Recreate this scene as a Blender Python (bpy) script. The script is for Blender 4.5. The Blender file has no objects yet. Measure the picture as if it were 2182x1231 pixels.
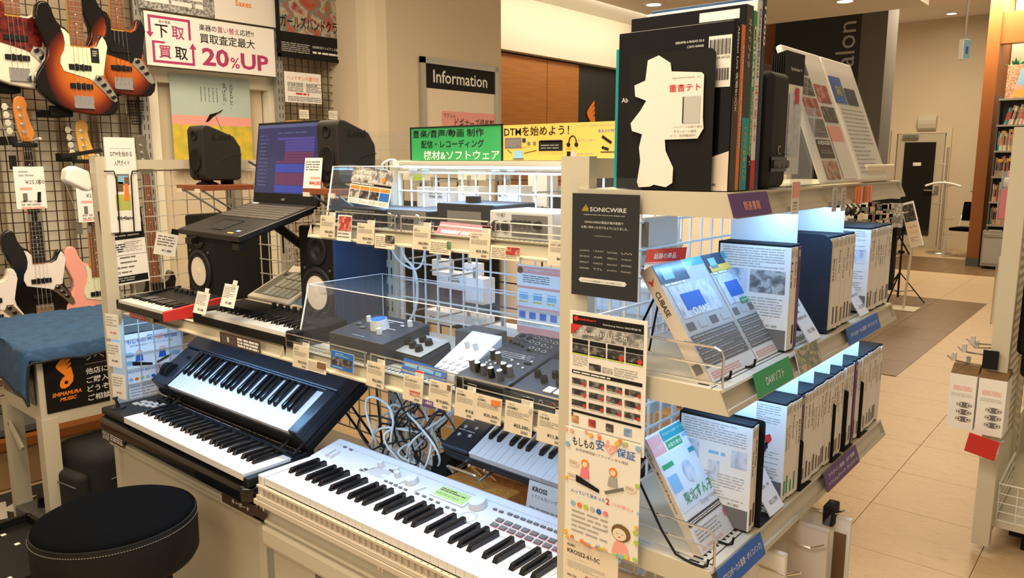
import bpy, math, random
from mathutils import Matrix, Vector
random.seed(7)
SC = bpy.context.scene
COL = SC.collection
R = math.radians
# ---------------------------------------------------------------- camera, light, exposure
FPX = 1640.0; PITCH = math.atan(272 / FPX); YAW = R(40.0); EYE = Vector((0, 0, 1.5))
FW = Vector((-math.sin(YAW) * math.cos(PITCH), math.cos(YAW) * math.cos(PITCH), -math.sin(PITCH)))
RT = Vector((math.cos(YAW), math.sin(YAW), 0)); UP = RT.cross(FW)
cam = bpy.data.cameras.new('camera'); cam.sensor_width = 36; cam.lens = FPX / 2182 * 36; cam.clip_start = .02
co = bpy.data.objects.new('camera', cam); COL.objects.link(co)
co.matrix_world = Matrix.Translation(EYE) @ Matrix((RT, UP, -FW)).transposed().to_4x4()
SC.camera = co
SC.view_settings.view_transform = 'Standard'; SC.view_settings.look = 'None'
SC.view_settings.gamma = 1; SC.view_settings.use_curve_mapping = False
SC.view_settings.exposure = 0.0
w = bpy.data.worlds.new('world'); SC.world = w; w.use_nodes = True
w.node_tree.nodes['Background'].inputs[0].default_value = (1.0, .79, .56, 1)
w.node_tree.nodes['Background'].inputs[1].default_value = .48
def area(name, loc, sx, sy, power, col, rot=(0, 0, 0), spread=180):
    l = bpy.data.lights.new(name, 'AREA'); l.shape = 'RECTANGLE'; l.size = sx; l.size_y = sy
    l.energy = power; l.color = col; l.spread = R(spread)
    o = bpy.data.objects.new(name, l); COL.objects.link(o); o.location = loc; o.rotation_euler = rot
    return o
WARM = (1.0, .81, .56); COOL = (.27, .56, 1.0)
area('ceiling_or_fill_light', (-1.2, .6, 3.0), 1.2, 1.2, 66, WARM)
area('ceiling_or_fill_light', (-2.8, 1.5, 3.0), 1.2, 1.2, 68, WARM)
area('ceiling_or_fill_light', (-.3, 4.0, 3.75), 1.2, 1.2, 30, WARM)
area('ceiling_or_fill_light', (-.6, -1.3, 3.0), 1.4, 1.2, 46, WARM, (R(28), 0, 0))  # added fill behind the camera, tilted forward to brighten the cabinet fronts
area('ceiling_or_fill_light', (-1.0, 7.6, 3.75), 1.2, 1.2, 70, WARM)
area('ceiling_or_fill_light', (-2.2, 12.6, 3.78), 1.5, 1.2, 190, WARM)
area('wall_wash_light', (-4.4, 6.6, 3.0), .25, 3.0, 17, (1, .88, .66), (0, R(42), 0))
area('led_under_rail', (-1.24, 1.40, 1.478), .82, .02, 2.6, COOL, (R(-12), 0, 0))
area('led_under_shelf', (-1.24, 1.23, 1.322), .84, .012, 2.6, COOL, (0, 0, 0))
area('led_under_shelf', (-1.24, 1.13, 1.016), .84, .012, 2.4, COOL, (R(-12), 0, 0))
area('led_under_shelf', (-2.13, 1.13, 1.016), .84, .012, 2.3, COOL, (R(-8), 0, 0))
area('led_under_shelf', (-.50, 1.47, 1.440), .012, .86, 2.3, COOL, (0, 0, 0))
area('led_under_shelf', (-.50, 1.47, 1.155), .012, .86, 2.3, COOL, (0, 0, 0))

def px(u, v, x=None, y=None, z=None):
    d = FW * FPX + RT * (u - 1091) - UP * (v - 615.5)
    if x is not None: t = x / d.x
    elif y is not None: t = y / d.y
    else: t = (z - 1.5) / d.z
    return EYE + d * t

# ---------------------------------------------------------------- materials
MATS = {}
def _nt(name):
    m = bpy.data.materials.new(name); m.use_nodes = True
    return m, m.node_tree, m.node_tree.nodes['Principled BSDF']
def mat(name, col=(.8, .8, .8), rough=.5, metal=0, emit=0, spec=.5, coat=0, noise=0, nscale=20, bump=0, bscale=200, rnd=0, alpha=1):
    if name in MATS: return MATS[name]
    m, nt, b = _nt(name); N = nt.nodes; L = nt.links
    c = (*col, 1)
    b.inputs['Base Color'].default_value = c; b.inputs['Roughness'].default_value = rough
    b.inputs['Metallic'].default_value = metal; b.inputs['Specular IOR Level'].default_value = spec
    b.inputs['Coat Weight'].default_value = coat; b.inputs['Coat Roughness'].default_value = .08
    if emit: b.inputs['Emission Color'].default_value = c; b.inputs['Emission Strength'].default_value = emit
    tc = N.new('ShaderNodeTexCoord')
    if noise:
        n = N.new('ShaderNodeTexNoise'); n.inputs['Scale'].default_value = nscale; n.inputs['Detail'].default_value = 4
        r = N.new('ShaderNodeMapRange'); r.inputs['To Min'].default_value = 1 - noise; r.inputs['To Max'].default_value = 1 + noise
        r.inputs['From Min'].default_value = .3; r.inputs['From Max'].default_value = .7
        x = N.new('ShaderNodeVectorMath'); x.operation = 'SCALE'; x.inputs[0].default_value = col
        L.new(tc.outputs['Object'], n.inputs['Vector']); L.new(n.outputs['Fac'], r.inputs['Value']); L.new(r.outputs[0], x.inputs['Scale'])
        L.new(x.outputs[0], b.inputs['Base Color'])
    if bump:
        n = N.new('ShaderNodeTexNoise'); n.inputs['Scale'].default_value = bscale; n.inputs['Detail'].default_value = 3
        bp = N.new('ShaderNodeBump'); bp.inputs['Strength'].default_value = bump; bp.inputs['Distance'].default_value = .002
        L.new(tc.outputs['Object'], n.inputs['Vector']); L.new(n.outputs['Fac'], bp.inputs['Height']); L.new(bp.outputs[0], b.inputs['Normal'])
    MATS[name] = m; return m
def ramp_mat(name, stops, rough=.5, kind='noise', scale=(10, 10, 10), dist=0, detail=5, objrnd=0, spec=.5, bump=0, const=False, coat=0):
    m, nt, b = _nt(name); N = nt.nodes; L = nt.links
    tc = N.new('ShaderNodeTexCoord'); mp = N.new('ShaderNodeMapping'); mp.inputs['Scale'].default_value = scale
    L.new(tc.outputs['Object'], mp.inputs['Vector']); src = mp.outputs[0]
    if objrnd:
        oi = N.new('ShaderNodeObjectInfo'); ad = N.new('ShaderNodeVectorMath'); ml = N.new('ShaderNodeMath'); ml.operation = 'MULTIPLY'; ml.inputs[1].default_value = 50
        L.new(oi.outputs['Random'], ml.inputs[0]); L.new(src, ad.inputs[0]); L.new(ml.outputs[0], ad.inputs[1]); src = ad.outputs[0]
    if kind == 'noise':
        t = N.new('ShaderNodeTexNoise'); t.inputs['Scale'].default_value = 1; t.inputs['Detail'].default_value = detail; t.inputs['Distortion'].default_value = dist; o = t.outputs['Fac']
    elif kind == 'voronoi':
        t = N.new('ShaderNodeTexVoronoi'); t.inputs['Scale'].default_value = 1; o = t.outputs['Color']
    else:
        t = N.new('ShaderNodeTexWave'); t.inputs['Scale'].default_value = 1; t.inputs['Distortion'].default_value = dist; t.inputs['Detail'].default_value = detail; o = t.outputs['Fac']
    L.new(src, t.inputs['Vector'])
    cr = N.new('ShaderNodeValToRGB'); e = cr.color_ramp.elements
    if const: cr.color_ramp.interpolation = 'CONSTANT'
    while len(e) < len(stops): e.new(.5)
    for i, (p, c) in enumerate(stops): e[i].position = p; e[i].color = (*c, 1)
    L.new(o, cr.inputs[0]); L.new(cr.outputs[0], b.inputs['Base Color'])
    b.inputs['Roughness'].default_value = rough; b.inputs['Specular IOR Level'].default_value = spec; b.inputs['Coat Weight'].default_value = coat
    if bump:
        bp = N.new('ShaderNodeBump'); bp.inputs['Strength'].default_value = bump; bp.inputs['Distance'].default_value = .003
        L.new(o, bp.inputs['Height']); L.new(bp.outputs[0], b.inputs['Normal'])
    MATS[name] = m; return m
def clear_mat(name, tint=(1, 1, 1), gloss=.12, rough=.05, haze=.0):
    m = bpy.data.materials.new(name); m.use_nodes = True; nt = m.node_tree; N = nt.nodes; L = nt.links
    N.clear(); out = N.new('ShaderNodeOutputMaterial'); tr = N.new('ShaderNodeBsdfTransparent'); gl = N.new('ShaderNodeBsdfGlossy')
    tr.inputs[0].default_value = (*tint, 1); gl.inputs['Roughness'].default_value = rough
    mx = N.new('ShaderNodeMixShader'); fr = N.new('ShaderNodeLayerWeight'); fr.inputs[0].default_value = .18
    mr = N.new('ShaderNodeMapRange'); mr.inputs['To Min'].default_value = gloss * .35; mr.inputs['To Max'].default_value = min(1, gloss * 5)
    L.new(fr.outputs['Fresnel'], mr.inputs['Value']); L.new(mr.outputs[0], mx.inputs[0]); L.new(tr.outputs[0], mx.inputs[1]); L.new(gl.outputs[0], mx.inputs[2])
    last = mx
    if haze:
        df = N.new('ShaderNodeBsdfDiffuse'); df.inputs[0].default_value = (.9, .93, .95, 1); m2 = N.new('ShaderNodeMixShader'); m2.inputs[0].default_value = haze
        L.new(mx.outputs[0], m2.inputs[1]); L.new(df.outputs[0], m2.inputs[2]); last = m2
    L.new(last.outputs[0], out.inputs[0]); MATS[name] = m; return m

mat('cream_metal', (.57, .53, .42), .45); mat('cream_panel', (.55, .50, .39), .6, noise=.03, nscale=3)
mat('grey_metal', (.38, .37, .34), .4, .2); mat('dark_grey_metal', (.10, .10, .10), .5)
mat('white_wire', (.78, .80, .80), .35); mat('grey_wire', (.50, .47, .40), .4); mat('brown_wire', (.045, .025, .015), .4)
mat('chrome', (.85, .85, .85), .15, 1); mat('brushed', (.6, .58, .53), .35, 1)
mat('paper', (.82, .80, .75), .6); mat('card_cream', (.80, .71, .56), .6); mat('white', (.85, .85, .84), .5)
mat('ink', (.008, .008, .008), .6, spec=.25); mat('ink_grey', (.16, .15, .14), .6); mat('ink_light', (.38, .37, .36), .6); mat('ink_white', (.85, .85, .82), .5)
mat('red', (.60, .03, .025), .5); mat('pink', (.80, .22, .28), .5); mat('magenta', (.42, .035, .14), .5); mat('orange', (.85, .22, .03), .5); mat('salmon', (.85, .38, .34), .5)
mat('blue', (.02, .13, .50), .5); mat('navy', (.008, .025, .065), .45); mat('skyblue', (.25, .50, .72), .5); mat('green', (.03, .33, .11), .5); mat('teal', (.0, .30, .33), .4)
mat('yellow', (.80, .50, .06), .5); mat('lime', (.45, .60, .10), .5); mat('purple', (.10, .03, .20), .4); mat('brown_print', (.06, .035, .03), .5)
mat('black_plastic', (.008, .008, .009), .4, spec=.3, bump=.05, bscale=800); mat('black_matte', (.007, .007, .007), .75, spec=.25); mat('black_gloss', (.006, .006, .007), .12)
mat('soft_black', (.017, .015, .014), .6, spec=.3, bump=.15, bscale=900)
mat('key_white', (.74, .74, .74), .25); mat('key_black', (.008, .008, .009), .13); mat('kross_white', (.68, .68, .68), .35)
mat('kross_side', (.62, .55, .46), .5); mat('navy_plastic', (.016, .020, .028), .32, spec=.5); mat('mixer_black_lit', (.030, .033, .038), .42); mat('bookend_navy', (.005, .010, .022), .4); mat('pad_green', (.30, .31, .25), .6); mat('felt', (.30, .02, .03), .8)  # mixers: black plastic lightened, LED light and cover haze put into the colour
mat('cable_white', (.72, .76, .74), .4); mat('cable_black', (.012, .012, .014), .4)
mat('wall_paint', (.65, .555, .41), .8, noise=.02, nscale=2); mat('wall_light', (.84, .80, .66), .8); mat('ceiling_paint', (.88, .84, .74), .85)
mat('door_grey', (.52, .47, .36), .5); mat('charcoal_wall', (.016, .016, .016), .5); mat('grey_wall', (.12, .115, .10), .7)
mat('glass_dark', (.02, .018, .015), .08); mat('lamp_glow', (1, .88, .66), .5, emit=6); mat('led_glow', (.72, .86, 1), .5, emit=9)
mat('orange_logo', (.95, .26, .02), .4); mat('pale_grey', (.50, .50, .48), .5); mat('divider_white', (.86, .87, .88), .4)
mat('pickguard_cream', (.70, .74, .55), .35); mat('pickguard_white', (.80, .76, .76), .3); mat('pearl_peg', (.70, .66, .56), .35, .4)
mat('body_white', (.74, .70, .58), .2, coat=.6); mat('body_black', (.004, .003, .004), .12, coat=.4); mat('body_pink', (.85, .38, .33), .25, coat=.4); mat('fret', (.75, .68, .5), .25, 1)
ramp_mat('wood_wall', [(.3, (.40, .135, .018)), (.7, (.50, .19, .03))], .5, 'noise', (2, 3, 60), detail=3)
mat('wood_brown', (.30, .10, .02), .45); mat('wood_red', (.22, .06, .02), .35)
ramp_mat('floor_tile_beige', [(.22, (.41, .295, .175)), (.42, (.52, .385, .235)), (.75, (.57, .43, .265))], .45, 'noise', (14, 42, 20), 1.6, 6, 1)
ramp_mat('floor_tile_brown', [(.3, (.15, .088, .042)), (.7, (.19, .115, .058))], .35, 'noise', (60, 3, 20), .3, 4, 1)
ramp_mat('carpet', [(.3, (.035, .032, .03)), (.7, (.06, .055, .05))], .95, 'noise', (200, 200, 200))
ramp_mat('rosewood', [(.3, (.12, .035, .012)), (.7, (.25, .09, .03))], .4, 'noise', (90, 90, 8))
mat('ebony', (.012, .009, .008), .35); mat('maple', (.72, .40, .08), .3, coat=.4, noise=.08, nscale=12); mat('maple_orange', (.55, .20, .035), .3, coat=.4, noise=.1, nscale=12); mat('headstock_grey', (.13, .12, .09), .4)
ramp_mat('tortoise', [(.35, (.05, .006, .006)), (.65, (.20, .02, .015))], .15, 'noise', (60, 60, 60))
mat('denim', (.026, .080, .185), .9, noise=.15, nscale=30, bump=.4, bscale=300); mat('denim_edge', (.012, .016, .025), .9)
mat('velvet', (.003, .0035, .0045), .95, spec=.03, bump=.1, bscale=600); mat('stool_vinyl', (.010, .009, .0075), .6, spec=.2, bump=.1, bscale=700); mat('stitch', (.30, .28, .24), .8)
mat('bag_fabric', (.010, .009, .010), .9, bump=.3, bscale=400); mat('yellow_green', (.45, .50, .12), .5)
mat('leather_print', (.18, .10, .04), .6); mat('box_orange', (.45, .17, .03), .6, noise=.15, nscale=60); mat('cardboard', (.35, .22, .10), .8)
mat('screen_blue', (.008, .014, .075), .3, emit=.55); mat('screen_violet', (.035, .03, .20), .3, emit=.5); mat('screen_plum', (.07, .016, .075), .3, emit=.5); mat('screen_royal', (.015, .035, .28), .3, emit=.5); mat('screen_line', (.035, .055, .15), .3, emit=.6)
mat('lcd', (.40, .55, .18), .4, emit=.25); mat('cone_white', (.86, .76, .62), .6); mat('cone_black', (.02, .02, .02), .45)
for nm, st in dict(pic_blue=[(.2, (.02, .05, .14)), (.45, (.10, .22, .45)), (.6, (.35, .50, .65)), (.8, (.03, .06, .12))], pic_warm=[(.2, (.06, .03, .02)), (.45, (.45, .20, .10)), (.6, (.65, .50, .35)), (.8, (.25, .05, .04))],
                   pic_grey=[(.2, (.03, .03, .03)), (.45, (.2, .2, .2)), (.6, (.55, .54, .52)), (.8, (.08, .08, .08))], pic_dark=[(.2, (.01, .01, .012)), (.5, (.04, .04, .045)), (.65, (.25, .22, .2)), (.8, (.02, .02, .02))],
                   pic_multi=[(.2, (.30, .04, .04)), (.4, (.60, .45, .30)), (.55, (.08, .16, .12)), (.7, (.55, .52, .12)), (.85, (.10, .10, .22))], pic_green=[(.2, (.02, .10, .04)), (.5, (.10, .20, .08)), (.8, (.35, .45, .30))], pic_red=[(.2, (.05, .02, .02)), (.5, (.45, .05, .04)), (.7, (.60, .45, .38)), (.85, (.12, .03, .03))]).items():
    ramp_mat(nm, st, .4, 'noise', (70, 70, 70), .4, 3, 1)
ramp_mat('pic_large', [(.2, (.40, .03, .02)), (.38, (.45, .10, .05)), (.47, (.16, .20, .18)), (.55, (.50, .42, .32)), (.68, (.30, .05, .06)), (.8, (.04, .03, .03))], .4, 'noise', (11, 11, 11), .6, 4)
ramp_mat('pic_dvd', [(.2, (.10, .16, .28)), (.4, (.45, .52, .62)), (.55, (.70, .72, .74)), (.75, (.25, .33, .50))], .35, 'noise', (38, 38, 38), .5, 3, 1)
clear_mat('acrylic', (.95, .97, .98), .08, .04, .02); clear_mat('sleeve', (.97, .98, .98), .07, .15, .015); clear_mat('plastic_bag', (.95, .95, .94), .22, .12, .03)
MT = lambda n: MATS[n]

# ---------------------------------------------------------------- text outlines (built-in font)
_T = {}
def text_geo(s, bold=0.0):
    if any(ord(q) > 0x2e80 for q in s): bold = min(bold, .010)
    bold = min(bold, .03); k = (s, bold)
    if k not in _T:
        c = bpy.data.curves.new('t', 'FONT'); c.body = s; c.size = 1; c.resolution_u = 2; c.offset = bold; c.fill_mode = 'FRONT'
        o = bpy.data.objects.new('t', c); m = o.to_mesh()
        vs = [(v.co.x, v.co.y) for v in m.vertices]; fs = [tuple(p.vertices) for p in m.polygons]
        o.to_mesh_clear(); bpy.data.objects.remove(o); bpy.data.curves.remove(c)
        if not vs: vs = [(0, 0)]
        x0 = min(v[0] for v in vs); x1 = max(v[0] for v in vs); y0 = min(v[1] for v in vs); y1 = max(v[1] for v in vs)
        _T[k] = ([(a - x0, b - y0) for a, b in vs], fs, max(x1 - x0, 1e-4), max(y1 - y0, 1e-4))
    return _T[k]

# ---------------------------------------------------------------- mesh builder
I4 = Matrix.Identity(4)
class MB:
    def __init__(s, *mats): s.v = []; s.f = []; s.mi = []; s.mats = []; s.M = I4; s._m(mats[0] if mats else 'white')
    def _m(s, name):
        if name not in s.mats: s.mats.append(name)
        return s.mats.index(name)
    def add(s, vs, fs, m=None):
        mi = s._m(m) if m else 0; b = len(s.v); M = s.M
        s.v += [M @ Vector(p) for p in vs] if M is not I4 else [Vector(p) for p in vs]
        s.f += [tuple(i + b for i in f) for f in fs]; s.mi += [mi] * len(fs); return s
    def box(s, x0, y0, z0, x1, y1, z1, m=None):
        return s.add([(x0, y0, z0), (x1, y0, z0), (x1, y1, z0), (x0, y1, z0), (x0, y0, z1), (x1, y0, z1), (x1, y1, z1), (x0, y1, z1)],
                     [(0, 3, 2, 1), (4, 5, 6, 7), (0, 1, 5, 4), (1, 2, 6, 5), (2, 3, 7, 6), (3, 0, 4, 7)], m)
    def bar(s, a, b, w, h, m=None):
        a = Vector(a); b = Vector(b); d = (b - a).normalized(); u = d.cross(Vector((0, 0, 1)))
        if u.length < 1e-3: u = Vector((1, 0, 0))
        u = u.normalized() * w / 2; v = d.cross(u).normalized() * h / 2
        return s.add([a - u - v, a + u - v, a + u + v, a - u + v, b - u - v, b + u - v, b + u + v, b - u + v],
                     [(0, 3, 2, 1), (4, 5, 6, 7), (0, 1, 5, 4), (1, 2, 6, 5), (2, 3, 7, 6), (3, 0, 4, 7)], m)
    def quad(s, a, b, c, d, m=None): return s.add([a, b, c, d], [(0, 1, 2, 3)], m)
    def rect(s, x, y, w, h, z=0, m=None): return s.add([(x, y, z), (x + w, y, z), (x + w, y + h, z), (x, y + h, z)], [(0, 1, 2, 3)], m)
    def prism(s, pts, z0, z1, m=None):
        n = len(pts)
        return s.add([(x, y, z0) for x, y in pts] + [(x, y, z1) for x, y in pts],
                     [tuple(range(n - 1, -1, -1)), tuple(range(n, 2 * n))] + [(i, (i + 1) % n, n + (i + 1) % n, n + i) for i in range(n)], m)
    def extx(s, pts, x0, x1, m=None):   # profile in (y,z) extruded along x
        n = len(pts)
        return s.add([(x0, y, z) for y, z in pts] + [(x1, y, z) for y, z in pts],
                     [tuple(range(n)), tuple(range(2 * n - 1, n - 1, -1))] + [(i, n + i, n + (i + 1) % n, (i + 1) % n) for i in range(n)], m)
    def exty(s, pts, y0, y1, m=None):   # profile in (x,z) extruded along y
        n = len(pts)
        return s.add([(x, y0, z) for x, z in pts] + [(x, y1, z) for x, z in pts],
                     [tuple(range(n)), tuple(range(2 * n - 1, n - 1, -1))] + [(i, n + i, n + (i + 1) % n, (i + 1) % n) for i in range(n)], m)
    def cone(s, a, b, r0, r1, n=12, m=None):
        a = Vector(a); b = Vector(b); d = (b - a).normalized(); u = d.cross(Vector((0, 0, 1)) if abs(d.z) < .9 else Vector((1, 0, 0))).normalized(); v = d.cross(u)
        c = [(math.cos(2 * math.pi * i / n), math.sin(2 * math.pi * i / n)) for i in range(n)]
        return s.add([a + (u * p + v * q) * r0 for p, q in c] + [b + (u * p + v * q) * r1 for p, q in c],
                     [tuple(range(n - 1, -1, -1)), tuple(range(n, 2 * n))] + [(i, (i + 1) % n, n + (i + 1) % n, n + i) for i in range(n)], m)
    def lathe(s, prof, n=24, m=None, sx=1, sy=1):  # prof (r,z) about local z
        k = len(prof); vs = []
        for r, z in prof: vs += [(r * sx * math.cos(2 * math.pi * i / n), r * sy * math.sin(2 * math.pi * i / n), z) for i in range(n)]
        fs = [(j * n + i, j * n + (i + 1) % n, (j + 1) * n + (i + 1) % n, (j + 1) * n + i) for j in range(k - 1) for i in range(n)]
        fs += [tuple(range(n - 1, -1, -1)), tuple(range((k - 1) * n, k * n))]
        return s.add(vs, fs, m)
    def tube(s, pts, r, n=6, m=None, sm=0):
        P = [Vector(p) for p in pts]
        for _ in range(sm):
            Q = [P[0]]
            for a, b in zip(P, P[1:]): Q += [a.lerp(b, .25), a.lerp(b, .75)]
            P = Q + [P[-1]]
        vs = []; u = None
        for i, p in enumerate(P):
            d = (P[min(i + 1, len(P) - 1)] - P[max(i - 1, 0)])
            d = d.normalized() if d.length > 1e-9 else Vector((0, 0, 1))
            if u is None: u = d.cross(Vector((0, 0, 1)) if abs(d.z) < .9 else Vector((1, 0, 0)))
            u = u - d * u.dot(d)
            if u.length < 1e-6: u = d.cross(Vector((.3, .9, .2)))
            u = u.normalized(); v = d.cross(u)
            vs += [p + (u * math.cos(2 * math.pi * j / n) + v * math.sin(2 * math.pi * j / n)) * r for j in range(n)]
        fs = [(i * n + j, i * n + (j + 1) % n, (i + 1) * n + (j + 1) % n, (i + 1) * n + j) for i in range(len(P) - 1) for j in range(n)]
        fs += [tuple(range(n - 1, -1, -1)), tuple(range(len(P) * n - n, len(P) * n))]
        return s.add(vs, fs, m)
    def text(s, t, x, y, h=None, w=None, z=0, m='ink', bold=0.0, al='l', rot=0, sk=0):
        vs, fs, tw, th = text_geo(t, bold)
        if h is None: k = w / tw; ky = k
        elif w is None: ky = h / th; k = ky
        else: ky = h / th; k = w / tw
        W = tw * k; ox = x if al == 'l' else (x - W / 2 if al == 'c' else x - W)
        c, q = math.cos(rot), math.sin(rot)
        out = []
        for a, b in vs:
            lx = a * k + sk * b * ky; ly = b * ky
            if rot: px_, py_ = lx - (0 if al == 'l' else W / 2), ly; out.append((x + px_ * c - py_ * q, y + px_ * q + py_ * c, z))
            else: out.append((ox + lx, y + ly, z))
        return s.add(out, fs, m)
    def lines(s, x, y, w, h, n, z=0, m='ink_light', fill=.45, seed=0, dash=True):
        rg = random.Random(seed + n); ph = h / n
        for i in range(n):
            yy = y + h - (i + 1) * ph + ph * (1 - fill) / 2; xe = x + w * (rg.uniform(.55, 1) if rg.random() < .3 else 1); xx = x
            while xx < xe - ph * .3:
                L = min(rg.uniform(1.0, 4.5) * ph, xe - xx) if dash else xe - xx
                s.rect(xx, yy, L, ph * fill, z, m); xx += L + ph * rg.uniform(.25, .6)
        return s
    def build(s, name, parent=None, smooth=False, bevel=0, seg=2, world=None, kind=None, sub=0):
        me = bpy.data.meshes.new(name); me.from_pydata([tuple(v) for v in s.v], [], s.f)
        for n in s.mats: me.materials.append(MATS[n])
        if len(s.mats) > 1: me.polygons.foreach_set('material_index', s.mi)
        if smooth: me.polygons.foreach_set('use_smooth', [True] * len(s.f))
        me.update(); o = bpy.data.objects.new(name, me); COL.objects.link(o)
        if parent: o.parent = parent
        if world is not None: o.matrix_world = world
        if bevel:
            b = o.modifiers.new('b', 'BEVEL'); b.width = bevel; b.segments = seg; b.limit_method = 'ANGLE'; b.angle_limit = R(35)
        if sub: q = o.modifiers.new('s', 'SUBSURF'); q.levels = sub; q.render_levels = sub
        if smooth and bevel: o.modifiers.new('w', 'WEIGHTED_NORMAL')
        if kind: o['kind'] = kind
        return o
def thing(name, label, cat, M=None, group=None):
    o = bpy.data.objects.new(name, None); COL.objects.link(o); o.empty_display_size = .05
    if M is not None: o.matrix_world = M
    return tag(o, label, cat, group)
def tag(o, label=None, cat=None, group=None, kind=None):
    if label: o['label'] = label
    if cat: o['category'] = cat
    if group: o['group'] = group
    if kind: o['kind'] = kind
    return o
def T(x, y, z): return Matrix.Translation((x, y, z))
def RZ(a): return Matrix.Rotation(R(a), 4, 'Z')
def RX(a): return Matrix.Rotation(R(a), 4, 'X')
def RY(a): return Matrix.Rotation(R(a), 4, 'Y')
SOUTH = Matrix(((1, 0, 0, 0), (0, 0, -1, 0), (0, 1, 0, 0), (0, 0, 0, 1)))      # local x->X, y->Z, normal -> -Y
EAST = Matrix(((0, 0, 1, 0), (1, 0, 0, 0), (0, 1, 0, 0), (0, 0, 0, 1)))        # local x->Y, y->Z, normal -> +X
def frame(o, xv, yv):
    x = Vector(xv).normalized(); y = Vector(yv); y = (y - x * y.dot(x)).normalized(); z = x.cross(y)
    return Matrix((x, y, z)).transposed().to_4x4() if o is None else Matrix.Translation(o) @ Matrix((x, y, z)).transposed().to_4x4()
def kids(o): return [c for c in bpy.data.objects if c.parent is o]
def copy_tree(o, M=None, label=None, parent=None, ch=None):
    c = o.copy(); COL.objects.link(c)
    if parent: c.parent = parent
    if M is not None: c.matrix_world = M
    if label: c['label'] = label
    for k in o.children: copy_tree(k, None, None, c)
    return c
EPS = .0006
def card(name, w, h, draw, M, base='paper', t=.0012, label=None, cat=None, group=None, parent=None, extra=None):
    """thin printed sheet, origin at its lower left, print lying on the face"""
    b = MB(base); b.box(0, 0, -t, w, h, 0, base); draw(b, w, h)
    o = b.build(name, parent)
    if parent is None: o.matrix_world = M; tag(o, label, cat, group)
    else: o.matrix_local = M
    return o
Z1 = .0006; Z2 = .0012
# ================================================================ SETTING
_ON = ['first', 'second', 'third', 'fourth', 'fifth', 'sixth', 'seventh', 'eighth', 'ninth', 'tenth', 'eleventh', 'twelfth', 'thirteenth', 'fourteenth', 'fifteenth', 'sixteenth', 'seventeenth', 'eighteenth', 'nineteenth']
def ordw(n):
    if n < 20: return _ON[n - 1]
    t, u = divmod(n, 10); return {2: ('twentieth', 'twenty'), 3: ('thirtieth', 'thirty'), 4: ('fortieth', 'forty'), 5: ('fiftieth', 'fifty')}[t][0 if u == 0 else 1] + ('' if u == 0 else '-' + _ON[u - 1])
def struct(b, name, **k): return b.build(name, kind='structure', **k)
FL = struct(MB('floor_tile_beige').box(-7, -1.5, -.06, 2.6, 15.4, -.006), 'floor')
def tile_mesh(m):
    b = MB(m); s = .2285 - .0006
    b.add([(-s, -s, -.005), (s, -s, -.005), (s, s, -.005), (-s, s, -.005), (-s + .0010, -s + .0010, 0), (s - .0010, -s + .0010, 0), (s - .0010, s - .0010, 0), (-s + .0010, s - .0012, 0)],
          [(4, 5, 6, 7), (0, 1, 5, 4), (1, 2, 6, 5), (2, 3, 7, 6), (3, 0, 4, 7)])
    return b.build('floor_tile', FL)
tb = tile_mesh('floor_tile_beige'); tn = tile_mesh('floor_tile_brown'); tb.location = (-.85 + .2285, 3.05 + .2285, 0)
first = True
for j in range(-3, 27):
    for i in range(-5, 4):
        cx, cy = -.85 + .457 * (i + .5), 3.05 + .457 * (j + .5)
        if (cx < -1.4 and cy < 5.6) or (cx > .1 and cy < 3) or (cx > -.1 and cy > 5) or (cx > -1 and cy > 11.5): continue
        brown = (cx < -1.3 and cy < 9.45) or 11.73 < cy < 13.56
        if not brown and i == 0 and j == 0: continue
        src = tn if brown else tb
        if brown and first: o = tn; first = False
        else: o = src.copy(); COL.objects.link(o); o.parent = FL
        o.location = (cx, cy, 0)
b = MB('carpet').box(-3.9, -.6, 0, -1.9, 1.3, .006)
cp = b.build('carpet_mat'); tag(cp, 'dark grey carpet mat with pale printed letters under the stool and table', 'mat')
q = MB('paper'); q.M = T(-3.62, .93, .0065) @ RZ(75)
q.text('K', 0, 0, h=.20, m='paper', bold=.03); q.M = T(-3.42, .92, .0065) @ RZ(60); q.text('o', 0, 0, h=.13, m='paper', bold=.03)
q.build('printed_letters', cp)
# walls
struct(MB('wall_paint').box(-4.62, -1.5, 0, -4.5, 4.1, 3.9), 'wall_west')
struct(MB('wall_paint').box(-6.5, 15.23, 0, -2.4, 15.4, 4.0), 'wall_north')
struct(MB('wall_paint').box(-2.4, 15.23, 0, 2.6, 15.4, 4.0), 'wall_north_right')
struct(MB('wall_light').box(-1.86, 13.3, 0, 1.5, 13.42, 4.0), 'wall_behind_bookcase')
struct(MB('ceiling_paint').box(-7, -1.5, 3.06, -2.02, 9.0, 3.9), 'ceiling_soffit')
struct(MB('ceiling_paint').box(-7, -1.5, 3.9, 2.6, 15.4, 4.0), 'ceiling')
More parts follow.
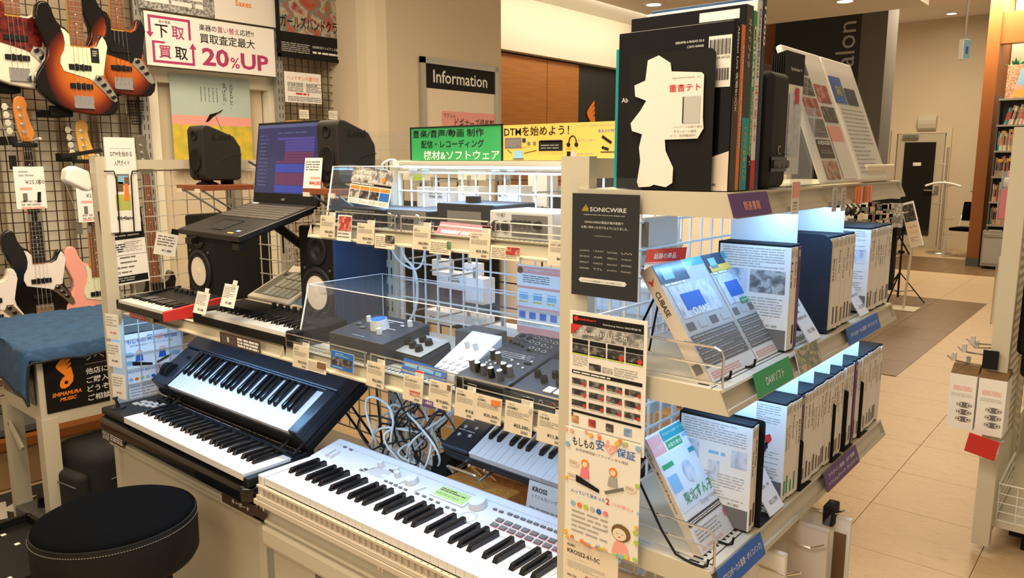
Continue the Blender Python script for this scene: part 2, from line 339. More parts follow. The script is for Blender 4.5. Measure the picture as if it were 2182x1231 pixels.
# pillar beside the bass wall
b = MB('wall_paint'); b.prism([(-4.55, 3.28), (-4.05, 3.28), (-3.98, 3.30), (-3.93, 3.34), (-3.9, 3.40), (-3.9, 4.52), (-4.55, 4.52)], 0, 3.06)
struct(b, 'pillar_wall')
ww = struct(MB('charcoal_wall').box(-5.14, 4.5, 0, -5.03, 11.5, 3.06), 'wall_wood')
for y0, y1 in ((4.52, 5.62), (5.63, 6.52), (6.53, 7.09)):
    MB('wood_wall').box(-5.03, y0, 0, -5.0, y1 , 2.53).build('wall_panel', ww)
struct(MB('wall_light').box(-5.12, 4.5, 2.55, -4.93, 9.5, 3.06), 'trim_1')
def wing_logo(m='orange_logo', h=.3, t=.008, hole='black_gloss'):
    s = h / 270; b = MB(m)
    o = [(655, 615), (657, 637), (608, 692), (660, 652), (662, 675), (618, 718), (664, 690), (664, 708), (626, 742), (662, 725), (668, 760), (674, 800), (668, 838), (640, 868), (610, 882), (585, 876), (577, 855), (583, 825), (600, 800), (618, 790), (605, 772), (575, 738), (561, 716), (566, 698), (600, 662)]
    b.prism([((u - 560) * s, (885 - v) * s) for u, v in o][::-1], 0, t)
    b.cone((62 * s, 47 * s, 0), (62 * s, 47 * s, t + .0004), 13 * s, 13 * s, 14, hole); return b
lg = wing_logo(h=.40, hole='charcoal_wall'); lg = lg.build('wing_emblem'); p = px(1250, 291, x=-5.02); lg.matrix_world = T(-5.025, p.y, p.z) @ EAST
lg['kind'] = 'structure'; lg.name = 'trim_emblem'
# music salon column
sc = struct(MB('charcoal_wall').box(-4.4, 11.0, 0, -3.25, 11.4, 3.88), 'pillar_salon')
b = MB('ink_light'); b.M = SOUTH; b.text('Music Salon', 0, 0, w=1.66, z=0, m='ink_light', rot=R(90))
o = b.build('lettering', sc); o.location = (-3.31, 10.99, 1.66)
struct(MB('grey_wall').box(-3.25, 11.0, 0, -2.93, 11.5, 3.88), 'pillar_grey')
struct(MB('wood_brown').box(-5.0, 11.2, 2.0, -4.0, 11.35, 3.85), 'trim_2')
# far door
dr = struct(MB('door_grey').box(-3.72, 15.18, 0, -2.97, 15.22, 1.98), 'door_1')
b = MB('wall_paint'); b.box(-3.83, 15.17, 0, -3.74, 15.24, 2.07); b.box(-2.95, 15.17, 0, -2.87, 15.24, 2.07); b.box(-3.829, 15.171, 1.981, -2.871, 15.239, 2.069); b.build('door_frame', dr)
b = MB('glass_dark'); b.box(-3.60, 15.165, .2, -3.1, 15.18, 1.83); b.build('door_glass', dr)
MB('paper').rect(0, 0, .13, .06).build('notice', dr).matrix_world = T(-3.44, 15.16, 1.42) @ SOUTH
MB('brushed').box(-3.63, 15.11, 1.90, -3.38, 15.17, 1.96).build('door_closer', dr)
b = MB('brushed'); b.box(-3.06, 15.14, .95, -3.0, 15.18, 1.08); b.bar((-3.03, 15.12, 1.0), (-3.22, 15.10, 1.0), .02, .02); b.build('door_handle', dr)
b = MB('cream_metal'); b.extx([(15.23, 2.28), (15.23, 2.02), (15.14, 2.03), (15.10, 2.07), (15.08, 2.14), (15.08, 2.2), (15.12, 2.28)], -3.4, -3.12)
tag(b.build('wall_lamp'), 'cream curved wall lamp above the far door', 'lamp')
b = MB('cream_metal'); b.box(-2.52, 15.21, 1.0, -2.40, 15.23, 1.16); o = b.build('wall_switch'); tag(o, 'cream wall switch right of the coat stand', 'switch')
MB('white').box(-2.48, 15.205, 1.04, -2.44, 15.21, 1.12).build('rocker', o)
# coat stand
t = thing('coat_stand', 'chrome coat stand with peg arms beside the far door', 'coat stand', T(-2.72, 14.2, 0))
MB('brushed').lathe([(.2, 0), (.2, .02), (.05, .03)], 24).build('base', t, smooth=True)
MB('brushed').cone((0, 0, .02), (0, 0, 1.72), .022, .018, 12).build('pole', t)
for z, s in ((1.45, -1), (1.1, 1), (.8, -1), (.55, 1), (.3, 1)):
    MB('chrome').cone((0, 0, z), (s * .17, 0, z + .02), .008, .008, 8).build('peg', t)
b = MB('white'); b.tube([(-.28, -.04, 1.10), (-.15, -.04, 1.15), (0, -.04, 1.16), (.12, -.04, 1.14), (.24, -.04, 1.10)], .018, 8, sm=2); b.cone((0, -.04, 1.16), (0, 0, 1.2), .008, .008, 6)
h = b.build('coat_hanger', smooth=True); h.matrix_world = T(-2.72, 14.2, 0); tag(h, 'white coat hanger hanging on the chrome coat stand', 'hanger')
# chair
t = thing('side_chair', 'black padded chair with chrome legs against the far wall', 'chair', T(-2.27, 13.9, 0) @ RZ(-12))
MB('velvet').box(-.22, -.22, .42, .22, .2, .47).build('seat', t, bevel=.02)
b = MB('velvet'); b.extx([(.20, .56), (.24, .56), (.30, .86), (.26, .86)], -.22, .22); b.build('backrest', t, bevel=.03)
for s in (-1, 1):
    b = MB('chrome'); b.tube([(s * .23, -.24, .42), (s * .23, -.26, .02), (s * .23, .22, .02)], .011, 8); b.build('leg', t)
    MB('chrome').tube([(s * .23, .2, .42), (s * .22, .22, .6), (s * .2, .29, .84)], .011, 8).build('back_frame', t)
# small dark side table seen past the sign
t = thing('side_table', 'small black folding table in front of the far door glass', 'table', T(-3.22, 13.6, 0))
MB('black_matte').box(-.22, -.2, .58, .26, .2, .61).build('table_top', t)
b = MB('black_matte'); b.bar((-.15, 0, 0), (.2, 0, .58), .025, .02); b.build('leg', t)
b = MB('black_matte'); b.bar((.2, 0, 0), (-.15, 0, .58), .025, .02); b.build('leg', t)
# right brown portal, bookcase
b = MB('wood_brown'); b.prism([(-2.085, 12.75), (-1.93, 12.75), (-1.86, 13.4), (-2.085, 13.4)], .12, 3.89); b.prism([(-2.09, 12.745), (-1.925, 12.745), (-1.855, 13.41), (-2.09, 13.41)], 0, .12, 'dark_grey_metal'); struct(b, 'trim_3')
struct(MB('wood_brown').box(-1.93, 12.78, 3.1, 1.0, 12.95, 3.52), 'trim_4')
for bx, by in ((-1.72, 12.6),):
    t = thing('bookcase', 'tall dark bookcase full of music books right of the brown pillar', 'bookcase', T(bx, by, 0))
    W = 1.5
    for x in (-.13, W): MB('dark_grey_metal').box(x, 0, .5, x + .02, .3, 2.38).build('side_panel', t)
    MB('dark_grey_metal').box(-.11, .29, .5, W, .3, 2.38).build('back_panel', t)
    for k, z in enumerate((.60, .92, 1.27, 1.62, 1.97, 2.32)):
        MB('grey_metal').box(-.13, -.02, z, W + .02, .3, z + .025).build('shelf', t)
    for k, z in enumerate((.625, .945, 1.295, 1.645, 1.995)):
        x = -.10; n = 0
        while x < .62:
            th = random.uniform(.011, .026); hh = random.uniform(.22, .28); c = random.choice(['paper', 'pic_warm', 'pic_multi', 'salmon', 'paper', 'pic_red', 'yellow', 'green', 'pic_grey', 'pink', 'teal', 'white'])
            b = MB(c); b.box(-th / 2, 0, 0, th / 2, .18, hh); b.box(-th / 2 + .003, -.001, hh * .3, th / 2 - .003, 0, hh * .75, random.choice(['ink_grey', 'pic_warm', 'red', 'ink']))
            if k in (2, 3) and n % 5 == 2: b.box(-th / 2 - .004, -.012, hh - .03, th / 2 + .03, -.002, hh + .01, 'yellow')
            o = b.build('music_book'); lean = -12 if k == 4 else 0
            o.matrix_world = T(bx + x + th / 2 + (.05 if k == 4 else 0), by + .01, z) @ RY(-lean)
            tag(o, 'music book, %s from the left on the %s shelf of the far bookcase' % (ordw(n + 1), ['lowest', 'second lowest', 'middle', 'second highest', 'highest'][k]), 'book', 'music books on bookcase shelf from below: %s' % ['lowest', 'second', 'third', 'fourth', 'top'][k])
            x += th + .002; n += 1
    c = thing('drawer_cabinet', 'low grey metal drawer cabinet under the far bookcase', 'cabinet', T(bx, by - .03, 0))
    MB('grey_metal').box(-.16, 0, .04, .75, .4, .54).build('body', c)
    MB('pale_grey').box(-.14, -.012, .08, .73, 0, .44).build('drawer', c, bevel=.004)
    MB('grey_metal').box(-.14, -.016, .45, .73, 0, .50).build('drawer', c, bevel=.004)
    for k in range(4):
        o = MB('paper').box(-.1 + .18 * k, .02, .54, .06 + .18 * k, .2, .55 + .006 * (k % 3)).build('leaflet_pile'); o.matrix_world = T(bx, by - .03, 0)
        tag(o, 'flat pile of pale leaflets on the drawer cabinet, %s from the pillar' % ['nearest', 'second', 'third', 'fourth'][k], 'leaflets', 'leaflet piles on cabinet')
    def d(b, w, h): b.rect(0, 0, w, h, Z1, 'pic_warm'); b.prism([(.1, .14), (.16, .38), (.35, .44), (.5, .44), (.5, .22), (.3, .20)], Z1, Z2, 'skyblue'); b.prism([(.08, .02), (.10, .12), (.2, .17), (.3, .12), (.45, .13), (.45, .05), (.25, .01)], Z2, .002, 'maple'); b.prism([(.06, .15), (.14, .10), (.2, .13), (.14, .2)], Z2, .0022, 'salmon')
    card('guitar_picture', .5, .45, d, T(bx - .07, by + .02, 2.345) @ SOUTH @ RX(-4), 'paper', label='picture of hands playing a guitar on top of the far bookcase', cat='picture')
    MB('grey_metal').box(bx - .1, by - .03, 2.40 - .055, bx + .9, by + .03, 2.40 - .02)
    t = thing('potted_plant', 'small green leafy plant above the far bookcase', 'plant', T(bx + .0, by + .2, 2.345))
    MB('cream_metal').lathe([(.04, 0), (.055, .4), (.05, .4)], 12).build('pot', t)
    for k in range(14):
        b = MB('green'); a = k * 2.4; l = .1 + .05 * (k % 3); b.M = T(0, 0, .4) @ Matrix.Rotation(a, 4, 'Z') @ RY(-30 - 8 * (k % 4))
        b.prism([(0, 0), (l * .4, .03), (l, 0), (l * .4, -.03)], 0, .004); b.build('leaf', t)
# hanging sign + downlights
t = thing('hanging_sign', 'small pale blue and white sign box hanging on a rod from the far ceiling', 'sign', T(-1.85, 10.0, -.27) @ RZ(-25))
MB('brushed').lathe([(.08, 4.15), (.08, 4.17)], 16).build('ceiling_plate', t); MB('brushed').cone((0, 0, 3.1), (0, 0, 4.17), .012, .012, 8).build('rod', t)
MB('white').box(-.03, -.055, 2.88, .03, .055, 3.10).build('sign_box', t, bevel=.006)
b = MB('skyblue'); b.box(.03, -.05, 2.89, .033, .05, 3.09); b.box(.033, -.02, 2.94, .035, .02, 3.02, 'blue'); b.build('sign_face', t)
for k, (p, lab) in enumerate([(px(1393, 8, z=3.06), 'round recessed downlight in the low ceiling above the black book stack'), (px(1801, 1, z=3.06), 'round recessed downlight in the low ceiling above the dark column'), (px(2028, 28, z=3.9), 'round recessed downlight in the high ceiling beside the hanging sign')]):
    t = thing('downlight', lab, 'downlight', T(p.x, p.y, p.z), 'recessed downlights')
    MB('white').lathe([(.10, 0), (.10, -.012), (.075, -.012), (.075, 0)], 24).build('trim_ring', t); MB('lamp_glow').lathe([(.074, -.004), (.001, -.006)], 24).build('lens', t)

# information board
def d(b, w, h):
    b.box(-.04, -.4, -.01, 0, h + .04, .012, 'brushed'); b.box(w, -.4, -.01, w + .04, h + .04, .012, 'brushed'); b.box(-.04, h, -.01, w + .04, h + .04, .012, 'brushed')
    b.rect(0, h - .16, w, .16, Z1, 'ink'); b.text('Information', w * .5, h - .12, h=.085, z=Z2, m='ink_white', al='c', bold=.01)
p0 = px(893, 120, x=-3.89); p1 = px(1058, 145, x=-3.89)
W = p1.y - p0.y - .08
o = card('information_board', W, 1.6, d, T(-3.880, p0.y + .04, p0.z - 1.64) @ EAST, 'card_cream', .01, label='cream information board in a steel frame with black header on the pillar', cat='notice board')
def d(b, w, h):
    b.text('ウクレレ', .01, h - .045, h=.032, w=.12, z=Z1, m='brown_print', bold=.01); b.text('ビギナーズ倶楽部', .12, h - .115, h=.075, w=w - .14, z=Z1, m='brown_print', bold=.015)
    b.rect(0, h - .15, w, .025, Z1, 'ink'); b.rect(0, h - .15, w, .003, Z2, 'ink_white'); b.lines(0.01, 0, w - .02, h - .17, 6, Z1, 'ink_grey')
p = px(942, 236, x=-3.88); p2 = px(1055, 250, x=-3.88)
card('club_poster', p2.y - p.y, .30, d, T(-3.875, p.y, p.z - .30) @ EAST, 'salmon', label='pink handwritten club poster at the foot of the information board', cat='poster')

# ================================================================ BASS WALL (west)
XM = -4.32   # mesh plane
def mesh_panel(name, label, x, y0, y1, z0, z1, m, pitch=.05, r=.0022, along='y', group=None, parent=None, cx=None):
    """wire grid panel in a plane of constant x (along y) or constant y (along x): vertical wires, cross wires"""
    t = thing(name, label, 'grid panel', None, group) if not parent else None; par = t or parent
    n = int(round((y1 - y0) / pitch)); k = int(round((z1 - z0) / pitch))
    b = MB(m)
    for i in range(n + 1):
        a = y0 + (y1 - y0) * i / n; rr = r * (1.7 if i in (0, n) else 1)
        b.box(x - rr, a - rr, z0, x + rr, a + rr, z1) if along == 'y' else b.box(a - rr, x - rr, z0, a + rr, x + rr, z1)
    b.build('upright_wires', par, kind='stuff')
    b = MB(m)
    for i in range(k + 1):
        a = z0 + (z1 - z0) * i / k; rr = r * (1.7 if i in (0, k) else 1)
        b.box(x + .8 * r, y0, a - rr, x + 2.8 * r, y1, a + rr) if along == 'y' else b.box(y0, x - 2.8 * r, a - rr, y1, x - .8 * r, a + rr)
    b.build('cross_wires', par, kind='stuff')
    return t
YP = 2.0
YPOST = px(300, 150, x=XM).y
mesh_panel('wall_grid', 'brown wire grid wall panel holding the bass guitars', XM, .72, YPOST - .03, .3, 3.0, 'brown_wire')
Y2 = px(592, 150, x=XM).y; Y3 = px(741, 150, x=XM).y
mesh_panel('wall_grid', 'brown wire grid behind the headphone guide sheet, right of the posters', XM, Y2 + .03, Y3 - .02, .3, 3.0, 'brown_wire')
def slot_post(name, label, x, y, z0, z1, m='grey_metal', w=.05, d=.035, cat='post', parent=None, faces='e'):
    t = parent or thing(name, label, cat)
    b = MB(m); b.box(x - d / 2, y - w / 2, z0, x + d / 2, y + w / 2, z1); b.build('upright', t)
    b = MB('ink'); n = int((z1 - z0) / .05)
    for i in range(n):
        z = z0 + .02 + i * .05
        for s in (-1, 1):
            if 'e' in faces: b.box(x + d / 2 - .001, y + s * w * .22 - .002, z, x + d / 2 + .0008, y + s * w * .22 + .002, z + .028)
            if 's' in faces: b.box(x + s * d * .2 - .002, y - w / 2 - .0008, z, x + s * d * .2 + .002, y - w / 2 + .001, z + .028)
    b.build('slots', t, kind='stuff'); return t
slot_post('steel_post', 'grey slotted steel post between the bass grid and the posters', XM, YPOST, 0, 3.05)
slot_post('steel_post', 'grey slotted steel post left of the red band poster', XM, Y2, 0, 3.05)
slot_post('steel_post', 'grey slotted steel post next to the rounded pillar', XM, Y3, 0, 3.05)
# shelf-backs (pale slats of stored boxes) seen through grid
b = MB('paper')
for k in range(9): b.box(-4.46, .7 + k * .16, .4, -4.44, .8 + k * .16, 1.75, 'wall_light')
b.build('back_boards', tag(thing('stock_rack', 'pale upright boards standing behind the bass grid', 'rack'), None), kind='stuff')
# doorway behind the posters
XP = XM + .02
dw = struct(MB('wall_paint').box(-4.49, YPOST + .05, 0, -4.44, Y2 - .05, 2.0), 'door_2')
b = MB('wall_light'); a = px(330, 165, x=-4.42); c = px(578, 190, x=-4.42)
b.box(-4.45, a.y - .09, 0, -4.38, a.y - .01, 2.0); b.box(-4.45, c.y - .05, 0, -4.38, c.y + .02, 2.0); b.box(-4.449, a.y - .089, 1.94, -4.381, c.y + .019, 2.02); b.build('door_frame', dw)
def east_card(name, tl, br, x, draw, label, cat='poster', base='paper', **k):
    """flat sheet on a plane facing +X given two opposite corners in that plane"""
    a = px(*tl, x=x); c = px(*br, x=x); w = c.y - a.y; h = a.z - c.z
    return card(name, w, h, draw, T(x, a.y, c.z) @ EAST, base, label=label, cat=cat, **k)
def d(b, w, h):
    b.rect(0, 0, w * .52, h, Z1, 'pic_grey'); b.lines(.03, .03, w * .4, .12, 3, Z2, 'ink_white', .6, 3)
    for k in range(4): b.rect(w * (.55 + .1 * k), h - .28, w * .09, .14, Z1, 'pic_multi')
    b.lines(w * .58, .18, w * .3, .14, 3, Z1, 'ink_grey', .4, 4); b.text('Saxes', w * .68, .09, h=.035, z=Z1, m='orange', bold=.02)
a = px(296, 12, x=XP + .03); c = px(588, 62, x=XP + .03)
card('instrument_poster', c.y - a.y, .55, d, T(XP + .03, a.y, (a.z + c.z) / 2) @ EAST, 'paper', label='grey and white poster with instrument photos, above the trade-in banner', cat='poster')
a = px(305, 19, x=XP + .05); c = px(312, 135, x=XP + .05); e = px(588, 166, x=XP + .05)
def d(b, w, h):
    m = 'magenta'; L = w * .30; q = h * .05; x0 = w * .025
    b.rect(x0, h * .89, L, q, Z1, m); b.rect(x0, h * .62, q, h * .27, Z1, m); b.rect(x0 + L - q, h * .55, q, h * .34, Z1, m); b.add([(x0 - q, h * .62, Z1), (x0 + q / 2, h * .52, Z1), (x0 + 2 * q, h * .62, Z1)], [(0, 1, 2)], m)
    b.rect(x0 + q, h * .06, L, q, Z1, m); b.rect(x0 + q, h * .11, q, h * .32, Z1, m); b.rect(x0 + L, h * .11, q, h * .27, Z1, m); b.add([(x0 + L - q, h * .38, Z1), (x0 + L + 2 * q, h * .38, Z1), (x0 + L + q / 2, h * .50, Z1)], [(0, 1, 2)], m); b.rect(x0 + q, h * .43, w * .09, q * .8, Z1, m)
    b.text('島村楽器', w * .10, h * .81, h=h * .055, z=Z1, m='ink')
    b.text('下', w * .07, h * .54, h=h * .24, z=.002, m='ink', bold=.03); b.text('取', w * .185, h * .54, h=h * .24, z=.0022, m=m, bold=.03)
    b.text('買', w * .085, h * .155, h=h * .24, z=.002, m=m, bold=.03); b.text('取', w * .20, h * .155, h=h * .24, z=.0024, m='ink', bold=.03)
    x = w * .39
    b.text('楽器の', x, h * .77, h=h * .125, w=w * .135, z=Z1, m='ink', bold=.015); b.text('買い替え', x + w * .14, h * .77, h=h * .125, w=w * .175, z=Z1, m=m, bold=.015); b.text('応援!!', x + w * .32, h * .77, h=h * .125, w=w * .115, z=Z1, m='ink', bold=.015)
    b.text('買取査定最大', x, h * .53, h=h * .19, w=w * .44, z=Z1, m='ink', bold=.02)
    b.text('20', x + w * .01, h * .09, h=h * .36, w=w * .21, z=Z1, m=m, bold=.03); b.text('%', x + w * .23, h * .09, h=h * .22, w=w * .075, z=Z1, m=m, bold=.01); b.text('UP', x + w * .315, h * .09, h=h * .33, w=w * .235, z=Z1, m=m, bold=.03)
card('trade_in_banner', e.y - a.y, a.z - c.z, d, T(XP + .05, a.y, (c.z + e.z) / 2) @ EAST, 'white', label='white banner with magenta lettering reading 20%UP on the left wall', cat='banner')
# field painting poster
a = px(360, 163, x=-4.37); c = px(530, 163, x=-4.37); zb = px(440, 358, x=-4.37).z
def d(b, w, h):
    b.rect(0, 0, w, h * .47, Z1, 'poster_field'); b.rect(0, h * .47, w, h * .10, Z1, 'salmon'); b.rect(0, h * .57, w, h * .43, Z1, 'poster_sky')
    for k, (t, y0) in enumerate((('大好きなこと、', .05), ('見つけたね。', .05))):
        for i, ch in enumerate(t): b.text(ch, w * (.73 - .09 * k), h * (.93 - .038 * i) - .02, h=.022 if ch not in '、。' else .008, z=Z2, m='ink')
    for k in range(5): b.lines(w * (.36 + .05 * k), h * .72, .008, h * .16, 9, Z2, 'ink_grey', .6, k)
    b.prism([(w * .40, h * .50), (w * .46, h * .59), (w * .56, h * .615), (w * .64, h * .655), (w * .52, h * .53)], Z1, Z2, 'ink'); b.bar((w * .60, h * .42, Z2), (w * .53, h * .58, Z2), .004, .001, 'ink_grey')
    b.prism([(w * .42, h * .49), (w * .50, h * .56), (w * .6, h * .62), (w * .52, h * .53)], Z2, .0016, 'salmon')
ramp_mat('poster_field', [(.35, (.50, .45, .05)), (.65, (.80, .58, .06))], .6, 'noise', (14, 14, 14)); ramp_mat('poster_sky', [(.3, (.40, .52, .50)), (.7, (.52, .60, .56))], .6, 'noise', (3, 3, 3))
card('meadow_poster', c.y - a.y, (a.z + c.z) / 2 - zb, d, T(-4.37, a.y, zb) @ EAST, 'paper', label='watercolour poster of a yellow meadow and black grand piano under a blue sky', cat='poster')
# red band poster in a black frame
a = px(597, 112, x=XP + .05); c = px(736, 132, x=XP + .05)
def d(b, w, h):
    b.rect(0, 0, w, h, Z1, 'pic_large'); b.rect(0, 0, w, h * .16, Z2, 'ink')
    b.text('ガールズバンドクライ', .01, h * .17 + .02, h=.075, w=w - .02, z=.002, m='ink', bold=.04); b.lines(.01, .015, w * .42, .06, 5, .0018, 'ink_light', .5, 5)
    b.text('2024年4月テレビアニメ放送開始', w * .48, .055, w=w * .5, h=.018, z=.0018, m='ink_white'); b.lines(w * .48, .02, w * .48, .02, 1, .0018, 'ink_white', .6, 6)
    for x0, y0, x1, y1 in ((-.018, -.018, 0, h), (w, -.018, w + .018, h), (-.018, -.018, w + .018, 0)): b.box(x0, y0, -.005, x1, y1, .012, 'black_matte')
card('band_poster', c.y - a.y, .85, d, T(XP + .05, a.y, (a.z + c.z) / 2) @ EAST, 'paper', label='red and teal illustrated poster with black title in a black frame', cat='poster')
def d(b, w, h):
    b.text('ヘッドホンの選び方', .02, h - .05, h=.028, w=w * .86, z=Z1, m='orange', bold=.02); b.text('1 リスニング用 と モニター用', .02, h - .085, h=.018, w=w * .8, z=Z1, m='ink_grey')
    for k in (0, 1): b.lines(.02 + k * w * .5, h * .35, w * .42, h * .32, 6, Z1, 'ink_grey', .45, k)
    b.lines(.08, h * .24, w * .6, .02, 1, Z1, 'red', .6, 3); b.lines(.02, h * .04, w * .9, h * .17, 3, Z1, 'ink_grey', .45, 9)
east_card('headphone_guide', (605, 151), (686, 222), XP + .05, d, 'white headphone guide sheet with orange heading below the red framed poster', 'sheet', 'white')
for k, (u, v, lb) in enumerate(((648, 243, 'left'), (710, 245, 'right'))):
    def d(b, w, h): b.lines(.005, .01, w - .01, h - .02, 3, Z1, 'ink_light', .4, k)
    card('price_card', .07, .055, d, T(XP + .08, px(u, v, x=XP + .08).y - .035, px(u, v, x=XP + .08).z - .028) @ EAST, 'paper', label='small white price card clipped on the grid above the %s wooden box' % lb, cat='price card')
for k, (u0, u1, v, lb) in enumerate(((622, 680, 256, 'pale wooden guitar case stand, mostly behind the laptop lid'), (686, 715, 262, 'narrow tan wooden box edge beside the right grey speaker'))):
    a = px(u0, v, x=XP + .1); c = px(u1, v, x=XP + .1)
    b = MB('card_cream'); b.box(XP + .03, a.y, a.z - .3, XP + .12, c.y, a.z, 'maple'); b.box(XP + .12, a.y + .02, a.z - .28, XP + .125, c.y - .02, a.z - .02, 'card_cream')
    tag(b.build('wooden_box', bevel=.003), lb, 'box')
# wire mesh cup
a = px(290, 240, x=XM + .08)
t = thing('mesh_cup', 'black wire mesh pen cup hooked on the grid beside the steel post', 'cup', T(XM + .08, a.y, a.z - .06))
b = MB('black_matte')
for i in range(14):
    an = 2 * math.pi * i / 14; b.tube([(.026 * math.cos(an), .026 * math.sin(an), 0), (.04 * math.cos(an), .04 * math.sin(an), .12)], .0012, 4)
for k in range(9):
    z = .015 * k; r = .026 + .014 * z / .12; b.tube([(r * math.cos(2 * math.pi * i / 16), r * math.sin(2 * math.pi * i / 16), z) for i in range(17)], .0012 if k < 8 else .002, 4)
b.build('wire_basket', t, kind='stuff'); MB('brushed').tube([(0, -.05, .05), (.005, -.055, .14), (0, -.045, .16), (-.03, -.045, .14)], .002, 5, sm=1).build('hook', t)
# ================================================================ BASS GUITARS
def burst(name, stops, sx=.235, sz=.30):
    m, nt, b = _nt(name); N = nt.nodes; L = nt.links
    tc = N.new('ShaderNodeTexCoord'); mp = N.new('ShaderNodeMapping'); mp.inputs['Location'].default_value = (-.02 / sx, 0, -.20 / sz); mp.inputs['Scale'].default_value = (1 / sx, .01, 1 / sz)
    mp.vector_type = 'POINT'
    g = N.new('ShaderNodeTexGradient'); g.gradient_type = 'SPHERICAL'; cr = N.new('ShaderNodeValToRGB'); e = cr.color_ramp.elements
    while len(e) < len(stops): e.new(.5)
    for i, (p, c) in enumerate(stops): e[i].position = p; e[i].color = (*c, 1)
    L.new(tc.outputs['Object'], mp.inputs[0]); L.new(mp.outputs[0], g.inputs[0]); L.new(g.outputs['Fac'], cr.inputs[0]); L.new(cr.outputs[0], b.inputs['Base Color'])
    b.inputs['Roughness'].default_value = .16; b.inputs['Specular IOR Level'].default_value = .3; b.inputs['Coat Weight'].default_value = .25; MATS[name] = m
burst('sunburst', [(0, (.004, .003, .002)), (.27, (.006, .003, .002)), (.40, (.14, .018, .006)), (.56, (.40, .085, .012)), (.85, (.55, .16, .018))])
K = .00048
def LP(pts): return [(((u - 757) - .07 * (v - 460)) * K / .93, (1140 - v) * K) for u, v in pts]
BODY = LP([(490, 70), (525, 90), (545, 130), (562, 190), (590, 250), (625, 288), (665, 300), (680, 330), (700, 440), (820, 455), (870, 462), (908, 440), (925, 400), (932, 350), (962, 325), (1000, 350), (1024, 400), (1030, 470), (1015, 580), (1004, 680), (1022, 760), (1075, 850), (1122, 930), (1142, 1005), (1133, 1075), (1095, 1125), (1040, 1142), (900, 1142), (750, 1120), (620, 1075), (520, 1020), (440, 940), (407, 850), (415, 770), (450, 700), (490, 620), (508, 560), (500, 480), (460, 390), (424, 300), (410, 200), (418, 120), (448, 82)])
GUARD = LP([(615, 310), (650, 325), (688, 370), (702, 460), (822, 474), (885, 480), (935, 450), (955, 395), (978, 350), (1008, 390), (1026, 450), (1008, 580), (995, 690), (990, 738), (925, 745), (895, 800), (860, 780), (740, 748), (640, 722), (611, 650), (616, 590), (645, 520), (652, 450), (640, 380)])
PLATE = LP([(922, 738), (975, 745), (1010, 790), (1060, 860), (1105, 930), (1120, 985), (1098, 1002), (1060, 980), (1000, 910), (940, 850), (895, 805)])
KNOB = LP([(945, 775), (990, 835), (1037, 893), (1078, 952)])
def ctr(u0, v0, u1, v1): a, b = LP([(u0, v0), (u1, v1)]); return a[0], b[1], b[0], a[1]
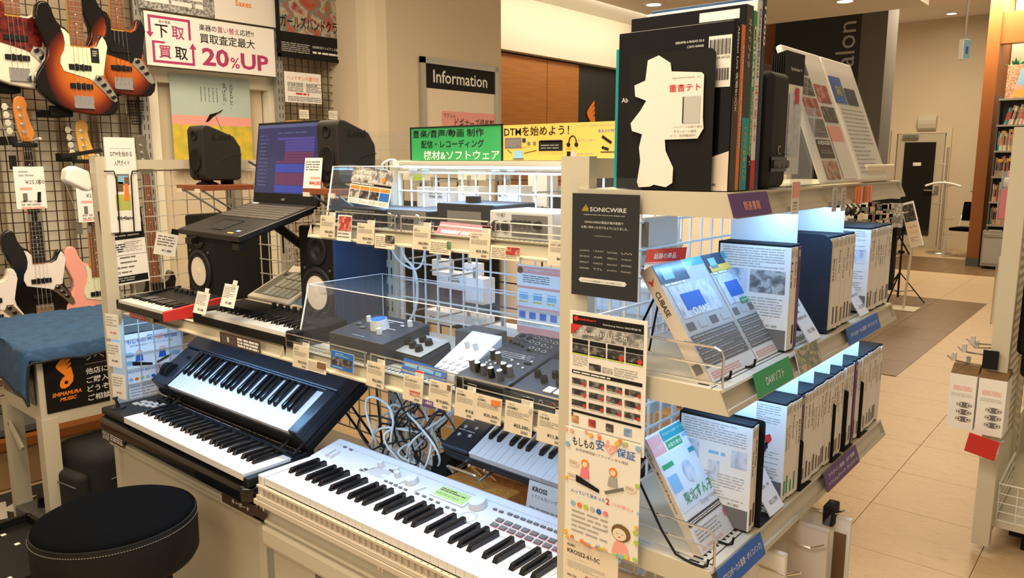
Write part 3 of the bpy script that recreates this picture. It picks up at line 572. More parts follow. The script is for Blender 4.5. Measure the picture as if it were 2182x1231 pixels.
def make_bass(label, anchor, sc=1, body='sunburst', guard='pickguard_cream', board='rosewood', head='maple', xpl=-4.1, neck=.66, plate='brushed', nk=4, tilt=0, sticker=False, group=None, nohead=False):
    p = px(*anchor, x=xpl)
    M = T(p.x, p.y, p.z) @ RX(tilt) @ Matrix.Scale(sc, 4) @ T(0, 0, -.3264) @ Matrix(((0, -1, 0, 0), (1, 0, 0, 0), (0, 0, 1, 0), (0, 0, 0, 1)))
    t = thing('bass_guitar', label, 'bass guitar', M, group)   # local x -> world Y, local -y -> +X (front)
    F = Matrix(((1, 0, 0, 0), (0, 0, -1, 0), (0, 1, 0, 0), (0, 0, 0, 1)))  # drawing plane: x, z ; normal -y
    def b_(m): q = MB(m); q.M = F; return q
    b_(body).prism(BODY, -.022, .022).build('body', t, bevel=.010, seg=3, smooth=True)
    g = b_(guard).prism(GUARD, .0225, .0255).build('pickguard', t)
    q = b_('ink')
    for x, y in GUARD[::3]: q.prism([(x * .93 + .002 + .004 * math.cos(a) / 2, (y - .25) * .93 + .25 + .002 * math.sin(a)) for a in (0, 1.57, 3.14, 4.71)], .0255, .0262)
    q.build('screw', g, kind='stuff')
    b_(plate).prism(PLATE, .0225, .0265).build('control_plate', t)
    for x, y in KNOB[:nk]: q = b_('black_gloss'); q.cone((x, y, .026), (x, y, .042), .0115, .009, 14); q.build('knob', t)
    for v0, v1, dx in ((650, 702, 0), (835, 882, 12)):
        x0, y0, x1, y1 = ctr(680 + dx, v0, 880 + dx, v1); q = b_('black_matte'); q.box(x0, y0, .0225, x1, y1, .033); q.prism([(x0 + .03, y0 - .004), (x0 + .04, y0 - .004), (x0 + .04, y1 + .004), (x0 + .03, y1 + .004)], .0225, .031); q.prism([(x0 + .06, y0 - .004), (x0 + .07, y0 - .004), (x0 + .07, y1 + .004), (x0 + .06, y1 + .004)], .0225, .031); q.build('pickup', t, bevel=.002)
    x0, y0, x1, y1 = ctr(722, 955, 905, 1080)
    br = b_('chrome').box(x0, y0, .0225, x1, y1, .026).build('bridge', t)
    q = b_('chrome'); w = (x1 - x0) / 4
    for k in range(4): q.box(x0 + w * (k + .12), y0 + .025, .026, x0 + w * (k + .88), y1 - .012, .036)
    q.box(x0, y0, .026, x1, y0 + .006, .034); q.build('saddle', br)
    # neck: from fretboard end up
    z0 = .3264; zt = z0 + neck; w0, w1 = .033, .021
    q = b_(head); q.prism([(-w0, z0 - .01), (w0, z0 - .01), (w1, zt), (-w1, zt)], .004, .028); q.build('neck', t, bevel=.004)
    fb = b_(board).prism([(-w0 + .001, z0), (w0 - .001, z0), (w1 - .001, zt), (-w1 + .001, zt)], .028, .034).build('fretboard', t)
    q = b_('fret'); q2 = b_('paper')
    zb = z0 + .205 + .0; L_ = .864
    zbridge = y1 - .02; nutz = zt; L_ = nutz - zbridge
    for k in range(1, 21):
        z = zbridge + L_ / 2 ** (k / 12)
        if z < z0 + .004: break
        f = (z - z0) / neck; w = w0 + (w1 - w0) * f - .001; q.box(-w, z - .0011, .034, w, z + .0011, .0355)
        if k in (3, 5, 7, 9, 12, 15, 17, 19):
            zz = z + L_ / 2 ** (k / 12) * .0296; q2.prism([(.003 * math.cos(a), zz + .003 * math.sin(a)) for a in [i * math.pi / 4 for i in range(8)]], .034, .0346)
    q.build('frets', fb, kind='stuff'); q2.build('dot_inlays', fb, kind='stuff')
    for k in range(4):
        a = (k - 1.5) / 1.5
        q = b_('chrome'); q.tube([(x0 + w * 0 + (x1 - x0) * (k + .5) / 4, y1 - .02, .037), (a * (w1 - .004), zt, .037), ] + ([] if nohead else [(.002 - .012 + k * .004, zt + .05 + .042 * (3 - k), .03)]), .0007 + .0002 * (3 - k), 4); q.build('string', t)
    if not nohead:
        HS = [(-.021, 0), (-.030, .03), (-.040, .08), (-.048, .18), (-.040, .225), (-.018, .24), (.010, .235), (.022, .20), (.016, .165), (.030, .10), (.045, .055), (.042, .03), (.021, 0)]
        b_(head).prism([(x, y + zt) for x, y in HS], .008, .024).build('headstock', t, bevel=.003)
        for k in range(4):
            zz = zt + .05 + .042 * k; cx = -.020 - .004 * k
            q = b_('chrome'); q.cone((cx + .012, zz, .024), (cx + .012, zz, .036), .007, .006, 10); q.cone((cx + .012, zz, .024), (cx + .012, zz, .026), .010, .010, 10); q.cone((cx - .02, zz, .014), (cx - .038, zz + .004, .014), .003, .003, 6)
            pg = q.build('tuning_peg', t)
            b_('pearl_peg').prism([(cx - .034, zz + .006), (cx - .045, zz + .022), (cx - .062, zz + .02), (cx - .068, zz), (cx - .06, zz - .014), (cx - .044, zz - .012)], .011, .017).build('peg_button', pg, bevel=.002)
    if sticker:
        x0, y0, x1, y1 = ctr(870, 475, 955, 620); q = b_('ink'); q.box(x0, y0, .0258, x1, y1, .0264); q.lines(x0 + .008, y0 + .03, x1 - x0 - .016, .03, 3, .0268, 'ink_light', .5, 2); q.build('hang_label', t)
    return t
def holder(u, v, lab, xpl=-4.16):
    p = px(u, v, x=xpl)
    b = MB('black_matte'); b.box(XM, p.y - .05, p.z - .03, p.x + .02, p.y + .05, p.z); b.box(p.x + .0, p.y - .05, p.z - .03, p.x + .03, p.y + .05, p.z + .02)
    tag(b.build('wall_hanger', bevel=.004), lab, 'hanger')
make_bass('sunburst bass guitar with pale green pickguard, hanging in the middle of the top row', (160, 97), sticker=True)
make_bass('sunburst bass guitar with black pickguard, hanging beside the steel post', (246, 63), guard='black_gloss', nk=3, xpl=-4.17)
make_bass('ivory bass guitar with dark red tortoiseshell pickguard, hanging at the top left corner', (22, 32), body='body_white', guard='tortoise', nk=3, xpl=-4.17)
make_bass('black bass guitar with white pickguard and orange maple headstock, lower row', (79, 558), sc=.88, body='body_black', guard='pickguard_white', board='ebony', head='maple_orange', xpl=-4.2, nk=3, plate='chrome')
make_bass('pink bass guitar with cream pickguard and yellow maple headstock, lower row beside the shelf post', (204, 587), sc=.88, body='body_pink', guard='pickguard_cream', xpl=-4.2, nk=3)
make_bass('white bass guitar with white pickguard at the left edge of the lower row', (-29, 600), sc=.88, body='body_white', guard='pickguard_white', board='ebony', xpl=-4.17, nk=3)
make_bass('bass guitar with grey headstock, lower row, body hidden behind the display frame', (325, 600), sc=.88, body='headstock_grey', guard='black_gloss', head='headstock_grey', xpl=-4.2, nk=3)
holder(127, 235, 'black hanger under the sunburst bass with the pale pickguard'); holder(243, 189, 'black hanger under the sunburst bass with the black pickguard', -4.24); holder(14, 184, 'black hanger under the ivory bass at the top left', -4.24)
for (u, v, m, lb) in ((45, 300, 'maple_orange', 'orange'), (170, 335, 'maple', 'yellow')):
    p = px(u, v, x=-4.16)
    b = MB('black_matte'); b.box(XM, p.y - .055, p.z - .02, p.x + .05, p.y - .03, p.z + .02); b.box(p.x + .03, p.y - .05, p.z - .03, p.x + .06, p.y + .05, p.z - .01); b.cone((p.x + .04, p.y + .035, p.z), (p.x + .10, p.y + .05, p.z + .01), .008, .008, 8, 'pearl_peg')
    tag(b.build('neck_hook', bevel=.003), 'black neck hook holding the bass with the %s headstock' % lb, 'hook')
def d(b, w, h):
    b.lines(.02, h - .05, w * .5, .035, 2, Z1, 'ink_light', .4, 1); b.text('¥25,000', w * .35, h - .085, h=.022, z=Z1, m='ink_grey', bold=.01); b.box(w * .78, h - .085, 0, w - .02, h - .06, Z1, 'ink_light')
    b.rect(.02, h - .11, w * .4, .012, Z1, 'salmon'); b.box(.03, h - .165, 0, w * .38, h - .125, Z1, 'ink_grey'); b.prism([(w * .68, h - .17), (w * .72, h - .12), (w * .84, h - .12), (w * .8, h - .17)], Z1, Z2, 'ink')
    b.rect(.02, h - .20, w * .36, .01, Z1, 'salmon'); b.rect(w * .55, h - .20, w * .36, .01, Z1, 'salmon'); b.rect(w * .3, h - .26, w * .14, .035, Z1, 'ink_grey'); b.rect(w * .65, h - .26, w * .14, .04, Z1, 'ink_grey'); b.lines(.02, .012, w - .04, .03, 2, Z1, 'ink_light', .6, 5)
east_card('price_sheet', (27, 355), (101, 443), -4.14, d, 'large white price sheet hanging over the neck of the black bass', 'price card', 'white')
east_card('price_sheet', (160, 386), (224, 471), -4.14, d, 'large white price sheet hanging over the neck of the pink bass', 'price card', 'white')
for u, v, lb in ((27, 345, 'small black hang tag dangling left of the black bass neck'), (168, 484, 'small dark green plectrum tag dangling left of the pink bass neck')):
    p = px(u, v, x=-4.15); b = MB('ink'); b.box(p.x, p.y - .015, p.z - .035, p.x + .004, p.y + .015, p.z + .03, 'ink' if u < 100 else 'headstock_grey'); b.tube([(p.x, p.y, p.z + .03), (p.x, p.y - .015, p.z + .12), (p.x - .1, p.y - .01, p.z + .22)], .0012, 4, 'ink_light', sm=1)
    tag(b.build('hang_tag'), lb, 'tag')
# low plinth under the basses
t = thing('bass_stand_plinth', 'low tan display plinth with wooden edge under the basses', 'plinth')
MB('leather_print').box(-4.45, -.6, 0, -3.95, 3.2, .20); MB('cardboard').box(-4.45, -.6, 0, -3.96, 3.2, .19).build('plinth_body', t); MB('wood_brown').box(-4.46, -.6, .19, -3.94, 3.2, .23).build('wood_edge', t)
b = MB('dark_grey_metal'); b.box(-4.4, .4, .24, -4.0, 1.3, .27); b.bar((-4.3, 1.2, .27), (-4.1, .9, .45), .03, .03); tag(b.build('foot_stand'), 'dark metal foot stand on the low plinth at the left edge', 'stand')

# ================================================================ TABLE WITH QUILT, STOOL, BAG
TX0, TX1, TY0, TY1, TH = -3.69, -3.0, .945, 2.15, .835
t = thing('work_table', 'cream side table with apron panels and square legs, under the blue quilt', 'table', T(TX1, TY0, 0))
W, D = -.39, TY1 - TY0
b = MB('cream_panel'); b.box(W, .003, .57, -.003, .02, TH - .021); b.build('apron_panel', t)
MB('cream_panel').box(-.02, 0, .555, 0, D, TH - .02).build('apron_panel', t)
MB('cream_panel').box(TX0 - TX1 + .02, .01, TH - .02, -.0, D, TH).build('table_top', t)
for x, y in ((-.053, -.002), (W - .0, -.01), (-.053, D - .06), (W, D - .06)): MB('cream_panel').box(x, y, 0, x + .055, y + .055, .80 if y > .1 else .58).build('leg', t)
b = MB('cream_panel'); b.bar((W + .05, -.005, .50), (W + .17, -.005, .42), .01, .02); b.build('brace', t)
b = MB('cream_panel'); b.bar((-.03, .03, .08), (-.03, D - .03, .08), .02, .04); b.build('floor_rail', t)
# quilt with diagonal quilting grooves
nx, ny = 96, 150; vs = []; fs = []
ox0, ox1, oy0, oy1 = TX0 - .0, TX1 + .015, TY0 - .03, TY1
drop = .09
def qh(a, c):
    p = (a * 9 + c * 9) % 1; q = (a * 9 - c * 9) % 1
    return -.007 * (max(0, 1 - abs(p - .5) / .10) + max(0, 1 - abs(q - .5) / .10))
L1 = ox1 - ox0
for j in range(ny + 1):
    for i in range(nx + 1):
        sx = (i / nx) * (L1 + drop); sy = (j / ny) * (oy1 - oy0 + .20) - .20
        dy_ = drop + .045 * math.sin(sy * 9 + 1) if sy > 0 else drop
        x = ox0 + min(sx, L1); zx = max(0, sx - L1) / drop
        y = oy0 + max(sy, 0); zy = max(0, -sy)
        rr = .02
        z = TH + .016 + qh(sx, sy) - zx * (.042 + .012 * math.sin(sy * 6)) - zy * (1 if sx < L1 * 1.2 else 1)
        if zx > 0: x += .012 * math.sin(zx * 1.5) + .006 * math.sin(sy * 14)
        if zy > 0: y -= .015 * math.sin(min(zy / .2, 1) * 1.6) + .012 * math.sin(sx * 12); z += .05 * (zy / .2) * abs(math.sin(sx * 3.2))
        vs.append((x, y, z))
for j in range(ny):
    for i in range(nx): a = j * (nx + 1) + i; fs.append((a, a + 1, a + nx + 2, a + nx + 1))
b = MB('denim'); b.add(vs, fs); o = b.build('blue_quilt', smooth=True); s = o.modifiers.new('s', 'SOLIDIFY'); s.thickness = .008
tag(o, 'blue quilted denim cover draped over the cream side table', 'quilt')
b = MB('denim_edge'); b.tube([vs[j * (nx + 1) + nx] for j in range(0, ny + 1, 5)], .005, 6, sm=1); b.tube([vs[i] for i in range(0, nx + 1, 4)], .005, 6, sm=1); b.build('binding', o)
# shop sign on apron
def d(b, w, h):
    b.M = T(.040, .080, Z2); s = wing_logo(h=.135, t=.0008)
    b.add(s.v[:50], s.f[:27], 'orange_logo'); b.add(s.v[50:], [tuple(i - 50 for i in f) for f in s.f[27:]], 'black_gloss'); b.M = I4
    b.text('SHIMAMURA', .020, .056, h=.015, w=.100, z=Z2, m='orange_logo', bold=.03, sk=.2); b.text('MUSIC', .045, .036, h=.014, w=.055, z=Z2, m='orange_logo', bold=.03, sk=.2)
    b.text('リペア受付', .140, h - .052, h=.030, w=.19, z=Z2, m='ink_white', bold=.01); b.rect(.140, h - .066, .20, .0015, Z2, 'ink_light')
    for k, s in enumerate(('他店にて', 'ご購入の楽器も', 'どうぞお気軽に', 'ご相談下さい。')): b.text(s, .140, h - .105 - .034 * k, h=.024, w=[.105, .19, .19, .18][k], z=Z2, m='ink_white', bold=.01)
    b.rect(.135, h - .028, .035, .028, .002, 'yellow_green')
card('repair_sign', .50, .222, d, T(TX1 + .003, .965, .60) @ EAST, 'black_gloss', label='black repair counter sign with orange winged note logo on the table apron', cat='sign')
def d(b, w, h): b.rect(0, 0, w, h, Z1, 'pic_dark'); b.rect(0, h - .05, w * .35, .05, Z2, 'orange'); b.lines(w * .3, .02, w * .6, h * .5, 7, Z2, 'ink_light', .3, 4)
card('photo_notice', .33, .20, d, T(-3.36, TY0 - .004, .63) @ SOUTH, 'ink', label='dark photo notice with orange corner on the short apron under the quilt fold', cat='notice')
# stool
t = thing('round_stool', 'low round black stool with velvet top and stitched vinyl band', 'stool', T(-1.935, .752, 0) @ Matrix.Diagonal((.86, .92, 1, 1)))
SRX = .205
MB('velvet').lathe([(.19, .560), (.205, .612), (.203, .622), (.19, .628), (.12, .633), (.0005, .634)], 64).build('seat_pad', t, smooth=True)
MB('stool_vinyl').lathe([(.17, .49), (.200, .495), (.209, .51), (.210, .60), (.2075, .612), (.204, .614)], 64).build('side_band', t, smooth=True)
b = MB('stitch')
for k in range(190):
    a = 2 * math.pi * k / 190; b.bar((.2105 * math.cos(a), .2105 * math.sin(a), .604), (.2105 * math.cos(a + .02), .2105 * math.sin(a + .02), .604), .001, .0012)
b.build('stitching', t, kind='stuff')
b = MB('stool_vinyl'); b.tube([(.206 * math.cos(2 * math.pi * k / 64), .206 * math.sin(2 * math.pi * k / 64), .614) for k in range(65)], .0032, 6); b.build('piping', t)
for k in range(4):
    a = math.pi / 4 + k * math.pi / 2; MB('black_matte').cone((.12 * math.cos(a), .12 * math.sin(a), .50), (.18 * math.cos(a), .18 * math.sin(a), 0), .014, .014, 10).build('leg', t)
# soft case behind the stool, on the floor
p = px(172, 1010, z=.25)
t = thing('gig_bag', 'upright black padded carry bag with red emblem between table and cabinet', 'bag', T(-3.02, 1.28, 0) @ RZ(8))
b = MB('bag_fabric'); b.prism([(-.14, -.26), (.14, -.26), (.15, .10), (.12, .26), (-.12, .26), (-.15, .1)], 0, .46); b.build('bag_body', t, bevel=.05, seg=4, smooth=True)
MB('bag_fabric').box(-.11, -.30, .05, .11, -.25, .38).build('front_pocket', t, bevel=.02, seg=3, smooth=True)
b = MB('dark_grey_metal'); b.tube([(-.1, -.305, .34), (.1, -.305, .34)], .0025, 5); b.tube([(.15, -.2, .35), (.155, .2, .35)], .003, 5); b.build('zip', t)
b = MB('red'); b.M = T(.155, -.12, .30) @ EAST; b.box(0, 0, 0, .035, .008, .002); b.box(0, .014, 0, .035, .022, .002); b.box(.0, 0, 0, .006, .022, .002); b.build('emblem', t)
MB('bag_fabric').tube([(-.06, -.05, .45), (-.04, -.05, .50), (.04, -.05, .50), (.06, -.05, .45)], .012, 8, sm=2).build('carry_handle', t, smooth=True)
p = px(50, 1195, z=.12)
t = thing('open_crate', 'black plastic crate with square holes, at the bottom left corner', 'crate', T(-2.72, .70, 0) @ RZ(4))
b = MB('black_plastic'); b.box(-.3, -.2, .0, .16, .2, .02); b.build('crate_base', t)
for s in (-1, 1): MB('black_plastic').box(-.3, s * .2 - .008, 0, .16, s * .2 + .008, .24).build('crate_side', t)
for x in (-.3, .16): MB('black_plastic').box(x - .008, -.2, 0, x + .008, .2, .24).build('crate_side', t)
b = MB('black_plastic'); b.box(-.29, -.19, .20, .15, .19, .215); b.build('lid_panel', t)
b = MB('paper')
for i in range(4):
    for j in range(3): b.box(-.25 + i * .11, -.13 + j * .11, .2155, -.235 + i * .11, -.115 + j * .11, .217)
b.build('label_dots', t, kind='stuff')
t = thing('pedal_box', 'dark grey equipment box with black knobs beside the carry bag', 'equipment', T(-3.2, 1.12, 0) @ RZ(5))
MB('dark_grey_metal').box(-.16, -.18, .0, .1, .14, .16).build('box_body', t, bevel=.008)
for x in (-.06, .02):
    for y in (-.12, 0): MB('black_gloss').cone((x, y, .16), (x, y, .20), .018, .014, 12).build('knob', t)
# ================================================================ KEYBOARD GONDOLA (runs along X, front faces -Y)
GX0, GXM, GX1 = -2.587, -1.687, -.765
YB = 1.48
def shelf_x(label, x0, x1, yf, yb, zt, h=.032):
    t = thing('display_shelf', label, 'shelf', T(x0, yf, zt))
    w = x1 - x0; d = yb - yf; b = MB('cream_metal')
    b.extx([(.024, 0), (d, 0), (d, -.005), (.026, -.005), (.024, -.02)], 0, w); b.build('shelf_board', t)
    b = MB('cream_metal'); b.extx([(.012, .002), (.026, .002), (.026, -.003), (.018, -.006), (.016, -h + .006), (.004, -h + .006), (.0, -h + .004), (.0, -h), (.020, -h), (.024, -h + .004), (.024, -.004)][::-1], 0, w); b.build('price_rail', t)
    for x in (0, w - .003):
        b = MB('cream_metal'); e = -.003 if x == 0 else .003; b.extx([(0, -h), (.012, .001), (d, .001), (d, -h - .02), (.03, -h)][::-1], x + e, x + e + .0028); b.build('end_plate', t)
    b = MB('ink')
    for i in range(int(w / .0135)): b.box(.01 + i * .0135, .030, -.001, .015 + i * .0135, .045, .0004)
    b.build('slots', t, kind='stuff'); return t
shelf_x('lower left shelf carrying the two large black keyboards', GX0, GXM - .002, .99, YB - .02, .64)
shelf_x('lower right shelf carrying the white synthesizer', GXM + .002, GX1, .985, YB - .02, .64)
shelf_x('middle left shelf carrying the small keyboards and monitor speakers', GX0, GXM - .002, 1.085, YB - .02, 1.032)
shelf_x('middle right shelf carrying the mixers under the clear cover', GXM + .002, GX1, 1.085, YB - .02, 1.032)
shelf_x('top right shelf carrying the audio interfaces', GXM + .002, GX1, 1.185, YB - .02, 1.338)
def gpost(name, label, x, y, z1=1.505, w=.04, d=.045, faces='s'):
    return slot_post(name, label, x, y, 0, z1, 'cream_metal', w, d, 'post', faces=faces)
gpost('gondola_post', 'cream slotted post at the front left corner of the keyboard display, with price tags', GX0 - .0, 1.05, 1.515, faces='')
gpost('gondola_post', 'cream slotted post in the middle of the keyboard display frame at the left end', GX0, YB + .03)
gpost('gondola_post', 'white slotted centre post behind the audio interfaces, beside the left monitor speakers', GXM, YB)
b = MB('cream_metal'); b.box(GX0 - .015, 1.06, 1.475, GX0 + .015, YB, 1.505); tag(b.build('top_rail'), 'cream top rail over the left end grid', 'rail')
b = MB('cream_metal'); b.box(GX0, YB + .01, 1.475, GX1, YB + .035, 1.505); tag(b.build('top_rail'), 'cream top rail along the back of the keyboard display', 'rail')
mesh_panel('end_grid', 'pale wire grid at the left end of the keyboard display', GX0, 1.08, YB, .66, 1.47, 'grey_wire', r=.0015)
mesh_panel('back_grid', 'pale wire grid behind the left speakers and laptop', YB, GX0 + .05, GXM - .03, .66, 1.47, 'grey_wire', along='x', r=.0016)
mesh_panel('back_grid', 'blue-lit white wire grid behind the audio interfaces and mixers', YB, GXM + .03, GX1 - .01, .66, 1.47, 'white_wire', along='x', r=.0019)
mesh_panel('rear_grid', 'pale wire grid of the far side, seen through the left end grid', GX0 + .0, YB + .06, 1.95, .66, 1.47, 'grey_wire', r=.0015)
# base cabinets
t = thing('base_cabinet', 'cream base cabinet under the left keyboards, behind the stool', 'cabinet', T(GX0, 1.02, 0))
MB('cream_panel').box(.03, .012, .0, .86, .42, .60).build('front_panel', t)
for x in (-.0, .86): MB('cream_metal').box(x, 0, 0, x + .035, .4, .61).build('side_panel', t)
MB('cream_metal').box(.0, -.015, .575, .895, .03, .603).build('top_flange', t, bevel=.006)
MB('cream_metal').box(.0, .005, .0, .895, .02, .05).build('kick_plate', t)
t = thing('base_cabinet', 'cream base cabinet under the white synthesizer with a dark poster', 'cabinet', T(GXM + .03, .995, 0))
MB('cream_panel').box(.02, .012, .0, .86, .42, .595).build('front_panel', t)
MB('cream_metal').box(.0, -.012, .54, .88, .03, .60).build('top_flange', t, bevel=.012)
MB('grey_metal').box(-.03, .03, 0, -.004, .4, .61).build('side_panel', t)
def d(b, w, h): b.rect(0, 0, w, h, Z1, 'pic_dark'); b.text('・パソコン', w * .1, h - .04, h=.022, z=Z2, m='ink_white', bold=.02); b.rect(0, 0, w, h * .6, .0009, 'pic_red')
p = px(671, 1195, y=1.0); card('pc_poster', .17, .24, d, T(p.x, 1.0, p.z - .24) @ SOUTH, 'ink', label='dark poster about computers low on the right base cabinet', cat='poster')
# shelf label cards
def rail_card(name, label, u0, v0, u1, v1, y, draw, base, cat='label', tilt=0, x=None):
    a = px(u0, v0, y=y); c = px(u1, v1, y=y)
    return card(name, c.x - a.x, a.z - c.z if a.z - c.z > .01 else .03, draw, T(a.x, y, c.z) @ RX(tilt) @ SOUTH, base, label=label, cat=cat)
def d(b, w, h): b.rect(0, 0, w * .33, h, Z1, 'pic_grey'); b.lines(w * .38, .006, w * .56, h - .012, 3, Z1, 'ink_white', .6, 3)
a = px(218, 913, y=.985); card('rail_label', .155, .034, d, T(a.x, .985, .606) @ SOUTH, 'brown_print', label='dark label with a drummer photo at the left end of the lowest rail', cat='label')
def d(b, w, h): b.text('キーボード', w * .25, h * .3, h=h * .36, w=w * .42, z=Z1, m='ink_white', bold=.02)
a = px(472, 1045, y=.985); card('rail_label', .20, .036, d, T(a.x, .985, .604) @ SOUTH, 'brown_print', label='dark label reading keyboards in Japanese on the lowest left rail', cat='label')
def d(b, w, h): b.lines(.005, .004, w * .6, h - .008, 3, Z1, 'salmon', .7, 3); b.rect(w * .66, 0, w * .34, h, Z1, 'pic_multi')
a = px(275, 655, y=1.08); card('rail_label', .165, .032, d, T(a.x, 1.08, 1.001) @ SOUTH, 'red', label='red label with small photo on the rail under the red mini keyboard', cat='label')
def d(b, w, h): b.lines(w * .06, .006, w * .36, h - .012, 5, Z1, 'ink_grey', .5, 3); b.rect(w * .2, h * .3, w * .04, h * .4, Z2, 'ink_white'); b.lines(w * .45, .004, w * .52, h - .008, 3, Z1, 'ink_white', .7, 8)
a = px(468, 707, y=1.08); card('rail_label', .20, .034, d, T(a.x, 1.08, 1.0) @ SOUTH, 'brown_print', label='dark brown label with white lines on the rail under the black mini keyboard', cat='label')

# ---------------------------------------------------------------- keyboards
def add_keys(t, n_white, x0, y0, z, pitch=.0235, wl=.145, bl=.095, start=0, hb=.012, wh=.018, lip=True, black='key_black'):
    """keys in the thing's own frame: x to the right, y to the back"""
    b = MB('key_white'); b.add([(0, 0, -wh), (pitch - .0009, 0, -wh), (pitch - .0009, wl, -wh), (0, wl, -wh), (0, 0, 0), (pitch - .0009, 0, 0), (pitch - .0009, wl, 0), (0, wl, 0)], [(4, 5, 6, 7), (0, 1, 5, 4), (1, 2, 6, 5), (3, 0, 4, 7)])
    k0 = b.build('white_key', t); k0.location = (x0, y0, z)
    for i in range(1, n_white): o = k0.copy(); COL.objects.link(o); o.location = (x0 + i * pitch, y0, z)
    bw = pitch * .30; b = MB(black)
    b.add([(-bw, 0, -.002), (bw, 0, -.002), (bw, bl, -.002), (-bw, bl, -.002), (-bw * .72, .008, hb), (bw * .72, .008, hb), (bw * .78, bl, hb + .001), (-bw * .78, bl, hb + .001)], [(4, 5, 6, 7), (0, 1, 5, 4), (1, 2, 6, 5), (2, 3, 7, 6), (3, 0, 4, 7)])
    kb = b.build('black_key', t, bevel=.0012, seg=1); first = True
    off = {0: -.0024, 1: .0024, 3: -.003, 4: 0, 5: .003}
    for i in range(n_white - 1):
        n = (i + start) % 7
        if n in off:
            loc = (x0 + (i + 1) * pitch + off[n] * pitch / .0235, y0 + wl - bl, z)
            if first: kb.location = loc; first = False
            else: o = kb.copy(); COL.objects.link(o); o.location = loc
# white synthesizer
M = T(-1.6555, .985, .655)
t = thing('white_synthesizer', 'large white 61-key synthesizer with green display on the lower right shelf', 'synthesizer', M)
b = MB('kross_white'); b.box(0, .02, 0, .935, .262, .012)
b.extx([(.155, .012), (.262, .012), (.262, .093), (.250, .097), (.158, .078), (.150, .074)], 0, .935); b.box(0, .0, .012, .022, .155, .076); b.box(.885, .0, .012, .935, .155, .076); b.build('body', t, bevel=.004)
b = MB('kross_side'); b.box(.0, .004, .012, .93, .01, .046)
for i in range(48): b.box(.004 + i * .0195, -.003, .022, .0055 + i * .0195, .006, .050)
b.box(0, -.005, .044, .93, .004, .050); b.box(0, -.007, .014, .93, .004, .024); b.box(-.008, -.010, 0, .93, .05, .012); b.build('key_slip', t, kind='stuff')
add_keys(t, 36, .024, .005, .0705, wl=.147, bl=.092)
PF = T(0, .158, .0785) @ RX(math.degrees(math.atan2(.019, .092)))      # sloping panel frame
def panel(mats='kross_white'): q = MB(mats); q.M = PF; return q
q = panel('kross_white')
for x, y, r, h in ((.225, .052, .009, .016), (.283, .052, .008, .014), (.300, .040, .008, .014), (.350, .040, .018, .014), (.560, .045, .022, .016)):
    k = panel('kross_white'); k.cone((x, y, 0), (x, y, h), r, r * .88, 20); k.build('knob', t, smooth=False, bevel=.001)
q = panel('kross_white'); q.box(.430, .022, 0, .535, .066, .003); dsp = q.build('display_frame', t)
q = panel('lcd'); q.rect(.436, .026, .093, .036, .0036)
q.lines(.440, .046, .080, .012, 2, .004, 'headstock_grey', .6, 2); q.text('KROSS 61keys', .440, .031, h=.009, w=.07, z=.004, m='headstock_grey'); q.build('display_screen', dsp)
q = panel('ink_grey'); r = q.box
for x, y in ((.195, .020), (.187, .012), (.258, .048), (.271, .046), (.285, .008), (.303, .008), (.321, .007), (.339, .006), (.357, .006), (.395, .008), (.418, .008), (.441, .007), (.465, .006), (.498, .003), (.518, .003), (.600, .05), (.618, .05), (.052, .068), (.080, .066)): r(x, y, 0, x + .010, y + .005, .003)
q.build('buttons', t)
q = panel('ink_grey')
for i in range(8):
    for j in range(2): q.box(.632 + i * .0235, .004 + j * .018, 0, .648 + i * .0235, .015 + j * .018, .003)
for i in range(14): q.box(.64 + i * .018, .052, 0, .652 + i * .018, .058, .003)
q.build('pad_buttons', t)
q = panel('salmon')
for i in range(8):
    for j in range(2):
        x0, y0 = .630 + i * .0235, .002 + j * .018
        q.rect(x0, y0, .020, .0012, .0005); q.rect(x0, y0 + .014, .020, .0012, .0005); q.rect(x0, y0, .001, .015, .0005); q.rect(x0 + .019, y0, .001, .015, .0005)
q.build('pad_outlines', t)
q = panel('ink_light'); q.lines(.212, .012, .060, .034, 7, .0004, 'ink_light', .35, 2); q.bar((.200, .012, .0006), (.214, .040, .0006), .0012, .0005, 'ink_grey'); q.bar((.322, .012, .0006), (.336, .040, .0006), .0012, .0005, 'ink_grey'); q.bar((.385, .012, .0006), (.40, .040, .0006), .0012, .0005, 'ink_grey'); q.lines(.02, .07, .8, .006, 1, .0004, 'ink_light', .25, 4); q.build('panel_print', t)
q = panel('kross_white'); q.tube([(.57 + .02 * math.cos(a * .3), -.002 + .012 + .016 * math.sin(a * .3) - .006, .0005) for a in range(22)], .0006, 4, 'ink_light'); q.box(.045, .015, 0, .052, .045, .008); q.box(.062, .015, 0, .069, .045, .008); q.build('wheel', t)
# guard rails on the shelf in front
for k, (u0, v0, u1, v1, nm) in enumerate(((559, 1055, 805, 1172, 'left'), (813, 1176, 1060, 1290, 'right'))):
    a = px(u0, v0, y=.980); c = px(u1, v1, y=.980)
    t = MB('chrome'); t.tube([(a.x, .981, .642), (a.x, .981, .668), (a.x + .008, .981, .672), (c.x - .008, .981, .672), (c.x, .981, .668), (c.x, .981, .642)], .0018, 6); t.tube([(a.x, .981, .657), (c.x, .981, .657)], .0013, 6)
    tag(t.build('wire_guard'), 'chrome wire guard on the %s half of the synthesizer shelf edge' % nm, 'guard')

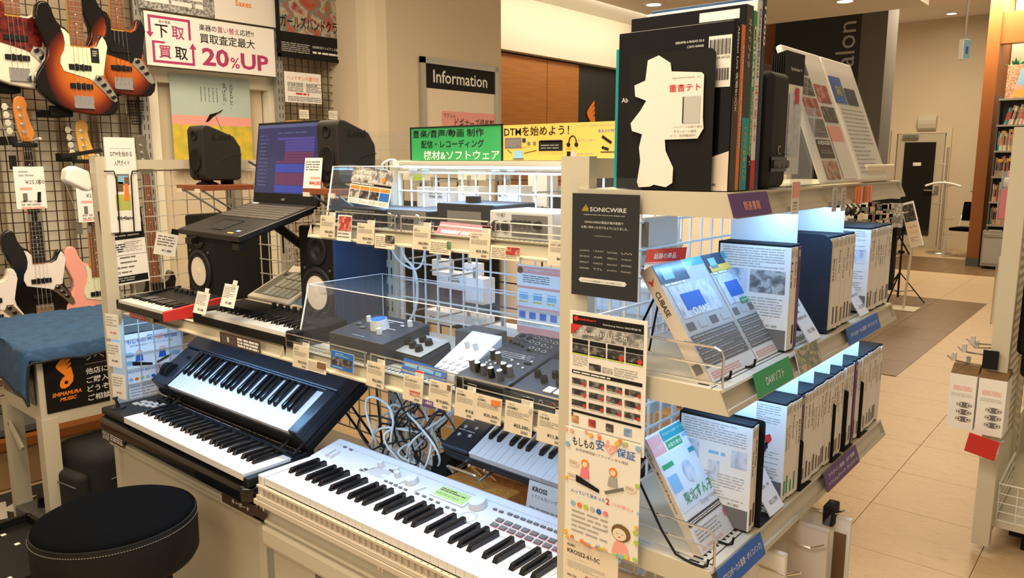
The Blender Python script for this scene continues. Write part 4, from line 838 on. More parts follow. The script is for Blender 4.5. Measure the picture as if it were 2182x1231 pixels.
# lower black stage keyboard
M = T(-2.568, .962, .645) @ RZ(-.25)
t = thing('stage_keyboard', 'black 49-key keyboard with pads lying on the lower left shelf', 'keyboard', M)
b = MB('black_gloss'); b.prism([(.03, 0), (.865, 0), (.892, .025), (.892, .19), (.87, .235), (.06, .235), (0, .19), (0, .03)], 0, .045)
b.build('lower_case', t, bevel=.012, seg=3, smooth=True)
b = MB('black_plastic'); b.extx([(.15, .045), (.232, .045), (.228, .080), (.152, .078)], .17, .87); b.box(.0, .02, .045, .178, .215, .068); b.box(.868, .01, .045, .892, .20, .072); b.build('top_panel', t, bevel=.006, seg=2, smooth=True)
add_keys(t, 29, .186, .014, .0765, wl=.143, bl=.092)
b = MB('skyblue')
for i in range(4):
    for j in range(2): b.box(.045 + i * .026, .10 + j * .026 + i * .008, .068, .066 + i * .026, .118 + j * .026 + i * .008, .071, 'pale_grey')
b.build('drum_pads', t)
for k, (x, y) in enumerate(((.10, .18), (.125, .19), (.15, .195))): MB('black_gloss').cone((x, y, .068), (x, y, .082), .009, .007, 12).build('knob', t)
b = MB('black_gloss'); b.cone((.05, .055, .068), (.05, .055, .072), .024, .022, 20); b.cone((.05, .055, .072), (.046, .05, .098), .006, .004, 10); b.cone((.046, .05, .098), (.045, .049, .104), .009, .008, 12); b.build('joystick', t)
b = MB('ink_light'); b.lines(.2, .17, .66, .03, 2, .0805, 'ink_light', .12, 5); b.build('panel_print', t)
# upper tilted keyboard
M = T(-2.530, 1.153, .747) @ RX(33)
t = thing('tilted_keyboard', 'matte black 49-key controller tilted up on a stand above the stage keyboard', 'keyboard', M)
b = MB('navy_plastic'); b.box(0, .0, 0, .835, .255, .022); b.extx([(.158, .02), (.255, .02), (.255, .046), (.160, .046)], 0, .835); b.box(0, 0, .02, .100, .158, .040); b.box(.792, 0, .02, .835, .158, .046); b.extx([(.150, .018), (.158, .018), (.158, .046), (.150, .040)], .09, .80); b.build('case', t, bevel=.004)
MB('black_matte').box(-.003, -.004, -.035, .838, .25, .0).build('base_pan', t, bevel=.01)
add_keys(t, 29, .107, .004, .035, wl=.148, bl=.094)
for x in (.025, .052):
    b = MB('black_matte'); b.M = T(x, .055, .030) @ RY(90); b.lathe([(.027, -.007), (.030, -.004), (.030, .006), (.027, .009)], 24); b.build('wheel', t)
b = MB('navy'); 
for i, j in ((0, 0), (1, 0), (2, 0), (3, 0), (0, 1), (1, 1), (2, 1)): b.box(.235 + i * .024, .205 - j * .017, .046, .252 + i * .024, .216 - j * .017, .048, 'navy_plastic')
b.box(.06, .115, .046 - .006, .082, .128, .042, 'black_matte'); b.build('buttons', t, bevel=.001)
for k in range(16): MB('black_plastic').cone((.36 + k * .022, .243, .046), (.36 + k * .022, .243, .056), .0055, .0045, 8).build('knob', t) if k % 2 == 0 else None
b = MB('ink_white'); b.text('KOMPLETE', .08, .232, h=.010, w=.05, z=.0468, m='ink_white', bold=.03); b.build('lettering', t)
t = thing('keyboard_stand', 'black wire stand holding the tilted keyboard above the stage keyboard', 'stand')
for x in (-2.42, -1.76):
    b = MB('black_matte'); b.tube([(x, 1.125, .735), (x, 1.105, .725), (x, 1.10, .742)], .0035, 6); b.tube([(x, 1.10, .742), (x + .06, 1.10, .742), (x + .06, 1.12, .725)], .0035, 6); b.tube([(x, 1.12, .73), (x, 1.30, .84), (x, 1.42, .66)], .004, 6); b.tube([(x + .06, 1.12, .73), (x + .06, 1.30, .84), (x + .06, 1.42, .66)], .004, 6); b.build('bracket', t)
# small navy keyboard on chrome stand, right
M = T(-1.360, 1.352, .742) @ RX(24) @ RZ(-1)
t = thing('compact_keyboard', 'compact navy keyboard with joystick on a chrome stand behind the synthesizer', 'keyboard', M)
b = MB('navy_plastic'); b.box(0, -.004, 0, .60, .215, .030); b.box(0, -.004, .03, .096, .215, .046); b.box(.096, .158, .03, .60, .215, .046); b.build('case', t, bevel=.008, seg=3, smooth=True)
add_keys(t, 21, .0995, .0, .044, wl=.155, bl=.095, hb=.010)
b = MB('black_gloss'); b.cone((.045, .16, .046), (.045, .16, .050), .024, .021, 24); b.cone((.045, .16, .050), (.043, .155, .066), .012, .009, 16); b.build('joystick', t)
b = MB('skyblue')
for x, y in ((.025, .075), (.06, .08), (.028, .045), (.062, .05)): b.cone((x, y, .046), (x, y, .048), .0055, .005, 12, 'pale_grey')
b.lines(.012, .058, .07, .01, 1, .0465, 'ink_light', .4, 2); b.build('buttons', t)
t = thing('chrome_stand', 'chrome wire feet under the compact navy keyboard', 'stand')
for x in (-1.285, -.86):
    b = MB('chrome'); b.tube([(x, 1.36, .745), (x + .0, 1.30, .735), (x + .0, 1.285, .755), (x + .005, 1.285, .755), (x + .085, 1.285, .755), (x + .09, 1.285, .755), (x + .09, 1.30, .735), (x + .09, 1.36, .745)], .004, 8); b.tube([(x + .02, 1.34, .745), (x + .02, 1.44, .642)], .004, 8); b.tube([(x + .07, 1.34, .745), (x + .07, 1.44, .642)], .004, 8); b.build('wire_foot', t)
b = MB('box_orange'); b.box(-1.335, 1.325, .642, -1.13, 1.42, .70); o = b.build('printed_box', bevel=.002)
b = MB('gold'if 'gold' in MATS else 'yellow')
rg = random.Random(3)
for k in range(16):
    x, y = rg.uniform(-1.32, -1.15), rg.uniform(1.33, 1.41); b.bar((x, y, .7006), (x + rg.uniform(-.05, .05), min(max(y + rg.uniform(-.05, .05), 1.33), 1.415), .7006), .0008, .0004, 'yellow')
b.build('line_pattern', o); tag(o, 'orange box with fine gold lines under the compact navy keyboard', 'box')
tag(MB('black_matte').box(-1.40, 1.34, .642, -1.345, 1.42, .735).build('power_adapter', bevel=.004), 'tall black power block left of the orange box', 'adapter')
def d(b, w, h): b.text('KROSS', .012, h - .022, h=.011, z=Z1, m='ink', bold=.03); b.text('ってどんなシンセ？', .012, h - .036, h=.008, z=Z1, m='ink'); b.rect(w * .6, h - .03, w * .36, .022, Z1, 'ink'); b.text('シンセサイザー', w * .62, h - .024, h=.010, w=w * .32, z=Z2, m='ink_white'); b.lines(.01, .01, w - .05, h - .065, 8, Z1, 'ink_grey', .5, 2)
p = px(1114, 1035, y=1.27); card('info_sheet', .14, .115, d, T(p.x, 1.27, p.z - .105) @ SOUTH @ RX(-12), 'pale_grey', label='grey information sheet leaning behind the white synthesizer', cat='sheet')

# ---------------------------------------------------------------- middle left shelf
M = T(-2.525, 1.04, 1.034)
t = thing('mini_keyboard', 'mini keyboard with white keys and bright red end cheeks', 'keyboard', M)
b = MB('black_plastic'); b.box(.008, 0, 0, .312, .21, .022); b.extx([(.098, .022), (.21, .022), (.208, .046), (.105, .032)], .008, .312); b.build('case', t, bevel=.003)
for x, x1 in ((0, .008), (.310, .322)): b = MB('red' if x else 'black_plastic'); b.extx([(.0, 0), (.21, 0), (.215, .050), (.17, .048), (.0, .030)], x, x1); b.build('side_cheek', t, bevel=.002)
add_keys(t, 19, .012, .003, .031, pitch=.0156, wl=.09, bl=.055, hb=.008, wh=.012)
for k in range(6): MB('black_gloss').cone((.06 + k * .034, .17, .04), (.06 + k * .034, .17, .053), .007, .006, 10).build('knob', t)
M = T(-2.140, 1.093, 1.034)
t = thing('mini_keyboard', 'black mini keyboard with a row of eight knobs beside the clear cover', 'keyboard', M)
b = MB('black_matte'); b.box(0, 0, 0, .505, .17, .026); b.extx([(.088, .025), (.17, .025), (.17, .048), (.094, .042)], .0, .505); b.box(.0, 0, .02, .049, .09, .042); b.box(.470, 0, .02, .505, .09, .042); b.build('case', t, bevel=.004)
add_keys(t, 21, .0505, .002, .036, pitch=.01985, wl=.088, bl=.052, hb=.008, wh=.014)
for k in range(8): MB('black_plastic').cone((.20 + k * .034, .145, .046), (.20 + k * .034, .145, .062), .0075, .006, 12).build('knob', t)
# pad controller behind
M = T(-2.140, 1.275, 1.078) @ RX(24)
t = thing('pad_controller', 'pale beige pad controller with rows of grey pads behind the black mini keyboard', 'controller', M)
MB('kross_side').box(0, 0, 0, .215, .19, .014).build('case', t, bevel=.006, seg=3)
b = MB('pale_grey')
for i in range(5):
    for j in range(3): b.box(.062 + i * .029, .02 + j * .045, .014, .087 + i * .029, .060 + j * .045, .018, 'pad_green')
b.build('drum_pads', t, bevel=.001); b = MB('ink_light'); b.rect(.012, .02, .044, .13, .0145, 'headstock_grey'); b.lines(.06, .172, .14, .012, 1, .0145, 'ink_grey', .5, 3); b.build('panel_print', t)
tag(MB('brushed').tube([(-2.14, 1.24, 1.04), (-2.14, 1.43, 1.04), (-2.14, 1.43, 1.18)], .004, 6).tube([(-1.95, 1.24, 1.04), (-1.95, 1.43, 1.04), (-1.95, 1.43, 1.18)], .004, 6).tube([(-2.14, 1.25, 1.06), (-1.95, 1.25, 1.06)], .004, 6).tube([(-2.14, 1.40, 1.12), (-1.95, 1.40, 1.12)], .004, 6).tube([(-2.12, 1.38, 1.13), (-2.02, 1.44, 1.26)], .004, 6).tube([(-2.06, 1.38, 1.13), (-1.97, 1.44, 1.22)], .004, 6).build('wire_riser'), 'steel wire riser holding the pale pad controller', 'riser')
# two-way monitor speakers
def monitor(label, M):
    t = thing('monitor_speaker', label, 'speaker', M)
    MB('black_matte').box(0, 0, 0, .178, .222, .285).build('cabinet', t, bevel=.008, seg=3, smooth=True)
    b = MB('soft_black'); b.M = T(.089, -.001, .098) @ RX(90); b.lathe([(.074, .0), (.072, .007), (.062, .009), (.058, .004)], 40); b.build('woofer_ring', t, smooth=True)
    b = MB('cone_white'); b.M = T(.089, -.002, .098) @ RX(90); b.lathe([(.049, .006), (.030, .0035), (.019, .003), (.018, .005), (.010, .0065), (.0005, .007)], 40); c = b.build('woofer_cone', t)
    b = MB('ink_grey'); b.M = T(.089, -.002, .098) @ RX(90); b.tube([(.020 * math.cos(a * math.pi / 16), .020 * math.sin(a * math.pi / 16), -.0045) for a in range(33)], .0006, 4); b.build('dust_cap_line', c).location = (0, -.009, 0)
    b = MB('soft_black'); b.M = T(.089, -.001, .098) @ RX(90); b.lathe([(.059, .006), (.053, .010), (.049, .006)], 40); b.build('surround', t, smooth=True)
    b = MB('soft_black'); b.M = T(.089, -.001, .218) @ RX(90); b.lathe([(.044, 0), (.040, .004), (.022, -.004), (.014, .0), (.0005, .006)], 32); b.build('tweeter', t, smooth=True)
    for x, z in ((.012, .012), (.166, .012), (.03, .165), (.148, .165)): b = MB('dark_grey_metal'); b.M = T(x, -.001, z) @ RX(90); b.cone((0, 0, 0), (0, 0, .003), .004, .004, 8); b.build('screw', t)
    return t
monitor('black studio monitor with white cone at the left, under the laptop', T(-2.565, 1.305, 1.034))
monitor('black studio monitor with white cone partly behind the clear mixer cover', T(-1.897, 1.30, 1.034))
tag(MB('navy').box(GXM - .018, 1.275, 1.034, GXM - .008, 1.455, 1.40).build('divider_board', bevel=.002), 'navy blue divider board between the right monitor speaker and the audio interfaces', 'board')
# speaker platforms
for (X, Y, lb, sc) in ((-2.545, 1.275, 'left', 1), (-1.793, 1.25, 'right', .93)):
    ZP = 1.5 - .095 * sc
    t = thing('speaker_platform', 'small brown wooden platform under the %s grey desktop speaker' % lb, 'platform', T(X, Y, ZP) @ Matrix.Scale(sc, 4))
    MB('wood_red').box(0, 0, 0, .165, .19, .018).build('board', t, bevel=.002)
    for x in (.02, .14): MB('brushed').bar((x, .02, -.002), (x, .19, -.11), .012, .004).build('bracket', t); MB('card_cream').box(x - .015, -.003, -.006, x + .015, .01, .006).build('bracket_cap', t)
    t = thing('desktop_speaker', 'dark grey rounded desktop speaker on the %s brown platform' % lb, 'speaker', T(X + .035 * sc, Y + .03 * sc, ZP + .018 * sc) @ Matrix.Scale(sc, 4))
    MB('black_matte').lathe([(.034, 0), (.036, .004), (.020, .010), (.018, .016)], 20).build('foot', t).location = (.05, .035, 0)
    MB('black_matte').box(.035, .09, 0, .065, .125, .02).build('rear_foot', t, bevel=.004)
    b = MB('soft_black'); b.extx([(.0, .03), (.012, .014), (.125, .014), (.135, .022), (.140, .10), (.138, .125), (.115, .160), (.030, .192), (.010, .194), (.0, .18)], 0, .098); b.build('cabinet', t, bevel=.010, seg=3, smooth=True)
    for z, r, m in ((.082, .036, 'black_matte'), (.160, .017, 'black_matte'), (.034, .012, 'black_matte')):
        b = MB('black_matte'); b.M = T(.049, -.0005, z) @ RX(90) @ Matrix.Diagonal((1, 1.1 if r > .03 else 1, 1, 1)); b.lathe([(r, .0), (r * .95, .003), (r * .8, .001 - .004 * (r < .03)), (.0005, .003 if r > .03 else -.003)], 28); b.build('woofer_grille' if r > .03 else ('tweeter' if z > .1 else 'bass_port'), t, smooth=True)
    b = MB('ink'); b.tube([(.0985, .14, .10), (.0985, .10, .095), (.0985, .075, .085), (.0985, .06, .075)], .0012, 4); b.M = T(.0988, .035, .145) @ EAST; b.text('iLoud', 0, 0, h=.022, z=0, m='ink', bold=.02); b.build('side_groove', t)
mat('keycap', (.065, .055, .045), .45)
# laptop
M = T(-2.182, 1.091, 1.291) @ RZ(-2.8) @ RX(16.3)
t = thing('laptop', 'open black laptop showing a blue music program, raised on a stand', 'laptop', M)
MB('black_plastic').box(0, 0, 0, .36, .25, .016).build('base', t, bevel=.003)
b = MB('keycap'); kw = .0165
for j in range(6):
    x = .022
    for i in range(18):
        w = kw * (1 if (i or j) else 1); 
        if j == 0 and 4 < i < 9: x += .0183; continue
        b.box(x, .125 + j * .0172, .016, x + .0160, .125 + j * .0172 + .0148, .0182); x += .0180
    if j == 0: b.box(.022 + 5 * .018, .125, .016, .022 + 8.8 * .018, .1398, .0182)
b.build('keycaps', t, kind='stuff')
b = MB('ink_light'); b.rect(.015, .12, .33, .112, .0163, 'ink'); b.rect(.11, .025, .11, .075, .0163, 'black_gloss'); b.rect(.115, .03, .10, .065, .0166, 'black_matte'); b.rect(.02, .236, .035, .008, .0164, 'ink_white'); b.rect(.29, .03, .02, .008, .0164, 'skyblue'); b.rect(.27, .015, .03, .006, .0164, 'yellow'); b.build('touchpad', t)
lid = MB('black_matte'); LM = T(0, .252, .012) @ RX(66); lid.M = LM; lid.box(0, 0, -.006, .36, .245, .0); l = lid.build('lid', t, bevel=.002)
s = MB('screen_blue'); s.M = LM; s.rect(.008, .032, .344, .205, .0006)
s.rect(.008, .227, .344, .010, .001, 'screen_line'); s.rect(.06, .06, .04, .14, .001, 'screen_line') if 0 else None
for k in range(9): s.rect(.12, .190 - k * .0085, .20, .0075, .001, 'screen_violet' if k < 5 else 'screen_plum')
s.rect(.12, .095, .20, .025, .001, 'screen_royal'); s.rect(.12, .058, .20, .036, .001, 'screen_plum'); s.rect(.12, .036, .20, .021, .001, 'screen_royal'); s.rect(.12, .13, .045, .06, .0014, 'screen_blue')
s.lines(.02, .05, .05, .16, 14, .001, 'screen_line', .3, 4); s.lines(.12, .205, .2, .012, 1, .001, 'screen_line', .3, 2); s.rect(.325, .05, .001, .16, .0014, 'screen_line'); s.text('ASUS', .165, .012, h=.006, z=.0012, m='ink_light', bold=.03)
s.build('screen', l)
t = thing('laptop_stand', 'black metal stand arm carrying the laptop', 'stand')
MB('black_matte').box(-2.10, 1.12, 1.255, -1.90, 1.34, 1.275).build('tray', t).matrix_world = T(-2.182, 1.091, 1.291) @ RZ(-2.8) @ RX(16.3) @ T(2.16, -1.10, -1.282)
MB('black_matte').tube([(-2.0, 1.30, 1.31), (-1.95, 1.42, 1.2), (-1.95, 1.44, 1.04)], .014, 8).build('arm', t)
for x in (-2.13, -1.88): MB('black_plastic').box(x, 1.082, 1.268, x + .035, 1.105, 1.285).build('front_hook', t)
def d(b, w, h): b.lines(.006, h * .62, w * .8, h * .3, 4, Z1, 'ink_grey', .4, 3); b.text('¥44,000', w * .35, h * .18, h=.014, z=Z1, m='red', bold=.02); b.rect(w * .4, h * .38, w * .55, .006, Z1, 'salmon')
card('price_card', .078, .092, d, Matrix.Translation(px(645, 408, y=1.26)) @ SOUTH @ RX(-8), 'white', label='white price card with red price between laptop screen and right grey speaker', cat='price card')
def pc2(u, v, lb, col='white'):
    p = px(u, v, y=1.06)
    def d(b, w, h): b.lines(.005, h * .40, w * .75, h * .5, 7, Z1, 'ink_grey', .28, int(u)); b.text('¥11,000', w * .35, h * .12, h=h * .13, z=Z1, m='ink', bold=.02); b.rect(w * .55, h * .86, w * .3, h * .28, -.0006, col); b.box(w * .55, h * .8, -.0012, w * .85, h * 1.2, 0, 'paper')
    card('price_card', .068, .062, d, T(p.x, 1.06, p.z - .05) @ SOUTH @ RX(-18), 'paper', label=lb, cat='price card')
pc2(408, 628, 'white price card standing between the red and the black mini keyboards'); pc2(466, 612, 'white price card with red tab behind the two mini keyboards', 'red')
# papers hung on the end grid
def d(b, w, h):
    b.text('DTMを始める', w * .16, h - .060, h=.017, w=w * .72, z=Z1, m='ink'); b.text('入門ガイド', w * .26, h - .088, h=.016, w=w * .52, z=Z1, m='ink'); b.rect(w * .16, h - .035, w * .72, .001, Z1, 'ink_light')
    b.box(w * .3, h - .150, 0, w * .72, h - .115, Z1, 'ink_grey'); b.rect(w * .34, h - .146, w * .34, .026, Z2, 'skyblue'); b.rect(w * .22, .07, w * .5, .05, Z1, 'yellow_green'); b.prism([(w * .5, .10), (w * .66, .10), (w * .68, .15), (w * .55, .16)], Z1, Z2, 'orange'); b.rect(w * .55, .155, w * .14, .02, .0016, 'leather_print'); b.rect(w * .28, .13, w * .22, .03, Z2, 'leather_print')
    b.text('Digiland', w * .22, .035, h=.016, z=Z1, m='ink', bold=.03)
a = px(221, 290, x=GX0 + .03); c = px(297, 437, x=GX0 + .03)
t = thing('leaflet_holder', 'black wire holder with white beginner guide leaflets on the left end grid', 'leaflet holder')
w = c.y - a.y; h = .30
zt = px(225, 292, x=GX0 + .03).z
o = card('leaflet', w, h, d, I4, 'white', .008, parent=t); o.matrix_local = T(GX0 + .03, a.y, zt - h) @ EAST
b = MB('black_matte'); b.M = T(GX0 + .033, a.y, zt - h - .004) @ EAST; b.tube([(-.01, h * .66, .002), (w * .2, h * .66, .004), (w * .26, h * .58, .004), (w * .24, 0, .004), (w * .72, 0, .004), (w * .76, h * .6, .004), (w * .82, h * .66, .004), (w * 1.02, h * .66, .002)], .0022, 6); b.build('wire_frame', t)
def d(b, w, h):
    b.rect(0, h * .60, w, h * .40, Z1, 'ink'); b.text('Desktop Music', .006, h - .034, h=.010, w=w * .42, z=Z2, m='ink_white', bold=.01); b.text('Vocalo&SoftwareTalk', .006, h - .052, h=.010, w=w * .58, z=Z2, m='ink_white', bold=.01); b.text('個人相談', w * .66, h - .046, h=.019, w=w * .31, z=Z2, m='ink_white', bold=.02); b.lines(.01, h * .63, w * .8, h * .13, 3, Z2, 'ink_light', .5, 1)
    b.lines(.015, h * .43, w * .4, h * .12, 4, Z1, 'ink', .5, 2); b.lines(w * .5, h * .43, w * .42, h * .14, 6, Z1, 'ink_light', .4, 3); b.rect(.0, h * .39, w, .001, Z1, 'ink')
    for k, s in enumerate(('受付', '料金', '必要な物', '注意事項')): b.text(s, .01, h * (.34 - .065 * k), h=.0085, z=Z1, m='ink', bold=.01); b.lines(w * .35, h * (.34 - .065 * k), w * .4, .009, 1, Z1, 'ink_grey', .5, k)
    b.rect(.005, .006, w - .01, h * .09, Z1, 'ink'); b.lines(.02, .01, w * .5, h * .06, 2, Z2, 'ink_light', .5, 4)
a = px(220, 487, x=GX0 + .02); c = px(312, 490, x=GX0 + .02)
card('consultation_flyer', c.y - a.y, .245, d, T(GX0 + .02, a.y, px(222, 600, x=GX0 + .02).z - .02) @ EAST @ Matrix.Rotation(R(3), 4, 'Z'), 'white', label='black and white consultation flyer on the left end grid', cat='flyer')
def d(b, w, h): b.lines(.006, h * .4, w * .8, h * .5, 4, Z1, 'ink_grey', .4, 3); b.text('¥11,880', w * .35, h * .15, h=.009, z=Z1, m='ink', bold=.02); b.box(w * .65, h, -.001, w, h * 1.25, 0, 'ink')
a = px(323, 495, x=GX0 + .03); card('price_card', .075, .075, d, T(GX0 + .03, a.y, px(330, 540, x=GX0 + .03).z) @ EAST @ Matrix.Rotation(R(-14), 4, 'Z'), 'paper', label='tilted white price card clipped to the end grid right of the flyer', cat='price card')
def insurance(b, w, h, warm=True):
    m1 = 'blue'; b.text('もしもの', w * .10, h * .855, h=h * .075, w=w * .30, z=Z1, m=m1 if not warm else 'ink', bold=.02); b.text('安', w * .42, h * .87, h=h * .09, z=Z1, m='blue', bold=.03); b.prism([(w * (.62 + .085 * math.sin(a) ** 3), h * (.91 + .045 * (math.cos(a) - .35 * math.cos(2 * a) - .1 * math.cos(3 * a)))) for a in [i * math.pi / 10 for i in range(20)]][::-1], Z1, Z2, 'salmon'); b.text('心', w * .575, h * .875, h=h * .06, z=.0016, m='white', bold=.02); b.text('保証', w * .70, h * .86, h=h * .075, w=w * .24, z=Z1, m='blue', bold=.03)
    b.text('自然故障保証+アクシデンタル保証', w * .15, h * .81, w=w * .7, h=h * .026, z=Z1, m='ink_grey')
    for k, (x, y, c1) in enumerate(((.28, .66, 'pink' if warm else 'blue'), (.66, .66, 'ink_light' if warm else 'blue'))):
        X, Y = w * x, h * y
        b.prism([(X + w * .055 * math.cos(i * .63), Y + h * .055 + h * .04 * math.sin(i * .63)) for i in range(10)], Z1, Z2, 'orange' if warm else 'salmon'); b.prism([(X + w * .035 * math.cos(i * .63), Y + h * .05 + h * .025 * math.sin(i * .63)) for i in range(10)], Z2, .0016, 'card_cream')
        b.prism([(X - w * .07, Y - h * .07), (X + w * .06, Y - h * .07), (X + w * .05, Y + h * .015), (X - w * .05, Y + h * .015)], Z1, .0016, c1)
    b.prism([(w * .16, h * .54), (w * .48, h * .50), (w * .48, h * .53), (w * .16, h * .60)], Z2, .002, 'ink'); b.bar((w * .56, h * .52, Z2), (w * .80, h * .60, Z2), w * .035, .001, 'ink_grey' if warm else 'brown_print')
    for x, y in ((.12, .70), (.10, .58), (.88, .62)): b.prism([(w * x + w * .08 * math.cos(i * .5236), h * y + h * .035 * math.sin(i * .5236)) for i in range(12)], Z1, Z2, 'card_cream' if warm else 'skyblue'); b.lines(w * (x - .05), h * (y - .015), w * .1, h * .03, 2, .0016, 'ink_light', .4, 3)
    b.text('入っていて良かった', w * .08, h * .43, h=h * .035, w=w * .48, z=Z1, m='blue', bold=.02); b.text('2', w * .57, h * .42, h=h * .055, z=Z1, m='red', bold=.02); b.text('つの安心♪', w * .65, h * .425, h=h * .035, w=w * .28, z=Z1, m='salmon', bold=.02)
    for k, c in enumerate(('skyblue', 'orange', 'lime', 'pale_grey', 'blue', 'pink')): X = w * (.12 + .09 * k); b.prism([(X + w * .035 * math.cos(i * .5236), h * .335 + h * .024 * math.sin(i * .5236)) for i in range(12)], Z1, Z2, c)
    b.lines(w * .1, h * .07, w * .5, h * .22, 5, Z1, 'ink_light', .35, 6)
    if warm:
        b.prism([(w * .66, h * .02), (w * .90, h * .02), (w * .86, h * .11), (w * .80, h * .145), (w * .73, h * .145), (w * .69, h * .11)], Z1, Z2, 'salmon'); b.prism([(w * .78 + w * .125 * math.cos(i * .393), h * .215 + h * .075 * math.sin(i * .393)) for i in range(16)], Z2, .0014, 'leather_print'); b.prism([(w * .765 + w * .09 * math.cos(i * .393), h * .20 + h * .052 * math.sin(i * .393)) for i in range(16)], .0014, .0018, 'card_cream'); b.rect(w * .72, h * .205, w * .03, h * .003, .002, 'ink'); b.rect(w * .79, h * .205, w * .03, h * .003, .002, 'ink'); b.rect(w * .75, h * .175, w * .03, h * .008, .002, 'red'); b.prism([(w * .56, h * .19), (w * .61, h * .205), (w * .60, h * .18)], Z1, Z2, 'pale_grey')
        rg = random.Random(5)
        for k in range(46):
            u = rg.random(); x, y = (rg.uniform(0, w), rg.uniform(h * .965, h * .998)) if k < 18 else ((rg.uniform(0, w * .035) if rg.random() < .5 else w - rg.uniform(0, w * .035)), rg.uniform(0, h)) if k < 30 else (rg.uniform(0, w), rg.uniform(0, h * .03))
            r = rg.uniform(.002, .005); b.prism([(x + r * math.cos(i * 1.05), y + r * math.sin(i * 1.05)) for i in range(6)], Z1, Z2 + k * .00004, rg.choice(['yellow', 'salmon', 'lime', 'skyblue', 'orange']))
a = px(262, 718, x=GX0 + .02); c = px(392, 700, x=GX0 + .02)
ht = a.z - px(270, 852, x=GX0 + .02).z
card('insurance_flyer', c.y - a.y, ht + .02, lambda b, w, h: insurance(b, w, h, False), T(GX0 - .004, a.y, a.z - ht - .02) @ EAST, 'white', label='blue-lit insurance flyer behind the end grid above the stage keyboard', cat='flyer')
for k, (u, v, lb) in enumerate(((222, 672, 'highest'), (226, 732, 'middle'), (236, 800, 'lowest'))):
    p = px(u, v, y=1.02)
    def d(b, w, h): b.lines(.004, h * .5, w * .8, h * .42, 4, Z1, 'ink_light', .4, k); b.text('¥%s' % ('11,000', '22,000', '9,900')[k], w * .3, h * .2, h=.008, z=Z1, m='ink' if k == 1 else 'red', bold=.02)
    card('price_card', .062, .082, d, T(p.x, 1.022, p.z - .075) @ RZ(14) @ SOUTH, 'paper', label='white price card tied to the front left post, %s of the three' % lb, cat='price card')
# white lamp arm at post top
b = MB('white'); p = px(192, 375, x=GX0 - .02)
t = thing('clip_lamp', 'white angled clip lamp head fixed near the top of the front left post', 'lamp', T(GX0 - .03, 1.035, 1.44))
b = MB('white'); b.extx([(-.085, .0), (-.078, .036), (-.055, .047), (-.012, .028), (-.008, -.018), (-.016, -.036), (-.07, -.008)], -.025, .025); b.build('lamp_head', t, bevel=.008, seg=3)
b = MB('black_matte'); b.bar((.0, -.08, .075), (.02, .03, .095), .02, .012); b.build('clamp', t)
# ================================================================ AUDIO DISPLAY (right bay)
t = thing('led_light_bar', 'glowing white LED light bar along the top back rail over the audio interfaces', 'light', T(-1.60, 1.41, 1.488))
MB('cream_metal').box(0, 0, 0, .83, .05, .012).build('housing', t, bevel=.002); MB('led_glow').box(.03, .004, -.006, .82, .022, -.0002).build('tube', t)
b = MB('cable_white'); b.tube([(0, .02, .004), (-.03, .02, .02), (-.06, .0, .0), (-.05, .03, -.03)], .004, 6, sm=2); b.build('cord', t)
for x in (.0, .80): MB('white').box(x, -.004, -.004, x + .02, .054, .014).build('end_clip', t)
# signs on the top rail
def d(b, w, h):
    for x0, y0, x1, y1 in ((-.003, -.0, 0, h + .003), (w, 0, w + .003, h + .003), (-.003, h, w + .003, h + .003)): b.box(x0, y0, -.002, x1, y1, .002, 'ink')
    b.text('音楽/音声/動画 制作', .006, h * .70, h=h * .24, w=w * .80, z=Z1, m='ink', bold=.03)
    b.text('配信・レコーディング', w * .12, h * .38, h=h * .24, w=w * .70, z=Z1, m='ink', bold=.03); b.text('機材&ソフトウェア', w * .15, h * .02, h=h * .28, w=w * .83, z=Z1, m='ink_white', bold=.04)
a = px(876, 274, y=1.46); c = px(1069, 345, y=1.46)
ramp_mat('poster_green', [(.3, (.02, .28, .08)), (.7, (.05, .42, .14))], .5, 'noise', (4, 4, 4))
card('category_sign', c.x - a.x, a.z - 1.502, d, T(a.x, 1.46, 1.502) @ SOUTH, 'poster_green', label='green handwritten category sign on the top rail above the light bar', cat='sign')
